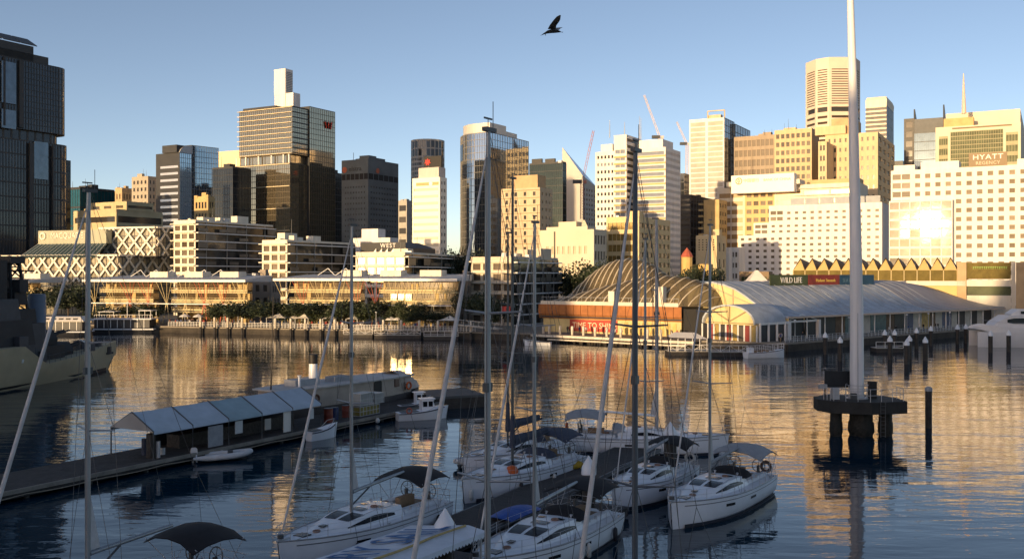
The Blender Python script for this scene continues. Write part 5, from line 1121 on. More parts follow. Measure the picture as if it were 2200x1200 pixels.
def yacht(label, px, py, zdeck, dirv, L=12.0, B=3.9, H=16.0, canopy=CANB, sailcover=ALU, teak=False, wheels=True, bim=True, hood=CANB, ringm=None, fenders=3, furl=True, spr=(.38, .66), mast_r=.105, pos=None, boom_z=1.75, boom_len=.36, deep_window=True, clew=True, mastm=None, boom_m=None, free=1.12, furl_r=.085, stripe=True, hullwin=(.42, .66)):
    """(px, py) is the foot of the mast in the photograph, at deck height zdeck; dirv points to the bow"""
    h = Vector((dirv[0], dirv[1])).normalized(); rz = math.atan2(h.y, h.x)
    if pos is None: Y = depth(py, zdeck); mp = Vector((X(px, Y), Y))
    else: mp = Vector(pos)
    xm = .07 * L; o = mp - h * xm
    e = empty('sailing_yacht', label, 'yacht', (o.x, o.y, 0), rz, 'sailing yachts moored in the marina')
    b = lambda t: B / 2 * lin(HT, t); zs = lambda t: free + .38 * t * t; xx = lambda t: -L / 2 + L * t
    ts = [0, .06, .14, .25, .38, .5, .6, .7, .78, .85, .9, .94, .97, 1.0]
    ring = lambda t: [Vector((xx(t) + (.10 * (1 - f) if t < .01 else (-.25 * (1 - f) * (t > .9) * (t - .9) * 10)), s * b(t) * g, z)) for s, g, f, z in
                      [(1, 1, 1, zs(t)), (1, .995, .7, zs(t) * .62), (1, .95, .35, zs(t) * .22), (1, .80, .1, -.08), (1, .4, 0, -.35), (-1, .4, 0, -.35), (-1, .80, .1, -.08), (-1, .95, .35, zs(t) * .22), (-1, .995, .7, zs(t) * .62), (-1, 1, 1, zs(t))]]
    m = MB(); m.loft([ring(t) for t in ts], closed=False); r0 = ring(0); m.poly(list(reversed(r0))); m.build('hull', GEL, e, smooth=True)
    m = MB()
    for s in (1, -1): m.loft([[Vector((xx(t), s * (b(t) + .012), zs(t) * .16)), Vector((xx(t), s * (b(t) * .97 + .014), .02))] for t in ts[1:-2]], closed=False)
    m.build('boot_stripe', ANTIF, e)
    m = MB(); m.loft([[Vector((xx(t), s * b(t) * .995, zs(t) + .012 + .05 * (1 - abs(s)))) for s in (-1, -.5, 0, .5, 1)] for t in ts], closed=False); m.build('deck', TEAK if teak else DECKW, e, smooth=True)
    m = MB()
    for s in (1, -1): m.tube([(xx(t), s * b(t) * .985, zs(t) + .045) for t in ts], .035, 5)
    m.build('toe_rail', mat('rail_grey', (.35, .35, .36), .4, metal=.3), e)
    if hullwin:
        for t in hullwin:
            for s in (1, -1):
                m = MB(); m.loft([[Vector((xx(t + dt), s * (b(t + dt) * .996 + .012), zs(t + dt) * q)) for q in (.60, .72)] for dt in (-.035, 0, .035)], closed=False); m.build('hull_window', SMOKE, e)
    if stripe:
        m = MB()
        for s in (1, -1): m.loft([[Vector((xx(t), s * (b(t) * .998 + .010), zs(t) * q)) for q in (.84, .875)] for t in ts[:-2]], closed=False)
        m.build('sheer_stripe', mat('stripe_grey', (.12, .13, .15), .4), e)
    # coachroof
    hb = [(.34, .56), (.45, .60), (.54, .57), (.62, .46), (.70, .27), (.78, .10), (.83, .02)]
    hw = lambda t: b(t) * lin([(.34, .66), (.6, .68), (.72, .62), (.83, .34)], t); hh = lambda t: lin(hb, t)
    def top(t, f): return zs(t) + .03 + hh(t) * (1.0 + .07 * (1 - abs(f) / .8)) if abs(f) <= .8 else zs(t) + .03 + hh(t) * (1 - (abs(f) - .8) / .2)
    tc = [.34, .38, .42, .46, .5, .54, .58, .62, .66, .7, .74, .78, .83]; fs = [-1.04, -1, -.94, -.8, -.4, 0, .4, .8, .94, 1, 1.04]
    m = MB(); m.loft([[Vector((xx(t), f * hw(t), top(t, max(-1, min(1, f))) - (.04 if abs(f) > 1 else 0))) for f in fs] for t in tc], closed=False)
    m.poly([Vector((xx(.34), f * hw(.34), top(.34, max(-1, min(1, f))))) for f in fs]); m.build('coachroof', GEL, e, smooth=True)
    wt = [.40 + .032 * k for k in range(10)] if deep_window else [.42 + .025 * k for k in range(8)]
    for s in (1, -1):       # long curved side window
        m = MB(); out = []
        for k, t in enumerate(wt):
            w = math.sin(math.pi * min(1, (len(wt) - 1 - k) / (len(wt) - 1) * .75 + .10)) ; lo = .34; hi = .34 + .44 * max(.06, w)
            P = lambda q: Vector((xx(t), s * (hw(t) * (1 - .2 * (q)) + .018), zs(t) + .03 + hh(t) * q))
            out.append([P(lo), P(hi)])
        m.loft(out, closed=False); m.build('side_window', SMOKE, e)
    def patch(t0, t1, f0, f1, name, mm, dz=.014):
        m = MB(); a = [[Vector((xx(t0 + (t1 - t0) * i / 3), hw(t0 + (t1 - t0) * i / 3) * (f0 + (f1 - f0) * j / 3), top(t0 + (t1 - t0) * i / 3, f0 + (f1 - f0) * j / 3) + dz)) for j in range(4)] for i in range(4)]
        m.loft(a, closed=False); m.build(name, mm, e)
    patch(.575, .665, -.72, -.08, 'roof_window', SMOKE); patch(.575, .665, .08, .72, 'roof_window', SMOKE); patch(.50, .545, -.34, .34, 'hatch', SMOKE, .03); patch(.42, .45, .25, .55, 'hatch', SMOKE, .03); patch(.42, .45, -.55, -.25, 'hatch', SMOKE, .03)
    m = MB(); m.box((xx(.865), 0, zs(.865) + .075), (.62, .62, .05)); m.build('hatch', SMOKE, e); m = MB(); m.box((xx(.745), 0, top(.745, 0) + .05), (.36, .3, .04)); m.build('hatch', SMOKE, e)
    m = MB(); m.box((xx(.955), 0, zs(.955) + .08), (.45, .12, .1)); m.box((xx(.985), 0, zs(1) + .03), (.5, .1, .12)); m.build('anchor_roller', STEEL, e)
    for s in (1, -1): patch_m = MB(); patch_m.tube([(xx(.40), s * hw(.4) * .74, top(.4, .74) + .05), (xx(.52), s * hw(.52) * .74, top(.52, .74) + .07), (xx(.60), s * hw(.6) * .74, top(.6, .74) + .05)], .018, 5); patch_m.build('grab_rail', STEEL, e)
    # cockpit
    m = MB(); m.box((xx(.19), 0, zs(.19) + .09), (L * .24, B * .34, .05)); m.build('cockpit_sole', TEAK, e)
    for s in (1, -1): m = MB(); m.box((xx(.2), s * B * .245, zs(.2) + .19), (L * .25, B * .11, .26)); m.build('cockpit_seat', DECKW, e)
    m = MB(); m.box((xx(.2), 0, zs(.2) + .38), (1.3, .35, .55)); m.build('cockpit_table', TEAK, e)
    if wheels:
        for s in (1, -1):
            m = MB(); M = Matrix.Translation((xx(.10), s * B * .2, zs(.1) + .75)) @ Matrix.Rotation(RD(80), 4, 'Y'); m.torus(M, .42, .025, 18, 6)
            for k in range(3): a = math.pi * k / 3; m.bar(M @ Vector((.42 * math.cos(a), .42 * math.sin(a), 0)), M @ Vector((-.42 * math.cos(a), -.42 * math.sin(a), 0)), .02, .02)
            m.bar((xx(.105), s * B * .2, zs(.1) + .1), (xx(.105), s * B * .2, zs(.1) + .75), .16, .14); m.build('steering_wheel', DGREY, e)
    for tq, f in ((.37, .55), (.37, -.55), (.30, 1.0), (.30, -1.0), (.24, 1.0), (.24, -1.0)):
        m = MB(); m.lathe((xx(tq), f * B * .33, (top(tq, .5) if tq > .34 else zs(tq) + .30)), [(.085, 0), (.06, .06), (.085, .15), (.03, .17)], 10); m.build('winch', STEEL, e, smooth=True)
    for tq, f in ((.46, .3), (.27, -.55), (.80, .35)):
        m = MB(); m.torus(Matrix.Translation((xx(tq), f * hw(max(tq, .36)), (top(tq, .3) if tq > .34 else zs(tq) + .34) + .05)), .16, .045, 12, 6); m.build('coiled_rope', mat('sheet_rope', (.26, .16, .12), .9, n=.3, ns=9), e)
    for tq in (.06, .5, .93):
        for s in (1, -1): m = MB(); m.bar((xx(tq) - .13, s * b(tq) * .93, zs(tq) + .09), (xx(tq) + .13, s * b(tq) * .93, zs(tq) + .09), .03, .03); m.box((xx(tq), s * b(tq) * .93, zs(tq) + .05), (.1, .03, .06)); m.build('cleat', STEEL, e)
    # mast, boom, rigging
    mz = top(.57, 0) if True else 0; mx = xm; zt = H
    mm_ = mastm or ALU
    m = MB(); m.tube([(mx, 0, mz - .02), (mx, 0, mz + (zt - mz) * .6), (mx - .02, 0, zt - 1.5), (mx - .04, 0, zt)], [mast_r, mast_r, mast_r * .86, mast_r * .72], 10); m.build('mast', mm_, e, smooth=True)
    m = MB(); m.box((mx - .1, 0, zt + .06), (.55, .16, .12)); m.tube([(mx - .3, 0, zt), (mx - .3, 0, zt + .9)], .012, 5); m.tube([(mx + .05, .05, zt), (mx + .05, .05, zt + .35)], .012, 5); m.box((mx + .05, .05, zt + .36), (.42, .03, .05)); m.box((mx, 0, mz + (zt - mz) * .55), (mast_r * 3.2, .16, .26)); m.build('masthead_fittings', DGREY, e)
    bz = mz + boom_z - .75; bx = mx - L * boom_len; bm = boom_m or sailcover
    m = MB(); m.tube([(mx - .1, 0, bz), (mx - .6, 0, bz + .05), (bx + .5, 0, bz + .25), (bx, 0, bz + .28)], [.10, .13 if sailcover is not ALU else .10, .12 if sailcover is not ALU else .09, .08], 8); m.build('boom', bm, e, smooth=True)
    if sailcover is not ALU:
        m = MB(); n_ = 12; m.loft([[Vector((mx - .12 + (bx - mx + .5) * k / n_, .19 * math.cos(a) * (1 - .35 * k / n_), bz + .22 + .25 * k / n_ + .26 * math.sin(a) * (1.5 - .9 * k / n_))) for a in [2 * math.pi * q / 8 for q in range(8)]] for k in range(n_ + 1)]); m.build('sail_cover', sailcover, e, smooth=True)
        m = MB(); m.tube([(mx, 0, bz - .2), (mx, 0, bz + 1.9)], [.2, .13], 8); m.build('mast_sleeve', sailcover, e)
    elif clew:
        m = MB(); m.loft([[Vector((mx - .08, -.03, bz + .12)), Vector((mx - .52, -.03, bz + .16)), Vector((mx - .09, -.03, bz + 2.3))], [Vector((mx - .08, .03, bz + .12)), Vector((mx - .52, .03, bz + .16)), Vector((mx - .09, .03, bz + 2.3))]]); m.build('sail_clew', SAILC, e)
    m = MB(); m.tube([(mx - .08, 0, mz + .35), (mx - L * .12, 0, bz + .02)], .045, 6); m.build('kicker', DGREY, e)
    cp = []
    for f, w in zip(spr, (.88, .70)):
        z = mz + (zt - mz) * f
        for s in (1, -1):
            q = Vector((mx - .32, s * B * .5 * w * .72, z + .06)); cp.append((s, q)); m = MB(); m.tube([(mx, s * .05, z), q], [.045, .028], 6); m.build('spreader', mm_, e)
    bow = Vector((xx(.985), 0, zs(.985) + .12)); hz_ = mz + (zt - mz) * .955; hd = Vector((mx + .08, 0, hz_))
    wr = MB(); rr = .011
    for s in (1, -1):
        ch = Vector((mx - .35, s * b(.57) * .96, zs(.57))); q = [c for sg, c in cp if sg == s]
        wr.tube([ch, q[0], q[1], (mx, s * .03, zt - .5)], rr, 4); wr.tube([ch + Vector((.2, 0, 0)), (mx, s * .06, q[0].z - .1)], rr, 4); wr.tube([q[0], (mx, s * .05, q[1].z - .1)], rr, 4)
        wr.tube([(xx(.01), s * b(.02) * .8, zs(0)), (xx(.03) + 1.2, 0, 5.5)], rr, 4)
    wr.tube([(xx(.03) + 1.2, 0, 5.5), (mx - .1, 0, zt)], rr, 4); wr.tube([(bx + .1, 0, bz + .3), (mx - .1, 0, zt - .1)], .008, 4)
    wr.tube([(mx + .1, .03, mz + .1), (mx + .12, .03, zt - .4)], .009, 4); wr.tube([(mx - .12, -.05, bz), (mx - .09, -.05, zt - .4)], .009, 4)
    wr.build('rigging', WIRE, e)
    if furl:
        m = MB(); pts = [bow.lerp(hd, t) for t in (0, .03, .06, .3, .7, .93, 1.0)]; m.tube(pts, [.02, .03, furl_r * .75, furl_r * 1.15, furl_r, furl_r * .55, .02], 14); m.build('furled_genoa', SAILC, e, smooth=True)
        m = MB(); m.lathe((bow.x, 0, bow.z + .02), [(.05, 0), (.15, .02), (.15, .2), (.05, .22)], 10); m.build('furler_drum', DGREY, e)
    else: m = MB(); m.tube([bow, hd], .014, 5); m.build('forestay', WIRE, e)
    # rails
    gr = MB(); st = [.03, .12, .22, .32, .42, .52, .62, .72, .82, .90]
    for s in (1, -1):
        for t in st: gr.tube([(xx(t), s * b(t) * .96, zs(t)), (xx(t), s * b(t) * .96, zs(t) + .66)], .014, 5)
        for dz in (.36, .65): gr.tube([(xx(t), s * b(t) * .96, zs(t) + dz) for t in st], .007, 4)
    gr.build('guard_rail', STEEL, e)
    m = MB()
    for dz in (.38, .72): m.tube([(xx(.90), b(.9) * .96, zs(.9) + dz * .95), (xx(.96), b(.96), zs(.96) + dz), (xx(1.0) + .1, 0, zs(1) + dz + .03), (xx(.96), -b(.96), zs(.96) + dz), (xx(.90), -b(.9) * .96, zs(.9) + dz * .95)], .017, 5)
    for s in (1, -1): m.tube([(xx(.96), s * b(.96) * .9, zs(.96)), (xx(.96), s * b(.96), zs(.96) + .72)], .017, 5)
    m.build('pulpit', STEEL, e); m = MB()
    for dz in (.36, .68): m.tube([(xx(.03), b(.03) * .96, zs(.03) + dz), (xx(0) + .05, b(0) * .9, zs(0) + dz), (xx(0) + .05, -b(0) * .9, zs(0) + dz), (xx(.03), -b(.03) * .96, zs(.03) + dz)], .017, 5)
    m.build('pushpit', STEEL, e)
    if bim:
        zc = zs(.15) + 2.0; m = MB(); w2 = B * .42; rows = []
        for k, t in enumerate((.02, .07, .13, .20, .26)):
            dz = [-.22, .04, .12, .05, -.16][k]; rows.append([Vector((xx(t), w2 * f * (1 if abs(f) < .9 else 1.02), zc + dz - .30 * f * f - (.12 if abs(f) > .9 else 0))) for f in (-1, -.92, -.5, 0, .5, .92, 1)])
        m.loft(rows, closed=False); low = [[p - Vector((0, 0, .04)) for p in r] for r in rows]; m.loft(low, closed=False); m.build('bimini', canopy, e, smooth=True)
        m = MB()
        for s in (1, -1):
            for t in (.03, .14, .25): m.tube([(xx(.13), s * b(.13) * .94, zs(.13) + .05), (xx(t), s * w2 * .99, zc - .42)], .018, 5)
        m.build('bimini_frame', STEEL, e)
    if hood:
        m = MB(); rows = []
        for t, k in ((.385, 0), (.36, .75), (.33, 1.0), (.305, .98)): rows.append([Vector((xx(t), hw(.36) * 1.02 * math.cos(a), zs(.36) + .52 + .5 * k * math.sin(a))) for a in [math.pi * q / 10 for q in range(11)]])
        m.loft(rows, closed=False); m.build('sprayhood', hood, e, smooth=True)
    for k in range(fenders):
        t = .16 + k * .27 ; s = 1; y = s * (b(t) + .14)
        m = MB(); m.lathe((xx(t), y, zs(t) * .12), [(.02, 0), (.12, .08), (.13, .55), (.1, .68), (.03, .74)], 8); m.tube([(xx(t), y, zs(t) * .12 + .72), (xx(t), s * b(t) * .97, zs(t) + .36)], .01, 4); m.build('fender', FEND if k % 2 else FENDN, e, smooth=True)
    if ringm:
        M = Matrix.Translation((xx(.015) - .05, b(0) * .55, zs(0) + .5)) @ Matrix.Rotation(RD(90), 4, 'Y'); m = MB(); m.torus(M, .30, .10, 18, 8); m.build('life_ring', ringm, e, smooth=True)
    return e
HD = (-.51, -.86)
yacht('white yacht with black cockpit canopy moored beside the lettered white roof', 755, 1100, 1.8, HD, L=12.3, H=16.5, fenders=3, hood=None, furl_r=.062, mast_r=.09)
yacht('white yacht with bow beside the lettered roof and large dark canopy over its stern', 1148, 1130, 1.8, HD, L=12.6, H=16.5, fenders=2, ringm=None, furl_r=.058, mast_r=.09)
yacht('small white yacht with long dark side windows moored beside the pile with white cap', 1386, 1003, 1.9, HD, L=10.6, B=3.5, H=16.2, mast_r=.085, bim=True, canopy=CANB, fenders=1, wheels=False, ringm=FEND, furl_r=.045, sailcover=ALU, boom_m=CANG)
yacht('white yacht with grey canopy and life ring at the outer end of the row', 1525, 1028, 1.9, (-.57, -.82), L=12.4, B=4.0, H=16.9, mast_r=.085, canopy=CANG, hood=CANB, fenders=0, ringm=mat('dark_ring', (.10, .06, .05), .6), furl_r=.05, boom_m=CANG)
yacht('white yacht with navy sail cover and orange buoy hanging at its bow', 1101, 985, 1.9, (-.56, -.83), L=12.8, B=4.0, H=20.3, mast_r=.10, canopy=CANN, hood=CANN, sailcover=CANN, fenders=5, furl=False, mastm=mat('dark_mast', (.10, .115, .12), .5, metal=.3))
yacht('partly hidden yacht with thin dark mast behind the one with navy cover', 1091, 948, 1.9, (-.62, -.78), L=11.5, B=3.7, H=17.0, mast_r=.08, canopy=CANN, hood=CANN, bim=False, sailcover=CANN, fenders=0, furl=False, mastm=MATS['dark_mast'])
yacht('white yacht lying broadside with pale boom and light grey canopy', 1411, 921, 1.8, (.985, -.17), L=13.0, B=4.1, H=18.4, mast_r=.14, canopy=CANG, hood=CANG, fenders=0, ringm=ORNG, furl=False, mastm=mat('grey_mast', (.36, .36, .38), .45, metal=.3, n=.05), boom_m=GEL, deep_window=False)
yacht('yacht cut off by the bottom edge with thick pale mast and white furled sail', 0, 0, 0, HD, L=12.6, H=18.1, mast_r=.094, pos=(-.70, 28.0), fenders=0, furl_r=.062, spr=(.385, .68))
yacht('yacht cut off by the bottom edge with thick dark mast beside the white capped pile', 0, 0, 0, HD, L=12.6, H=17.9, mast_r=.094, pos=(3.90, 31.0), fenders=0, furl_r=.068, spr=(.34, .655), mastm=mat('dark_grey_mast', (.10, .115, .135), .45, metal=.3, n=.08))
yacht('yacht with black canopy and boom cut off by the picture corner by the jetty', 0, 0, 0, (-.55, -.835), L=11.8, H=17.2, mast_r=.105, pos=(-16.45, 37.9), fenders=1, furl_r=.068, spr=(.40, .62), boom_z=2.1, boom_len=.33)

# ------------------------------------------------------------------ marina pontoons and things on them
def strip(name, label, cat, a, b, w, z, m, h=.5, trim=None, group=None):
    a = Vector(a); b = Vector(b); d = (b - a).normalized(); n = Vector((-d.y, d.x)); e = empty(name, label, cat, (a.x, a.y, 0), math.atan2(d.y, d.x), group); L = (b - a).length
    q = MB(); q.box((L / 2, 0, z - h / 2), (L, w, h)); q.build('deck', m, e)
    for s in (1, -1): q = MB(); q.box((L / 2, s * (w / 2 + .055), z - .12), (L, .1, .26)); q.build('edge_beam', trim or LCONC, e)
    return e
PONT = mat('pontoon_planks', (.050, .046, .045), .85, n=.3, ns=1.2, bump=.25, bs=6, stretch=(6, 1, 1)); EDGE = mat('pontoon_edge', (.17, .18, .19), .7, n=.2, ns=2)
strip('pontoon', 'long dark marina pontoon running between the moored yachts', 'pontoon', (-8.6, 41.0), (11.2, 78.5), 3.2, .62, PONT, trim=EDGE)
strip('pontoon', 'short cross pontoon beneath the lettered white roof', 'pontoon', (-1.0, 46.6), (-7.2, 35.5), 4.6, .60, PONT, trim=EDGE)
strip('pontoon', 'narrow pontoon finger between the two yachts with dark side windows', 'pontoon', (2.0, 58.5), (6.3, 55.8), 1.6, .60, PONT, trim=EDGE)
def sail_roof():
    d = Vector((.53, .848)); n = Vector((-d.y, d.x)); o = Vector((-3.85, 39.3)); e = empty('marquee_roof', 'flat white canvas roof with blue capital letters between two yachts', 'canopy', (o.x, o.y, 0), math.atan2(d.y, d.x)); CR = mat('roof_canvas', (.58, .63, .70), .8, n=.12, ns=1.2, bump=.08, bs=2)
    L, W = 12.5, 6.4; zr, ze = 3.15, 2.7; x0, x1 = -8.4, 3.7
    m = MB(); rows = [[Vector((x0 + (x1 - x0) * k / 24, f * W / 2, zr - (zr - ze) * abs(f) ** 1.0 - .04 * math.sin(math.pi * (k % 6) / 6))) for f in (-.30, -.2, -.1, 0, .33, .66, 1)] for k in range(25)]
    m.loft(rows, closed=False); m.build('canvas', CR, e, smooth=True)
    for s in (1, -1):       # scalloped valance
        m = MB()
        for k in range(52):
            a = x0 + (x1 - x0) * k / 52; b = x0 + (x1 - x0) * (k + 1) / 52; h_ = (1 if s > 0 else -.30) * W / 2; z_ = ze if s > 0 else ze + .31; m.poly([(a, h_, z_), (a, h_ + s * .02, z_ - .16), ((a + b) / 2, h_ + s * .03, z_ - .26), (b, h_ + s * .02, z_ - .16), (b, h_, z_)])
        m.build('valance', CR, e)
    m = MB(); pts = [(x0 + (x1 - x0 - .3) * k / 10, .05 * math.sin(k * 1.7), zr + .05) for k in range(11)]; m.tube(pts, .05, 6); m.build('yellow_rope', mat('yellow_rope', (.42, .32, .14), .9, n=.2, ns=3), e)
    for x in (x0 + .3, -2, x1 - .3):
        for s in (1, -1): m = MB(); m.tube([(x, (1 if s > 0 else -.28) * (W / 2 - .15), .6), (x, (1 if s > 0 else -.28) * (W / 2 - .15), ze + (0 if s > 0 else .31))], .05, 6); m.build('post', STEEL, e)
    sl = (zr - ze) / (W / 2); BL = mat('sail_blue_letter', (.03, .12, .30), .7, n=.1, ns=2)
    me = text_mesh('ARY SAIL', 3.1, BL, ext=.004, align='RIGHT', spacing=1.0, sx=.56); o2 = bpy.data.objects.new('lettering', me); COL.objects.link(o2); o2.parent = e
    o2.matrix_local = Matrix.Translation((x1 - .45, 1.50, zr - sl * 1.50 + .05)) @ Matrix.Rotation(-math.atan(sl), 4, 'X')
    r = random.Random(4); m = MB()
sail_roof()
def capped_pile(label, px, ytop, ztop=3.6, r=.43, capm=GEL, cone=True, group='harbour piles with white caps', cl=None):
    Y = depth(ytop, ztop); x = X(px, Y); e = empty('mooring_pile', label, 'pile', (x, Y, 0), 0, group)
    m = MB(); m.lathe((0, 0, -2), [(r * .88, 0), (r * .9, ztop + 2 - r * 2.4)], 14); m.build('pile', DTIMB, e, smooth=True)
    m = MB(); prof = [(r, 0), (r * 1.03, r * .9), (r * .55, r * 1.7), (.02, r * 2.5)] if cone else [(r, 0), (r, r * .7), (r * .8, r * 1.05), (r * .3, r * 1.3), (.02, r * 1.35)]
    m.lathe((0, 0, ztop - r * 2.5), prof, 14); m.build('cap', capm, e, smooth=True); return e
capped_pile('thick dark pile with white pointed cap beside the marina pontoon', 1265, 978); capped_pile('dark pile with white pointed cap in front of the broadside yacht', 1440, 905, r=.5)
capped_pile('white pointed pile cap poking up behind the lettered roof', 956, 1090, ztop=3.75, r=.46)
GCAP = mat('grey_cap', (.34, .35, .37), .6, n=.15, ns=2)
capped_pile('tall lone dark pile with rounded grey cap standing in open golden water', 1995, 820, ztop=4.2, r=.33, capm=GCAP, cone=False)
for px, yt, lb in ((1912, 720, 'dark pile with white cap just beyond the mast pole platform'), (1948, 727, 'front pile of the close pair with white caps'), (1954, 719, 'rear pile of the close pair with white caps'), (1988, 722, 'single dark pile with white cap beyond the lone grey capped pile'), (1901, 707, 'white capped pile at the end of the low landing stage'), (1922, 707, 'white capped pile behind the low landing stage'), (1969, 703, 'white capped pile close to the aquarium quay'), (2000, 699, 'slim white capped pile against the aquarium quay wall'), (2057, 696, 'white capped pile before the shaded shop fronts'), (2075, 695, 'white capped pile just off the bow of the white ferry'), (2128, 709, 'white capped pile in front of the white ferry bow'), (2167, 708, 'white capped pile between the two hulls of the white ferry'), (1773, 712, 'short white capped pile on the quay near the dark entrance'), (1805, 722, 'dark pile next to the white mast pole')):
    capped_pile(lb, px, yt, ztop=4.0, r=.42)
def small_things():
    e = empty('tarpaulin', 'bright blue tarpaulin spread over a boat beside the yacht', 'tarpaulin', (.15, 54.4, .6), RD(58)); m = MB(); r = random.Random(2)
    rows = [[Vector((-1.7 + .34 * k, -.85 + .28 * j, .45 * math.sin(math.pi * (.15 + .7 * k / 10)) * math.sin(math.pi * (.12 + .76 * j / 6)) + r.uniform(-.02, .03) + .05)) for j in range(7)] for k in range(11)]
    m.loft(rows, closed=False); m.loft([[p - Vector((0, 0, .03)) for p in q] for q in rows], closed=False); m.build('sheet', mat('tarp_blue', (.015, .07, .34), .55, n=.15, ns=2, bump=.2, bs=4), e, smooth=True)
    y = depth(1003, .7); e = empty('bundle', 'yellow sail bag lying at the end of the row of fenders', 'bag', (X(1236, y), y, .55), .6); m = MB(); m.loft([[Vector((-.55 + .22 * k, .30 * math.cos(a) * (1 + .15 * math.sin(k * 2.1)), .25 + .28 * math.sin(a) * (1 + .2 * math.cos(k * 1.7)))) for a in [2 * math.pi * q / 9 for q in range(9)]] for k in range(6)]); m.build('bag', mat('yellow_bag', (.42, .27, .02), .7, n=.2, ns=3), e, smooth=True)
    y = 62.6; x = X(1100, y); e = empty('orange_buoy', 'round orange buoy hanging over a wreath at the bow of the navy covered yacht', 'buoy', (x, y, 0)); m = MB(); m.lathe((0, 0, 1.05), [(.03, 0), (.3, .1), (.42, .38), (.3, .68), (.05, .78)], 12); m.build('float', ORNG, e, smooth=True); m = MB(); m.torus(Matrix.Translation((0, -.1, .75)) @ Matrix.Rotation(RD(90), 4, 'X'), .45, .12, 16, 8); m.build('rope_wreath', mat('old_rope', (.13, .07, .04), .9, n=.3, ns=6), e, smooth=True)
small_things()
def inflatable(label, px, py, dirv, L=4.3, motor=True):
    Y = depth(py, 0); h = Vector(dirv).normalized(); e = empty('inflatable_boat', label, 'dinghy', (X(px, Y), Y, 0), math.atan2(h.y, h.x), 'small tenders by the jetty'); TU = mat('hypalon_grey', (.50, .53, .56), .6, n=.1, ns=2)
    for s in (1, -1):
        m = MB(); m.tube([(-L * .52, s * .68, .38), (-L * .3, s * .70, .36), (L * .15, s * .66, .40), (L * .34, s * .45, .48), (L * .45, s * .15, .56), (L * .47, 0, .58)], [.10, .23, .23, .22, .20, .19], 10); m.build('tube', TU, e, smooth=True)
    m = MB(); m.loft([[Vector((x, y * k, z)) for y, z in ((-.6, .25), (0, -.05), (.6, .25))] for x, k in ((-L * .4, 1), (L * .1, 1), (L * .4, .3))], closed=False); m.build('floor', DGREY, e)
    m = MB(); m.box((-.3, 0, .42), (.3, 1.2, .06)); m.build('thwart', TU, e); m = MB(); m.box((.5, 0, .5), (.35, .4, .5)); m.build('console', DGREY, e)
    if motor:
        m = MB(); m.box((-L * .46, 0, .35), (.08, 1.1, .5)); m.build('transom', GEL, e); m = MB(); m.loft([[Vector((-L * .5 + dx, y, z)) for dx, y in ((-.2 * k, -.2 * k), (.25 * k, -.18 * k), (.25 * k, .18 * k), (-.2 * k, .2 * k))] for z, k in ((.45, .8), (.75, 1.1), (1.0, 1.0), (1.1, .6))]); m.tube([(-L * .5, 0, .5), (-L * .52, 0, -.3)], .09, 6); m.build('outboard', mat('outboard_white', (.6, .6, .6), .4), e, smooth=True)
    return e
inflatable('grey inflatable boat with white outboard floating beside the tented jetty', 480, 988, (.86, .36))
inflatable('upturned looking pale inflatable lying beyond the yacht bow with navy cover', 1012, 1000, (-.62, -.78), L=3.4, motor=False)

# ------------------------------------------------------------------ jetty with marquee, launch and small boats
JA, JB = Vector((-31.9, 58.6)), Vector((-9.4, 98.4)); JD = (JB - JA).normalized(); JN = Vector((-JD.y, JD.x))
def JP(s, q, z): v = JA + JD * s + JN * q; return Vector((v.x, v.y, z))
JR = math.atan2(JD.y, JD.x)
def jetty():
    e = empty('jetty', 'long dark timber jetty carrying the tent, drums and crates', 'jetty', (0, 0, 0)); L = (JB - JA).length
    m = MB(); m.bar(JP(-14, 2.6, .45), JP(L + 5, 2.6, .45), 5.4, .5); m.build('deck', mat('jetty_planks', (.048, .044, .042), .9, n=.35, ns=1.0, bump=.3, bs=5), e)
    m = MB(); m.bar(JP(-14, -.16, .62), JP(L + 5, -.16, .62), .16, .26); m.build('edge_beam', mat('pale_edge', (.22, .20, .17), .85, n=.3, ns=1), e)
    for k in range(13): m = MB(); m.tube([JP(-6 + k * 4.6, .3, -1.5), JP(-6 + k * 4.6, .3, .25)], .2, 8); m.build('pile', DTIMB, e)
    # lettered nothing here; rope hanging along the edge
    m = MB(); m.tube([JP(-8 + k * 1.2, -.28, .38 - .10 * abs(math.sin(k * .7))) for k in range(46)], .03, 5); m.build('edge_rope', mat('rope_tan', (.30, .26, .20), .9), e)
    for s_ in (19.0, 38.5): m = MB(); q = JP(s_, -.35, .05); m.lathe(q, [(.03, 0), (.2, .1), (.24, .3), (.1, .5)], 8); m.build('fender_ball', FEND, e, smooth=True)
    m = MB(); m.lathe(JP(13.6, 1.2, .7), [(.33, 0), (.33, 1.75), (.2, 1.8)], 10); m.build('mooring_post', DTIMB, e)
jetty()
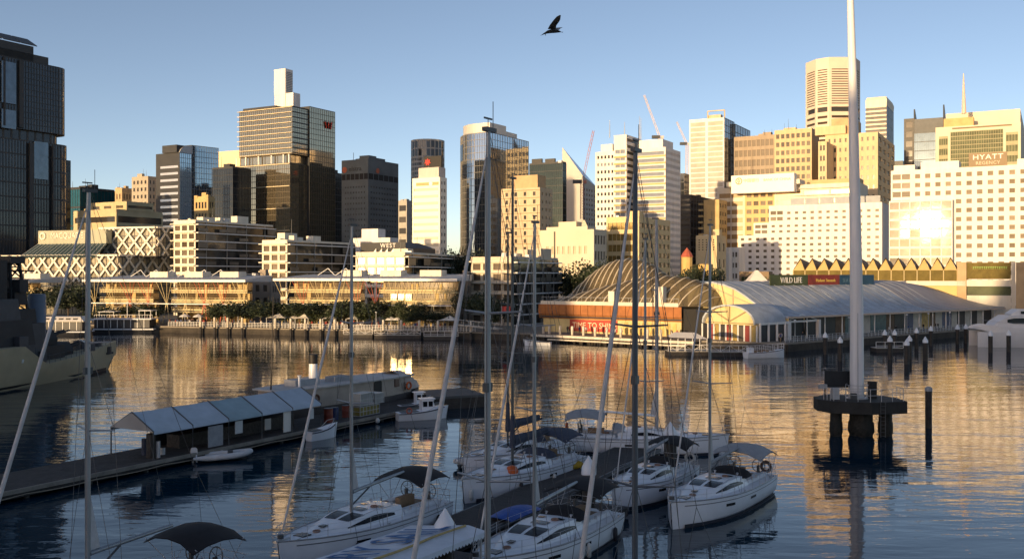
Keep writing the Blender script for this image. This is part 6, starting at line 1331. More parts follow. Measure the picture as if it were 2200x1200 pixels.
def marquee():
    e = empty('marquee', 'long pale ridge tent of five bays standing on the jetty', 'tent', (0, 0, 0)); s0, s1 = 13.2, 31.4; q0, q1 = .45, 5.0; ze, zr = 2.72, 3.95; nb = 5; CV = [mat('tent_canvas', (.40, .47, .55), .75, n=.10, ns=.9, bump=.1, bs=2), mat('tent_canvas_blue', (.28, .38, .43), .75, n=.12, ns=.9, bump=.1, bs=2)]  # canvas colours lean blue to carry the tone of the shade
    qm = (q0 + q1) / 2
    for k in range(nb):
        a = s0 + (s1 - s0) * k / nb + .04; b = s0 + (s1 - s0) * (k + 1) / nb - .04; m = MB(); rows = []
        for j in range(7):
            s_ = a + (b - a) * j / 6; sag = -.10 * math.sin(math.pi * j / 6); rows.append([JP(s_, q0 - .05, ze - .22), JP(s_, q0, ze + sag * .3), JP(s_, (q0 + qm) / 2, (ze + zr) / 2 + sag), JP(s_, qm, zr + sag * .4), JP(s_, (q1 + qm) / 2, (ze + zr) / 2 + sag), JP(s_, q1, ze), JP(s_, q1 + .05, ze - .22)])
        m.loft(rows, closed=False); m.build('roof_panel', CV[1] if k == 2 else CV[0], e, smooth=True)
    fr = MB()
    for k in range(nb + 1):
        s_ = s0 + (s1 - s0) * k / nb; f = MB()
        f.tube([JP(s_, q0, .7), JP(s_, q0, ze), JP(s_, qm, zr + .02), JP(s_, q1, ze), JP(s_, q1, .7)], .06, 6); f.build('frame_arch', DGREY, e)
    m = MB(); m.loft([[JP(s0 - .02, q0, ze), JP(s0 - .02, q1, ze), JP(s0 - .02, qm, zr)], [JP(s0 - .06, q0, ze), JP(s0 - .06, q1, ze), JP(s0 - .06, qm, zr)]]); m.build('gable', mat('clear_gable', (.30, .30, .30), .5, n=.15), e)
    m = MB(); m.bar(JP(s0 + 3.9, q1 - .1, 1.7), JP(s1, q1 - .1, 1.7), .06, 2.0); m.build('back_wall', mat('dark_curtain', (.03, .032, .036), .8, n=.2), e)
    for s_, w, z, hh, mm in ((5.3, 1.5, 1.55, 1.6, CANG), (8.1, .8, 1.9, 1.0, FEND), (11.4, .7, 1.7, .9, LCONC), (13.6, .9, 1.6, 1.7, CANV), (16.9, .5, 1.9, .9, FEND)):
        m = MB(); m.bar(JP(s0 + s_, q0 + .15, z), JP(s0 + s_ + w, q0 + .15, z), .06, hh); m.build('side_panel', mm, e)
    m = MB(); m.bar(JP(s0 + 4.2, 3.2, 1.2), JP(s0 + 17, 3.2, 1.2), 1.4, 1.0); m.build('counter', DTIMB, e)
marquee()
def drum(label, s_, q, m, r=.3, hh=.9, name='drum', cat='drum'):
    e = empty(name, label, cat, tuple(JP(s_, q, .7))); b = MB(); b.lathe((0, 0, 0), [(r, 0), (r * 1.03, .05), (r, .1), (r, hh * .5), (r * 1.03, hh * .53), (r, hh * .57), (r, hh - .05), (r * 1.02, hh)], 12); b.build('shell', m, e, smooth=True); b = MB(); b.lathe((0, 0, hh), [(r * .94, 0), (r * .94, .02)], 12); b.build('lid', DGREY, e); return e
drum('white bucket standing under the open tent end', 15.0, 1.6, FEND, r=.2, hh=.5, name='bucket', cat='bucket'); drum('dark gas bottle beside the white bucket in the tent', 14.2, 2.6, CANN, r=.2, hh=1.2, name='gas_bottle', cat='bottle'); drum('grey gas bottle at the front post of the tent', 14.0, .9, STEEL, r=.16, hh=1.2, name='gas_bottle', cat='bottle')
drum('red drum standing just past the tent end', 33.4, 1.3, mat('drum_red', (.16, .028, .015), .5, n=.2, ns=2), r=.42, hh=1.25); drum('second red drum nearer the caged crate', 36.6, 1.9, MATS['drum_red'], r=.36, hh=1.1); drum('blue drum between the two red drums', 35.0, 1.9, mat('drum_blue', (.015, .03, .10), .5, n=.2, ns=2), r=.36, hh=1.1)
def crate(label, s_, q, size, m, cage=False, cat='crate', z=.7):
    e = empty('crate', label, cat, tuple(JP(s_, q, z)), JR); b = MB(); b.box((0, 0, size[2] / 2), (size[0] * .94, size[1] * .94, size[2] * .96)); b.build('tank', m, e); b = MB()
    for x in [(-.5 + k / 6) * size[0] for k in range(7)]:
        for s in (1, -1): b.bar((x, s * size[1] / 2, 0), (x, s * size[1] / 2, size[2]), .035, .035)
    for zz in (.05, .5, .98):
        for s in (1, -1): b.bar((-size[0] / 2, s * size[1] / 2, zz * size[2]), (size[0] / 2, s * size[1] / 2, zz * size[2]), .04, .04); b.bar((s * size[0] / 2, -size[1] / 2, zz * size[2]), (s * size[0] / 2, size[1] / 2, zz * size[2]), .04, .04)
    b.build('cage', STEEL, e); return e
crate('low yellow container under the white caged tank on the jetty', 38.9, 1.6, (3.0, 1.5, .9), mat('container_yellow', (.22, .18, .045), .6, n=.2, ns=2)); crate('white caged water tank on the yellow container', 38.6, 1.6, (2.0, 1.3, 1.2), mat('tank_white', (.36, .36, .34), .5, n=.1), z=1.62)
crate('smaller white caged tank beside the first on the jetty', 40.6, 1.6, (1.4, 1.2, 1.0), MATS['tank_white'], z=1.62)
def launch():
    # old wooden steam launch moored behind the jetty
    d = JD.copy(); c = JP(44, 7.9, 0); e = empty('steam_launch', 'old cream steam launch with black topped white funnel moored behind the jetty', 'boat', (c.x, c.y, 0), JR - RD(5)); L, B = 23.0, 5.0; CB = mat('launch_cream', (.42, .36, .30), .75, n=.12, ns=.8)
    tb = [(0, .55), (.08, .82), (.25, 1), (.7, 1), (.88, .72), (.96, .4), (1, .05)]
    m = MB(); m.loft([[Vector((-L / 2 + L * t, s * B / 2 * lin(tb, t) * g, z + (.5 * (t - .4) ** 2 if z > .5 else 0))) for s, g, z in ((1, 1, 1.25), (1, .92, .1), (1, .5, -.4), (-1, .5, -.4), (-1, .92, .1), (-1, 1, 1.25))] for t in [k / 20 for k in range(21)]]); m.build('hull', mat('launch_hull', (.10, .09, .085), .6, n=.2), e, smooth=True)
    m = MB(); pl = [(-L / 2 + L * t, s * (B / 2 * lin(tb, t) - .12)) for s, ts_ in ((-1, [.06, .25, .7, .86]), (1, [.86, .7, .25, .06])) for t in ts_]; m.prism(pl, 1.2, 3.05); m.build('cabin', CB, e)
    rw = [(-L / 2 + L * t, s * (B / 2 * lin(tb, t) + .12)) for s, ts_ in ((-1, [.03, .25, .7, .87]), (1, [.87, .7, .25, .03])) for t in ts_]; m = MB(); m.prism(rw, 3.06, 3.2); m.build('roof', mat('launch_roof', (.46, .45, .44), .7, n=.15, ns=.8), e)
    m = MB(); rows = []   # draped bow cover
    for t, z in ((.80, 3.45), (.87, 3.35), (.93, 2.5), (.99, 2.0)): w = B / 2 * lin(tb, t) + .1; rows.append([Vector((-L / 2 + L * t, -w, 1.6)), Vector((-L / 2 + L * t, -w * .9, z - .5)), Vector((-L / 2 + L * t, 0, z + .15)), Vector((-L / 2 + L * t, w * .9, z - .5)), Vector((-L / 2 + L * t, w, 1.6))])
    m.loft(rows, closed=False); m.build('bow_cover', mat('cover_canvas', (.46, .40, .36), .85, n=.15, ns=1, bump=.3, bs=1.5), e, smooth=True)
    fx = -L / 2 + L * .30
    m = MB(); m.lathe((fx, 0, 3.2), [(.55, 0), (.46, .3), (.42, 2.0)], 14); m.build('funnel', GEL, e, smooth=True); m = MB(); m.lathe((fx, 0, 5.2), [(.43, 0), (.45, .9), (.38, .92)], 14); m.build('funnel_top', BLACK, e, smooth=True)
    m = MB(); m.box((fx - 1.2, .3, 3.5), (3.2, 1.6, .6)); m.build('skylight', GCAP, e); m = MB(); m.box((fx + 3.4, 0, 3.45), (2.2, 1.4, .5)); m.build('roof_box', CANG, e); m = MB(); m.lathe((fx - 2.6, -.8, 3.2), [(.12, 0), (.12, .9), (.22, 1.1)], 8); m.build('vent', GEL, e)
    y = -B / 2 + .10
    m = MB(); m.box((2.2, y, 2.05), (1.15, .1, 1.5)); m.loft([[Vector((2.2 + .575 * math.cos(a), y + o_, 2.8 + .35 * math.sin(a))) for a in [math.pi * k / 8 for k in range(9)]] for o_ in (-.05, .05)]); m.build('doorway', BLACK, e); m = MB(); m.box((5.2, y, 2.55), (.7, .1, .8)); m.build('window', mat('dim_window', (.10, .05, .04), .3), e)
    for x, mm in ((7.0, ORNG), (-6.6, mat('rust_ring', (.14, .07, .04), .8))): m = MB(); m.torus(Matrix.Translation((x, y - .1, 2.1)) @ Matrix.Rotation(RD(90), 4, 'X'), .36, .1, 16, 8); m.build('life_ring', mm, e, smooth=True)
    m = MB(); m.tube([(-L / 2 + 1, -.5, 3.2), (-L / 2 + 1.3, -.5, 12.0)], [.08, .03], 6); m.build('pole', DTIMB, e)
launch()
def motor_boat(label, px, py, dirv, L=5.0, cabin=True, name='motor_boat', ring=True):
    Y = depth(py, 0); h = Vector(dirv).normalized(); e = empty(name, label, 'boat', (X(px, Y), Y, 0), math.atan2(h.y, h.x), 'small tenders by the jetty'); B = L * .36
    tb = [(0, .85), (.3, 1), (.6, .95), (.8, .7), (.93, .32), (1, .02)]; zs = lambda t: .75 + .5 * t * t
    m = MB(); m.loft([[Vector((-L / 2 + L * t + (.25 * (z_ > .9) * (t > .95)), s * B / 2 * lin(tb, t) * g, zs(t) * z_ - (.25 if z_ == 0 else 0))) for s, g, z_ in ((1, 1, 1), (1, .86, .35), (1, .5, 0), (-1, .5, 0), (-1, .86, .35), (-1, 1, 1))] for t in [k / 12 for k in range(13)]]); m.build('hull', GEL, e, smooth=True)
    m = MB()
    for s in (1, -1): m.tube([(-L / 2 + L * t, s * (B / 2 * lin(tb, t) + .01), zs(t) * .92) for t in [k / 12 for k in range(13)]], .055, 6)
    m.build('rubbing_strake', CANN, e)
    m = MB(); m.loft([[Vector((-L / 2 + L * t, s * B / 2 * lin(tb, t) * .8, zs(t) + .02)) for s in (-1, 1)] for t in (.06, .3, .42)], closed=False); m.build('cockpit', DGREY, e)
    if cabin:
        x0, x1, w = -L * .02, L * .22, B * .30; m = MB(); m.loft([[Vector((x, s * w * k, z)) for x, s in ((x0, -1), (x1 + dx, -1), (x1 + dx, 1), (x0, 1))] for z, k, dx in ((.75, 1, .25), (1.15, 1, .15), (1.95, .9, -.1))]); m.build('cabin', GEL, e)
        m = MB(); m.box(((x0 + x1) / 2 - .02, 0, 2.0), (x1 - x0 + .35, w * 2.0, .09)); m.build('cabin_roof', GEL, e)
        for s in (1, -1):
            for k in range(2): m = MB(); m.box((x0 + .3 + k * .55, s * w * .965, 1.52), (.42, .05, .5)); m.build('window', SMOKE, e)
        m = MB(); m.box((x1 + .06, 0, 1.55), (.05, w * 1.6, .5), M=Matrix.Translation((x1 + .06, 0, 1.55)) @ Matrix.Rotation(RD(-17), 4, 'Y')); m.build('window', SMOKE, e)
        m = MB(); m.box((L * .33, 0, 1.12), (L * .18, w * 1.2, .22)); m.build('fore_cabin', GEL, e)
    if ring: m = MB(); m.torus(Matrix.Translation((-L * .3, -B * .46, 1.0)) @ Matrix.Rotation(RD(90), 4, 'X'), .25, .08, 14, 8); m.build('life_ring', mat('pink_ring', (.42, .13, .09), .6), e, smooth=True)
    m = MB(); m.tube([(L * .1, B * .43, .95), (L * .32, B * .36, 1.45), (L * .46, 0, 1.6), (L * .32, -B * .36, 1.45), (L * .1, -B * .43, .95)], .02, 5); m.build('bow_rail', STEEL, e)
    return e
motor_boat('small white motor boat with pink life ring moored at the jetty end', 906, 900, (.93, .37), L=4.9)
motor_boat('little white cabin boat hidden behind the small motor boat', 893, 884, (.9, .43), L=3.6, ring=False, name='motor_boat')
motor_boat('open white rowing boat between the jetty and the yacht mast', 692, 942, (.6, .8), L=3.0, cabin=False, ring=False, name='rowing_boat')
strip('barge', 'flat dark barge lying off the jetty beyond the small motor boat', 'barge', (-9.8, 104.0), (-4.0, 106.5), 6.0, 1.35, DTIMB, h=1.6, trim=DGREY)
# ------------------------------------------------------------------ white mast pole on its concrete platform
def mast_pole():
    Y = 86.0; cx = X(1841, Y); zt, zb = 3.15, 2.12
    e = empty('pole_platform', 'dark concrete platform on thick piles carrying the white mast pole', 'platform', (cx, Y, 0)); PC = mat('dark_wet_concrete', (.028, .028, .027), .8, n=.3, ns=.8, bump=.2, bs=2)
    pl = [(-3.65, -.6), (-3.0, -1.9), (0.2, -3.0), (3.55, -2.2), (3.6, .4), (2.6, 2.6), (-1.4, 3.0), (-3.4, 1.4)]
    m = MB(); m.prism(pl, zb, zt); m.build('slab', PC, e)
    for x, y, r in ((-2.1, -.8, .50), (.15, -.6, .98), (2.2, -.8, .56), (1.2, 1.4, .5), (-1.4, 1.3, .45)):
        m = MB(); m.lathe((x, y, -2), [(r, 0), (r, 2.1), (r * 1.14, 2.35), (r * 1.1, 3.1), (r, 3.3), (r, 4.13)], 14); m.build('pile', mat('weedy_pile', (.016, .016, .013), .7, n=.4, ns=2, bump=.4, bs=5), e, smooth=True)
    gr = MB(); ring = [(-3.2, -.9), (-2.6, -1.7), (.2, -2.7), (3.3, -2.0), (3.3, .2)]
    for k in range(len(ring) - 1):
        a, b = Vector(ring[k]), Vector(ring[k + 1])
        for j in range(3): p = a.lerp(b, j / 3); gr.tube([(p.x, p.y, zt), (p.x, p.y, zt + 1.1)], .03, 5)
        for dz in (.55, 1.08): gr.tube([(a.x, a.y, zt + dz), (b.x, b.y, zt + dz)], .022, 5)
    gr.build('railing', STEEL, e)
    m = MB()
    for x in (-2.55, -.1): m.tube([(x, .8, zt), (x, .8, 5.6)], .06, 6)
    m.box((-1.33, .75, 4.75), (2.5, .08, 1.45)); m.build('notice_board', mat('board_black', (.012, .014, .018), .6, n=.3, ns=2), e)
    for x, y, s_ in ((-3.2, -.6, (.7, .35, .4)), (-2.1, -.6, (.6, .5, 1.0)), (-.6, -.9, (.45, .4, .55)), (1.35, 0, (.6, .6, 1.5))): m = MB(); m.box((x, y, zt + s_[2] / 2 + (.9 if s_[2] < .5 else 0)), s_); m.build('equipment_box', [GCAP, DGREY, STEEL, BLACK][int(s_[2] * 2) % 4], e)
    m = MB(); m.tube([(1.0, -2.9, 0.2), (1.0, -2.9, zt)], .03, 5); m.tube([(1.4, -2.9, .2), (1.4, -2.9, zt)], .03, 5)
    for k in range(9): m.tube([(1.0, -2.9, .3 + .32 * k), (1.4, -2.9, .3 + .32 * k)], .02, 5)
    m.build('ladder', DGREY, e)
    p = empty('mast_pole', 'very tall tapering white pole standing on the dark platform, top out of frame', 'pole', (cx, Y, zt)); WP = mat('white_pole_paint', (.72, .71, .72), .4, n=.13, ns=2.0, stretch=(1, 1, .06))
    m = MB(); m.tube([(0, 0, 0), (-.02, 0, 8), (-.35, 0, 27), (-.62, 0, 37), (-.72, 0, 42)], [.60, .555, .375, .265, .2], 24); m.build('shaft', WP, p, smooth=True)
    m = MB(); m.lathe((0, 0, 0), [(.95, 0), (.95, .08), (.66, .1), (.62, .4)], 18); m.build('base_flange', STEEL, p)
    for z, x, r_ in ((8, -.02, .558), (17.5, -.18, .468), (27, -.35, .378)): m = MB(); m.lathe((x, 0, z - .06), [(r_ - .02, 0), (r_ + .02, .01), (r_ + .02, .11), (r_ - .03, .12)], 24); m.build('joint_ring', WP, p, smooth=True)
    m = MB(); m.bar((-.12, -.61, .5), (-.15, -.585, 7.5), .05, .05); m.build('cable_conduit', STEEL, p)
    m = MB()
    for k in range(7): a = 2 * math.pi * k / 7; m.tube([(.95 * math.cos(a), .95 * math.sin(a), .05), (.95 * math.cos(a), .95 * math.sin(a), 1.2)], .025, 5)
    M = Matrix.Translation((0, 0, 1.2)); m.torus(M, .95, .025, 20, 5); m.torus(Matrix.Translation((0, 0, .7)), .95, .02, 20, 5); m.build('guard_cage', STEEL, p)
mast_pole()

# ------------------------------------------------------------------ grey warship
def warship():
    d = Vector((.20, .98)).normalized(); bow = Vector((-59.6, 147.0)); L, B = 72.0, 12.0; c = bow - d * L / 2
    e = empty('warship', 'dark grey warship moored at far left with lattice mast and pale hull', 'ship', (c.x, c.y, 0), math.atan2(d.y, d.x)); HG = mat('hull_grey', (.40, .345, .23), .7, n=.12, ns=.3, bump=.05, bs=1); DG = mat('ship_dark', (.022, .024, .027), .7, n=.3, ns=.4); MG = mat('ship_mid_grey', (.05, .056, .065), .65, n=.25, ns=.5)
    tb = [(0, .7), (.2, .95), (.5, 1), (.7, .85), (.85, .52), (.95, .18), (1, .012)]; bb = lambda t: B / 2 * lin(tb, t)
    zs = lambda t: (5.2 if t < .63 else lin([(.63, 5.2), (.69, 2.7), (.8, 2.95), (1, 4.1)], t)); xx = lambda t: -L / 2 + L * t
    ts = [0, .1, .2, .3, .4, .5, .60, .63, .66, .69, .73, .78, .84, .88, .92, .95, .975, 1.0]
    m = MB(); m.loft([[Vector((xx(t) + (0 if g > .9 else -2.2 * (t > .9) * (t - .9) * 10 * (1 - z_)), s * bb(t) * g, zs(t) * z_ - (.5 if z_ == 0 else 0))) for s, g, z_ in ((1, 1, 1), (1, .93, .55), (1, .80, .2), (1, .7, 0), (-1, .7, 0), (-1, .80, .2), (-1, .93, .55), (-1, 1, 1))] for t in ts]); m.build('hull', HG, e, smooth=True)
    m = MB()
    for s in (1, -1): m.loft([[Vector((xx(t), s * (bb(t) * .775 + .05), .45)), Vector((xx(t), s * (bb(t) * .70 + .06), -.1))] for t in ts[:-2]], closed=False)
    m.build('waterline_band', BLACK, e)
    for (x, y, z, sx, sy, sz, mm) in ((2, 0, 5.2, 22, 8, 3.2, DG), (4, 0, 8.4, 14, 7, 2.6, MG), (5, 0, 11.0, 7, 5.5, 2.0, DG), (13.4, 0, 2.6, 5.5, 6.5, 5.2, MG), (13.2, 0, 7.82, 4, 5, 1.8, DG)): m = MB(); m.loft([[Vector((x + sx / 2 * a, y + sy / 2 * b, z)) for a, b in ((-1, -1), (1, -1), (1, 1), (-1, 1))], [Vector((x + sx / 2 * a * .96, y + sy / 2 * b * .94, z + sz)) for a, b in ((-1, -1), (1, -1), (1, 1), (-1, 1))]]); m.build('deckhouse', mm, e)
    m = MB(); m.loft([[Vector((-9 + 1.7 * k * math.cos(a) + sh, 1.3 * k * math.sin(a), z)) for a in [2 * math.pi * q / 14 for q in range(14)]] for z, k, sh in ((8, 1.1, 0), (13.2, 1, -.5), (13.4, .9, -.5))]); m.build('funnel', MG, e, smooth=True)
    m = MB(); m.loft([[Vector((16.9 + 1.1 * k * math.cos(a), -1.2 + 1.1 * k * math.sin(a), z)) for a in [2 * math.pi * q / 14 for q in range(14)]] for z, k in ((3, 1), (11.2, 1), (11.5, .9))]); m.build('vent_trunk', mat('ship_blue_grey', (.12, .16, .22), .6, n=.15), e, smooth=True)
    m = MB(); z0, z1 = 8.0, 16.4; cs = [(-1, -1), (1, -1), (1, 1), (-1, 1)]; tp = lambda k, t: Vector((13.2 + cs[k][0] * (1.7 - 1.0 * t), cs[k][1] * (1.7 - 1.0 * t), z0 + (z1 - z0) * t))
    for k in range(4): m.bar(tp(k, 0), tp(k, 1), .28, .28)
    for j in range(6):
        for k in range(4): m.bar(tp(k, j / 6), tp((k + 1) % 4, (j + 1) / 6), .15, .15); m.bar(tp(k, j / 6), tp((k + 1) % 4, j / 6), .16, .16)
    m.bar((13.2, -3.6, 14.5), (13.2, 3.6, 14.5), .2, .2); m.bar((11.2, 0, 15.6), (15.2, 0, 15.6), .2, .2); m.box((13.2, 0, 15.9), (2.6, 2.6, .9)); m.box((13.2, 1.4, 14.3), (1.8, .9, 1.2)); m.box((13.2, -1.6, 12.6), (1.6, 1.2, 1.6)); m.box((13.2, -.6, 11), (2.2, 2.2, 1.6)); m.build('lattice_mast', DG, e)
    m = MB(); m.box((9.4, 0, 12.6), (2.8, 3.4, 6.4)); m.build('director_tower', DG, e)
    def turret(x, z):
        m = MB(); m.loft([[Vector((x + a * 2.1 * k, b * 1.7 * k, zz)) for a, b in ((-1, -.8), (.5, -1), (1, -.5), (1, .5), (.5, 1), (-1, .8))] for zz, k in ((z, 1.0), (z + .9, 1.05), (z + 2.0, .8))])
        for s in (-.45, .45): m.tube([(x + 1.8, s, z + 1.2), (x + 5.4, s, z + 1.7)], .13, 8)
        m.build('gun_turret', DG, e)
    turret(22.5, 2.8); turret(19.2, 4.6)
    m = MB(); m.box((18.6, 0, 3.65), (4.4, 5.0, 2.0)); m.build('turret_base', DG, e)
    for x, y, s_ in ((26.5, -2.2, (1.2, 1, 1)), (28.5, .5, (1.6, 1.4, 1.2)), (30.5, -.8, (.8, .6, .9)), (24.5, 0, (1.4, 1.2, .8)), (27, .3, (.9, .8, .8)), (10, -4.2, (1.6, 1, 1.6)), (15, -3.4, (.8, .8, 1.5))): m = MB(); m.box((x, y, zs((x + L / 2) / L) + s_[2] / 2 - .05), s_); m.build('deck_fitting', MG, e)
    m = MB()
    for t in [.66 + .02 * k for k in range(16)]: m.tube([(xx(t), -bb(t) * .97, zs(t) - .02), (xx(t), -bb(t) * .97, zs(t) + 1.0)], .03, 4)
    for dz in (.5, 1.0): m.tube([(xx(t), -bb(t) * .97, zs(t) + dz) for t in [.66 + .02 * k for k in range(16)]], .02, 4)
    m.build('deck_rail', MG, e)
    m = MB(); t = .955; m.box((xx(t), -bb(t) * .98 - .1, 2.9), (.9, .25, 1.1)); m.box((xx(t), -bb(t) * .98 - .15, 2.5), (1.7, .2, .3)); m.build('anchor', DG, e)
    m = MB(); p = (9.2, -4.6, 3.0); m.lathe(p, [(.05, 0), (.55, .2), (.62, .6), (.4, 1.0), (.05, 1.1)], 12); m.build('life_raft_canister', FEND, e, smooth=True)
    m = MB(); m.lathe((-9, -5.6, 6.2), [(.05, 0), (.5, .2), (.55, .7), (.05, 1.2)], 12); m.build('life_raft_canister', FEND, e, smooth=True)
    for x in (6, 3): m = MB(); m.tube([(x, 0, 11), (x, 0, 15.5)], [.10, .04], 6); m.build('aerial', DG, e)
warship()

# ------------------------------------------------------------------ ferries and far boats
def party_boat(label, px0, px1, Y, decks, roof, name='ferry', dark=True, mast=False):
    x0, x1 = X(px0, Y), X(px1, Y); L = x1 - x0; e = empty(name, label, 'ferry', ((x0 + x1) / 2, Y, 0)); hb = 2.6
    tb = [(0, .8), (.2, 1), (.8, 1), (.94, .6), (1, .1)]
    m = MB(); m.loft([[Vector((-L / 2 + L * t, s * hb * lin(tb, t) * g, z)) for s, g, z in ((1, 1, 1.2), (1, .85, -.3), (-1, .85, -.3), (-1, 1, 1.2))] for t in [k / 12 for k in range(13)]]); m.build('hull', DARK if dark else GEL, e)
    m = MB(); m.box((0, 0, .95), (L * .94, hb * 2.05, .25)); m.build('rubbing_band', GEL, e)
    for k in range(decks):
        z = 1.2 + 2.3 * k; w = L * (.86 - .12 * k)
        m = MB(); m.box((-L * .03, 0, z + 1.05), (w, hb * 1.7, 2.0)); m.build('cabin', DARK, e)
        for j in range(int(w / 1.6)): m = MB(); m.box((-L * .03 - w / 2 + 1.6 * (j + .5), -hb * .86, z + 1.05), (.14, .1, 2.0)); m.build('pillar', WSTEEL, e)
        m = MB(); m.box((-L * .03, 0, z + 2.18), (w + 1.2, hb * 2.1, .2)); m.build('deck_edge', roof, e)
    zt = 1.2 + 2.3 * decks
    if mast:
        m = MB(); m.tube([(0, 0, zt), (0, 0, zt + 4.0)], .08, 6); m.build('mast', WSTEEL, e)
        m = MB()
        for s in (-1, 1): m.tube([(0, 0, zt + 3.9), (s * L * .2, 0, zt + 2.2), (s * L * .4, 0, zt + 1.6)], .02, 4); 
        m.build('light_string', WSTEEL, e); m = MB(); m.box((L * .32, 0, zt + 1.9), (L * .2, hb * 1.6, .15))
        for s in (-1, 1):
            for q in (-1, 1): m.bar((L * .32 + s * L * .09, q * hb * .7, zt), (L * .32 + s * L * .09, q * hb * .7, zt + 1.85), .08, .08)
        m.build('wheelhouse', WSTEEL, e); m = MB(); m.box((-L * .28, 0, zt + 1.6), (L * .25, hb * 1.6, .1))
        for s in (-1, 1): m.bar((-L * .28 + s * L * .11, -hb * .7, zt), (-L * .28 + s * L * .11, -hb * .7, zt + 1.55), .07, .07)
        m.build('awning', WSTEEL, e)
        m = MB()
        for k in range(24): m.bar((-L * .45 + L * .9 * k / 23, -hb * .95, zt), (-L * .45 + L * .9 * k / 23, -hb * .95, zt + .9), .05, .05)
        m.bar((-L * .45, -hb * .95, zt + .9), (L * .45, -hb * .95, zt + .9), .06, .06); m.build('deck_rail', WSTEEL, e)
    else:
        m = MB(); m.loft([[Vector((s * L * k, q * hb * kk, z)) for s, q in ((-1, -1), (1, -1), (1, 1), (-1, 1))] for z, k, kk in ((zt - .1, .46, 1.15), (zt + .9, .36, .8))]); m.build('hipped_roof', roof, e)
        for k in range(5): m = MB(); m.box((-L * .28 + k * L * .14, -hb * .98, zt + .42), (L * .08, .3, .35)); m.build('roof_window', BLACK, e)
    return e
party_boat('ferry with pale hipped roof moored behind the warship bow', 88, 196, 226, 1, PALER)
party_boat('open deck party boat with a mast and string of lights', 205, 342, 237, 1, GEL, mast=True)
def catamaran():
    Y = 191; e = empty('catamaran_ferry', 'large white catamaran ferry cut off by the picture edge beside the quay', 'ferry', (X(2192, Y), Y, 0), RD(172)); W1 = mat('ferry_white', (.66, .66, .67), .35, n=.05, ns=.4); GL = mat('ferry_window', (.02, .03, .035), .1, n=.1)
    e.scale = (.88, .88, .88)
    # bow points to +x locally; rotated so that it faces left
    for s in (1, -1):
        m = MB(); m.loft([[Vector((x, s * 3.0 + w * k, z)) for k, z in ((1, 3.4), (.7, .2), (.3, -.4), (-.3, -.4), (-.7, .2), (-1, 3.4))] for x, w in ((-13, 1.1), (0, 1.15), (6, .95), (8.6, .5), (9.9, .06))]); m.build('hull', W1, e, smooth=True)
    m = MB(); m.loft([[Vector((x, s * w, z)) for s, z in ((-1, z0), (-1, z1), (1, z1), (1, z0))] for x, w, z0, z1 in ((-13, 4.1, 3.2, 4.0), (3, 4.1, 3.2, 4.4), (7.5, 3.6, 3.4, 4.9), (9.5, 2.4, 3.9, 4.6), (11.0, .5, 4.0, 4.25))]); m.build('bridge_deck', W1, e, smooth=True)
    m = MB(); m.loft([[Vector((x, s * w, z)) for s, z in ((-1, 4.2), (-1, z1), (1, z1), (1, 4.2))] for x, w, z1 in ((-12, 3.5, 6.9), (3.4, 3.5, 6.9), (5.6, 3.0, 5.6), (6.6, 2.4, 4.7))]); m.build('saloon', W1, e)
    for s in (1, -1): m = MB(); m.loft([[Vector((x, s * (3.54), z0)), Vector((x, s * 3.54, z1))] for x, z0, z1 in ((-12, 5.2, 6.5), (-2, 5.2, 6.5), (2.6, 5.2, 6.4), (3.9, 5.5, 6.1))], closed=False); m.build('window_band', GL, e)
    m = MB(); m.loft([[Vector((x, s * 3.0, z)) for s in (1, -1)] for x, z in ((3.55, 6.7), (5.55, 5.5))], closed=False); m.build('windscreen', GL, e)
    m = MB(); m.loft([[Vector((x, s * w, z)) for s, z in ((-1, 6.92), (-1, z1), (1, z1), (1, 6.92))] for x, w, z1 in ((-7, 2.5, 8.2), (1.0, 2.4, 8.3), (2.6, 2.0, 7.3))]); m.build('wheelhouse', W1, e)
    for s in (1, -1): m = MB(); m.loft([[Vector((x, s * 2.55, z0)), Vector((x, s * 2.55, z1))] for x, z0, z1 in ((-6.5, 7.3, 7.9), (.8, 7.3, 7.9))], closed=False); m.build('window_band', GL, e)
    m = MB(); m.tube([(-2, 0, 8.2), (-2, 0, 11)], [.12, .05], 6); m.tube([(-2, -1, 10), (-2, 1, 10)], .05, 6); m.build('radar_mast', W1, e)
    m = MB()
    for s in (1, -1): m.tube([(-12, s * 3.9, 5.2), (4, s * 3.9, 5.4), (8, s * 3.2, 5.8)], .03, 5)
    m.build('deck_rail', STEEL, e)
    m = MB(); m.box((-13.2, 0, 1.1), (1.2, 8.6, .5)); m.build('stern_platform', W1, e)
catamaran()
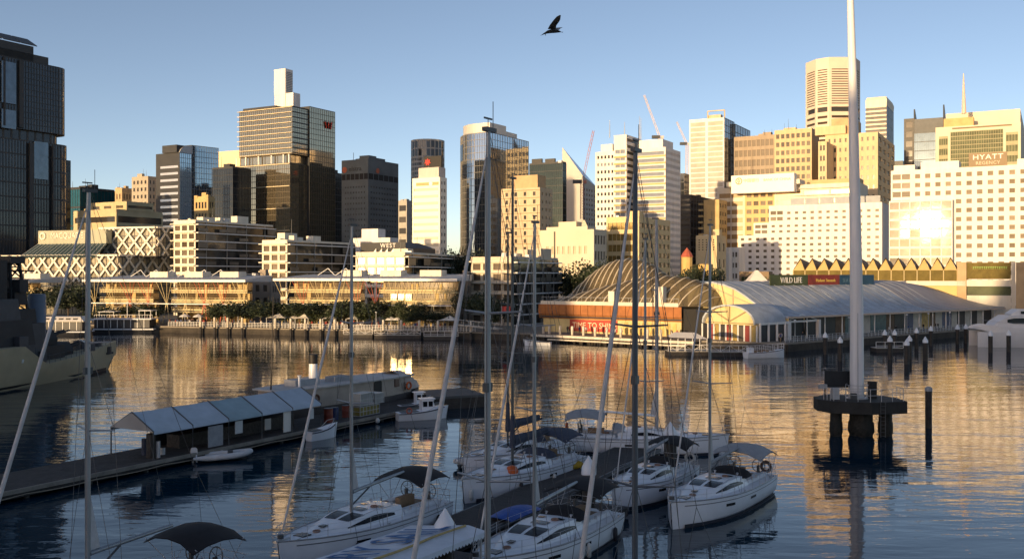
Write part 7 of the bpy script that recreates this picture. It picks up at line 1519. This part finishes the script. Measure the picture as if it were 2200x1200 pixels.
def tour_boat():
    Y = 165; c = X(1643, Y); e = empty('tour_boat', 'low white open tour boat with railings moored at the pontoon', 'boat', (c, Y, 0), RD(12)); L = 7.0
    tb = [(0, .9), (.3, 1), (.7, .95), (.88, .6), (1, .05)]
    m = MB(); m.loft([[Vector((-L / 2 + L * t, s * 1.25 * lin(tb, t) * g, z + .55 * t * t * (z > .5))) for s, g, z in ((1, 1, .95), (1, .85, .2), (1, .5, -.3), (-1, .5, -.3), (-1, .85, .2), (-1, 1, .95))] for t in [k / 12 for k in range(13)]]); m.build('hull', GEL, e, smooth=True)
    m = MB()
    for s in (1, -1): m.tube([(-L / 2 + L * t, s * 1.26 * lin(tb, t), .9 + .55 * t * t) for t in [k / 10 for k in range(11)]], .05, 5)
    m.build('rubbing_strake', CANN, e); m = MB()
    for s in (1, -1):
        for t in [k / 9 for k in range(10)]: m.tube([(-L / 2 + L * t, s * 1.2 * lin(tb, t), .95 + .5 * t * t), (-L / 2 + L * t, s * 1.2 * lin(tb, t), 2.0 + .4 * t * t)], .03, 4)
        for dz in (1.5, 2.0): m.tube([(-L / 2 + L * t, s * 1.2 * lin(tb, t), dz + .4 * t * t) for t in [k / 9 for k in range(10)]], .03, 4)
    m.build('railing', WSTEEL, e); m = MB()
    for k in range(4): m.box((-2 + k * 1.1, 0, 1.1), (.4, 1.6, .4))
    m.build('seats', TEAK, e)
    m = MB(); m.box((-L * .38, 0, 1.3), (.8, 1.2, .9)); m.build('engine_box', GEL, e)
tour_boat()
def skiff():
    p = at(1150, 741, 196); motor_boat('small dark launch moored by the timber piles near the red banner', 1155, 742, (-.8, .2), L=5.4, cabin=False, ring=False, name='rowing_boat')
skiff()

# ------------------------------------------------------------------ quay furniture: piles, pontoons, railings
def shore_at(px, off=0.0):
    k = (px - 1100) / F
    for (a, b) in zip(SHORE, SHORE[1:]):
        a = Vector(a); b = Vector(b); d = b - a; den = d.x - k * d.y
        if abs(den) < 1e-9: continue
        t = (k * a.y - a.x) / den
        if 0 <= t <= 1:
            n = Vector((d.y, -d.x)).normalized(); return a + d * t + n * off, math.atan2(d.y, d.x), n
    return None
PILE = MB().lathe((0, 0, -2), [(.26, 0), (.26, 4.6), (.28, 4.62), (.28, 5.5), (.24, 5.75), (.05, 5.8)], 10).mesh('shaft', PILEW, True)
PILED = MB().lathe((0, 0, -2), [(.30, 0), (.30, 3.4), (.29, 3.42)], 10).mesh('wet_foot', DTIMB, True)
pile_px = [437, 467, 495, 526, 597, 630, 661, 694, 724, 828, 866, 905, 945, 983, 1016, 1174, 1187, 1210, 1236, 1260, 1285, 1310, 1340, 1367, 1397, 1426]
for px in pile_px:
    s = shore_at(px, 1.1)
    if not s: continue
    p = s[0]; seg = 'before the cream pavilions' if px < 1000 else 'of the timber wharf below the mesh dome'
    e = empty('wharf_pile', 'pale painted timber pile standing in the row ' + seg, 'pile', (p.x, p.y, (.2 if px < 1100 else -.3)), 0, 'pale piles in the row ' + seg); put('shaft', PILE, e, (0, 0, 0)); put('wet_foot', PILED, e, (0, 0, 0))
def railing_run(px0, px1, n, label, off=-.3, m=WSTEEL, hgt=1.1, z=1.6):
    a = shore_at(px0, off)[0]; b = shore_at(px1, off)[0]; q = MB(); d = (b - a)
    for k in range(n + 1): p = a + d * k / n; q.bar((p.x, p.y, z), (p.x, p.y, z + hgt), .08, .08)
    for dz in (.35, .72, hgt): q.bar((a.x, a.y, z + dz), (b.x, b.y, z + dz), .05, .06)
    tag(q.build('railing', m), label, 'railing')
railing_run(360, 745, 60, 'white quay railing before the cream wharf pavilions', m=WSTEEL); railing_run(752, 1020, 44, 'white quay railing below the tree clump and red struts'); railing_run(1690, 2110, 60, 'grey quay railing along the shaded aquarium front', m=STEEL)
def timber_wharf():
    e = empty('timber_wharf', 'timber wharf deck on dark piles below the red banner', 'wharf', (0, 0, 0)); a = Vector((5.6, 207.3)); b = Vector((35.5, 184.0)); d = (b - a).normalized(); n = Vector((d.y, -d.x)); L = (b - a).length
    P = lambda u, q, z: Vector((a.x + d.x * u + n.x * q, a.y + d.y * u + n.y * q, z))
    m = MB(); m.bar(P(0, 1.3, 1.52), P(L, 1.3, 1.52), 2.6, .24); m.build('deck', TIMBER, e); m = MB(); m.bar(P(0, 2.7, 1.35), P(L, 2.7, 1.35), .16, .5); m.build('fascia_beam', PILEW, e); m = MB(); m.bar(P(4, 2.2, .62), P(L - 2, 2.2, .62), .2, .3); m.build('lower_beam', PILEW, e)
    for k in range(20): m = MB(); m.tube([P(1 + k * 1.9, 1.9, -1.5), P(1 + k * 1.9, 1.9, 1.38)], .2, 7); m.build('pile', DTIMB, e)
timber_wharf()
def pontoon(label, px0, px1, Y, w=3.0, truss=True, canopy=False):
    x0, x1 = X(px0, Y), X(px1, Y); e = empty('landing_stage', label, 'pontoon', (x0, Y, 0)); L = x1 - x0; m = MB(); m.box((L / 2, 0, .35), (L, w, .7)); m.build('float', DTIMB, e); m = MB(); m.box((L / 2, 0, .76), (L - .1, w, .1)); m.build('deck', LCONC, e); r = MB()
    n = max(3, int(L / 1.4))
    for k in range(n + 1): r.bar((L * k / n, -w / 2 + .1, .8), (L * k / n, -w / 2 + .1, 1.9), .07, .07)
    for dz in (.4, 1.1): r.bar((0, -w / 2 + .1, .8 + dz), (L, -w / 2 + .1, .8 + dz), .06, .07)
    if truss:
        for k in range(n): r.bar((L * k / n, -w / 2 + .1, .85 if k % 2 else 1.9), (L * (k + 1) / n, -w / 2 + .1, 1.9 if k % 2 else .85), .05, .05)
    r.build('railing', WSTEEL, e)
    if canopy:
        m = MB(); m.loft([[Vector((L * .05, -w / 2, 3.2)), Vector((L * .95, -w / 2, 2.9)), Vector((L * .95, w / 2, 2.9)), Vector((L * .05, w / 2, 3.2))], [Vector((L * .2, 0, 4.0)), Vector((L * .7, 0, 3.9)), Vector((L * .7, .1, 3.9)), Vector((L * .2, .1, 4.0))]]); m.build('canopy', CANV, e)
        for k in range(6): m = MB(); m.tube([(L * (.06 + .175 * k), -w / 2 + .1, .8), (L * (.06 + .175 * k), -w / 2 + .1, 3.0)], .06, 5); m.build('post', WSTEEL, e)
pontoon('floating landing stage with white truss rail under the big leaning struts', 740, 802, 219); pontoon('long floating landing stage with white truss rail in front of the trees', 806, 905, 216); pontoon('floating landing stage with plain rails near the shaded apartment block', 912, 985, 212, truss=False)
pontoon('floating stage with pale canopy roof left of the open tour boat', 1432, 1520, 171, 4.0, canopy=True); pontoon('floating stage crowded with rails beside the open tour boat', 1524, 1602, 169, 3.4); pontoon('low landing stage with timber posts beyond the mast pole', 1876, 1934, 178, 3.0, truss=False)
def gangway():
    e = empty('gangway', 'pale sloping gangway and turf bank beside the shaded apartments', 'gangway', (0, 0, 0)); a = at(985, 697, 214); b = at(1075, 706, 203); m = MB(); m.bar(a, b, 1.6, .3); m.build('ramp', LCONC, e); m = MB(); m.bar(a + Vector((0, -.8, 1.1)), b + Vector((0, -.8, 1.1)), .06, .06)
    for k in range(9): p = a.lerp(b, k / 8) + Vector((0, -.8, 0)); m.bar(p, p + Vector((0, 0, 1.1)), .06, .06)
    m.build('handrail', WSTEEL, e)
gangway()
# ------------------------------------------------------------------ trees
def tree_mesh(seed, leafm, spread=1.0, hgt=1.0, nl=900, lobes=9):
    r = random.Random(seed); m = MB(); lb = [(Vector((r.gauss(0, .42) * spread, r.gauss(0, .42) * spread, r.uniform(-.22, .36) * hgt)), r.uniform(.30, .50)) for _ in range(lobes)]
    for k in range(nl):
        c, rad = r.choice(lb); v = Vector((r.gauss(0, 1), r.gauss(0, 1), r.gauss(0, 1))).normalized() * rad * (r.random() ** .35) * Vector((1, 1, .8)).length / 1.6 if False else Vector((r.gauss(0, 1), r.gauss(0, 1), r.gauss(0, 1))).normalized() * rad * (r.random() ** .4)
        p = c + Vector((v.x, v.y, v.z * .8)); s = r.uniform(.025, .055); a = Vector((r.gauss(0, 1), r.gauss(0, 1), r.gauss(0, .6))).normalized(); b = a.cross(Vector((r.gauss(0, 1), r.gauss(0, 1), r.gauss(0, 1)))).normalized()
        m.poly([p - a * s, p - b * s * .6, p + a * s, p + b * s * .6])
    return m.mesh('crown', leafm)
def trunk_mesh(seed):
    r = random.Random(seed); m = MB(); m.tube([(0, 0, -1), (.02, .01, -.6), (0, 0, -.2)], [.06, .045, .03], 7)
    for k in range(5):
        a = 2 * math.pi * k / 5 + r.random(); m.tube([(0, 0, -.45 + .05 * k), (.18 * math.cos(a), .18 * math.sin(a), -.15), (.4 * math.cos(a), .4 * math.sin(a), .12)], [.028, .018, .007], 5)
    return m.mesh('trunk', BARK)
CR = [tree_mesh(1, LEAF, nl=3200), tree_mesh(2, LEAFD, nl=3600), tree_mesh(3, LEAF, .8, 1.3, 2600, 8), tree_mesh(4, LEAFD, 1.15, .8, 3600, 12)]; TK = [trunk_mesh(k) for k in range(4)]
def tree(label, px, py_top, py_bot, Y, wpx, kind, zb=1.6, group='trees along the promenade'):
    zt = Z(py_top, Y); hgt = zt - zb; w = wpx / F * Y / 2 * 1.55; e = empty('tree', label, 'tree', (X(px, Y), Y, zb), 0, group)
    c = put('crown', CR[kind], e, (0, 0, hgt * .60), px * .7); c.scale = (w / .72, w / .72, hgt * .46 / .56); t = put('trunk', TK[kind], e, (0, 0, hgt * .60), px * .3); t.scale = (max(1.2, hgt * .45), max(1.2, hgt * .45), hgt * .60)
def T(px, Yo=0): return shore_at(px, -6 - Yo)[0].y
for px, yt, w, kd, lb in ((266, 653, 62, 1, 'broad dark tree behind the party boat mast'), (318, 658, 40, 3, 'dark tree right of the party boat wheelhouse'), (470, 655, 46, 1, 'dark tree left of the brown block between pavilions'), (510, 648, 58, 3, 'widest dense tree before the right end of the first long pavilion'), (560, 646, 72, 1, 'big dark tree in front of the small brown block'), (590, 652, 48, 0, 'paler loose tree with visible branches right of the brown block'), (640, 660, 42, 2, 'small green tree before the left half of the second long pavilion'), (685, 662, 44, 0, 'low round tree between two cream umbrellas'), (738, 650, 60, 0, 'green tree before the left yellow bays of the second long pavilion'), (772, 648, 64, 1, 'darkest tall tree beneath the red leaning struts'), (800, 650, 54, 0, 'open branched tree just past the red struts'), (858, 655, 36, 2, 'narrow bright green tree before the bright balconies'), (890, 656, 44, 0, 'leafy round tree before the middle of the bright balconies'), (930, 668, 50, 3, 'low spreading dark tree at the end of the bright balconies'), (1040, 628, 50, 1, 'bare looking dark tree against the shaded apartment block'), (1075, 640, 46, 3, 'dark tree on the bank below the shaded apartments')):
    tree(lb, px, yt, 0, T(px), w, kd)
for px, yt, Y, w, kd, lb in ((1225, 566, 262, 62, 1, 'tall dark tree clump behind the left shoulder of the mesh dome'), (1265, 574, 258, 56, 3, 'lower dark tree beside the tall clump behind the mesh dome'), (1290, 562, 268, 40, 1, 'slim dark tree next to the low cream block'), (1488, 578, 285, 50, 0, 'dark bush like tree below the red turret house'), (1525, 586, 280, 46, 1, 'dark tree between the turret house and white hotel annexe'), (1462, 588, 270, 40, 3, 'dark tree right behind the top of the mesh dome'), (118, 612, 268, 70, 3, 'wide dark tree below the white lattice building'), (146, 622, 262, 50, 1, 'dark tree beside the left end of the first long pavilion'), (1010, 545, 330, 44, 1, 'dark roof height tree behind the white office tower foot'), (985, 540, 330, 40, 3, 'second dark tree at the foot of the white office tower')):
    tree(lb, px, yt, 0, Y, w, kd, group='dark trees behind the waterfront buildings')
# ------------------------------------------------------------------ promenade tents, parasols, lamp posts
for px, w, lb in ((584, 2.6, 'white peaked marquee on the promenade before the brown block'), (640, 1.8, 'cream awning tent left of the low round tree'), (700, 1.8, 'cream awning tent right of the low round tree'), (748, 1.5, 'white flat canopy below the green tree'), (955, 2.2, 'white canopy at the quay end of the bright balconies')):
    p = shore_at(px, -3.2)[0]; tent('tent', lb, (p.x, p.y), w, 1.6, 1.6, 3.9, 4.9, CANV, rz=RD(-18))
PAR = MB(); PAR.lathe((0, 0, 2.1), [(1.5, 0), (1.0, .35), (.04, .75)], 8)
parm = PAR.mesh('canopy', CANV); pst = MB().lathe((0, 0, 0), [(.05, 0), (.05, 2.6)], 6).mesh('pole', STEEL); bse = MB().lathe((0, 0, 0), [(.3, 0), (.3, .12), (.05, .15)], 8).mesh('base', DGREY)
for px, lb in ((372, 'leftmost of the pale cafe parasols near the party boat'), (402, 'pale cafe parasol second from the party boat'), (612, 'pale cafe parasol just past the white peaked marquee'), (668, 'pale cafe parasol before the left yellow bays'), (822, 'pale cafe parasol by the open branched tree'), (838, 'pale cafe parasol beside the narrow bright green tree'), (912, 'pale cafe parasol past the leafy round tree')):
    p = shore_at(px, -4.5)[0]; e = empty('parasol', lb, 'parasol', (p.x, p.y, 1.6), 0, 'cafe parasols on the promenade'); put('canopy', parm, e, (0, 0, 0)); put('pole', pst, e, (0, 0, 0)); put('base', bse, e, (0, 0, 0))
lp = MB().tube([(0, 0, 0), (0, 0, 6.2)], [.08, .05], 6).mesh('post', STEEL); lh = MB().lathe((0, 0, 6.15), [(.05, 0), (.24, .12), (.26, .3), (.05, .42)], 8).mesh('lamp_head', GEL)
for px, lb in ((475, 'lamp post left of the big dark trees'), (505, 'lamp post before the widest dense tree'), (803, 'lamp post by the long truss railed stage'), (1720, 'lamp post before the dark aquarium entrance'), (1836, 'lamp post half hidden by the mast pole'), (1960, 'lamp post in front of the middle shop fronts'), (2006, 'lamp post right of the middle shop fronts'), (2052, 'lamp post near the white ferry bow')):
    s = shore_at(px, -1.2)
    if s: e = empty('lamp_post', lb, 'lamp post', (s[0].x, s[0].y, 1.6), 0, 'lamp posts along the quay'); a = put('post', lp, e, (0, 0, 0)); b = put('lamp_head', lh, e, (0, 0, 0)); e.scale = (1, 1, .62)
e = empty('flag', 'red flag on a short pole beside the gangway', 'flag', tuple(at(1078, 700, 208))); m = MB(); m.tube([(0, 0, 0), (0, 0, 4.3)], .05, 5); m.build('pole', STEEL, e); m = MB(); m.loft([[Vector((.05 + .3 * k, .08 * math.sin(k * 1.5), z)) for k in range(7)] for z in (2.9, 4.2)], closed=False); m.build('cloth', RED, e)

# ------------------------------------------------------------------ people on the promenade
def person_mesh(stride, seed, top, legs):
    """one continuous skinned body"""
    bm_v = [(0, 0, .95), (0, 0, 1.18), (0, .01, 1.42), (0, .01, 1.54), (0, .03, 1.68), (.17, .01, 1.42), (.23, .05 + stride * .12, 1.14), (.22, .12 + stride * .18, .90), (-.17, .01, 1.42), (-.23, .05 - stride * .12, 1.14), (-.22, .12 - stride * .18, .90), (.09, 0, .88), (.10, -stride * .16 + .02, .48), (.10, -stride * .30, .07), (.10, -stride * .30 + .13, .03), (-.09, 0, .88), (-.10, stride * .16 + .02, .48), (-.10, stride * .22, .07), (-.10, stride * .22 + .13, .03)]
    ed = [(0, 1), (1, 2), (2, 3), (3, 4), (2, 5), (5, 6), (6, 7), (2, 8), (8, 9), (9, 10), (0, 11), (11, 12), (12, 13), (13, 14), (0, 15), (15, 16), (16, 17), (17, 18)]
    rad = [.14, .13, .14, .055, .105, .065, .045, .035, .065, .045, .035, .095, .065, .045, .04, .095, .065, .045, .04]
    me = bpy.data.meshes.new('person_skeleton'); me.from_pydata(bm_v, ed, []); o = bpy.data.objects.new('person_source', me); COL.objects.link(o); o.modifiers.new('skin', 'SKIN'); sk = me.skin_vertices[0].data
    for k, r_ in enumerate(rad): sk[k].radius = (r_, r_ * (.75 if k < 3 else 1)); sk[k].use_root = (k == 0)
    o.modifiers.new('sub', 'SUBSURF').levels = 1; dg = bpy.context.evaluated_depsgraph_get(); dg.update(); out = bpy.data.meshes.new_from_object(o.evaluated_get(dg)); bpy.data.objects.remove(o)
    out.materials.clear(); [out.materials.append(q) for q in (top, legs, mat('skin', (.35, .20, .13), .6, n=0), mat('dark_hair', (.03, .02, .015), .7, n=0))]
    for p in out.polygons: z = p.center.z; p.material_index = 1 if z < .93 else (2 if (z > 1.5 or (abs(p.center.x) > .18 and z < 1.05)) else 0)
    for p in out.polygons:
        if p.center.z > 1.68 or (p.center.z > 1.6 and p.center.y < .02): p.material_index = 3
        p.use_smooth = True
    out.name = 'person'; return out
CL = [mat('cloth_white', (.6, .58, .55), .8), mat('cloth_black', (.02, .02, .022), .8), mat('cloth_blue', (.04, .08, .2), .8), mat('cloth_red', (.3, .04, .03), .8), mat('cloth_denim', (.05, .07, .12), .8), mat('cloth_tan', (.3, .22, .13), .8)]
kinds = [('person in a white top and dark trousers', 0, 1), ('person in a black top and jeans', 1, 4), ('person in a blue top and tan trousers', 2, 5), ('person in a red top and black trousers', 3, 1)]
PM = [person_mesh(s_, k, CL[a], CL[b]) for k, (lb, a, b) in enumerate(kinds) for s_ in (.15, 1.0)]
rp = random.Random(11)
zones = [(352, 440, 22, 'by the party boat'), (440, 540, 14, 'before the first cream pavilion'), (540, 740, 20, 'near the white marquee'), (740, 960, 22, 'near the bright balconies'), (1200, 1440, 12, 'in front of the red banner'), (1660, 1760, 5, 'by the dark aquarium entrance'), (1860, 2060, 7, 'along the shop fronts')]
for a, b, n_, wh in zones:
    for k in range(n_):
        s = shore_at(rp.uniform(a, b), -rp.uniform(.6, 5.0 if a < 1100 else 3.0))
        if not s: continue
        i = rp.randrange(8); z = 1.6; o = put('person', PM[i], None, (s[0].x, s[0].y, z), rp.uniform(0, 6.28)); lb = kinds[i // 2][0]
        tag(o, lb + (' walking ' if i % 2 else ' standing ') + wh, 'person', lb + (' walking ' if i % 2 else ' standing ') + wh)

# ------------------------------------------------------------------ the bird
def bird():
    Y = 36.0; c = at(1187, 66, Y); e = empty('bird', 'dark bird flying with raised wing high in the clear sky', 'bird', tuple(c), RD(8)); FD = mat('dark_plumage', (.02, .022, .022), .8, n=.3, ns=20); FP = mat('pale_plumage', (.30, .31, .32), .8, n=.2, ns=15); k = Y / F
    V = lambda px, py, y=0: Vector(((px - 1187) * k, y * k, -(py - 66) * k))
    m = MB(); axis = [(1160.5, 78, .15), (1164, 76, .9), (1169, 73, 2.0), (1176, 69.5, 4.0), (1184, 67.5, 5.0), (1192, 67, 4.8), (1199, 67.2, 3.4), (1204, 68, 1.6), (1206, 68.5, .3)]
    m.loft([[V(px, py) + Vector((0, r_ * k * .9 * math.cos(a), r_ * k * .85 * math.sin(a))) for a in [2 * math.pi * q / 10 for q in range(10)]] for px, py, r_ in axis]); m.build('body', FD, e, smooth=True)
    def wing(pts_lead, pts_trail, mm, nm):
        m = MB(); rows = []
        for (a, b) in zip(pts_lead, pts_trail): A, B = V(*a), V(*b); rows.append([A, A.lerp(B, .35) + Vector((0, -.012, .006)), B, A.lerp(B, .5) + Vector((0, .012, 0))])
        m.loft(rows); m.build(nm, mm, e, smooth=True)
    wing([(1176, 64, -2), (1180, 56, -7), (1186, 48, -12), (1193, 40, -16), (1199, 37, -18), (1201.5, 37.5, -19)], [(1194, 63, -2), (1194, 57, -7), (1199, 50, -12), (1201, 46, -16), (1201.3, 41, -18), (1201.7, 38, -19)], FD, 'near_wing')
    wing([(1183, 63, 2), (1194, 58, 7), (1202, 56, 12), (1209, 54.5, 16), (1212, 54.2, 18)], [(1199, 65, 2), (1203, 62, 7), (1206, 58.5, 12), (1210, 55.6, 16), (1212.2, 54.5, 18)], FP, 'far_wing')
    m = MB(); m.tube([V(1203, 68.2), V(1208, 68.6), V(1210, 70)], [.012, .009, .005], 5); m.tube([V(1208, 68.6), V(1210.5, 68)], [.008, .004], 5); m.build('foot', FD, e); m = MB(); m.tube([V(1171, 74), V(1172.4, 77.4)], [.016, .009], 5); m.build('foot', FD, e)
bird()
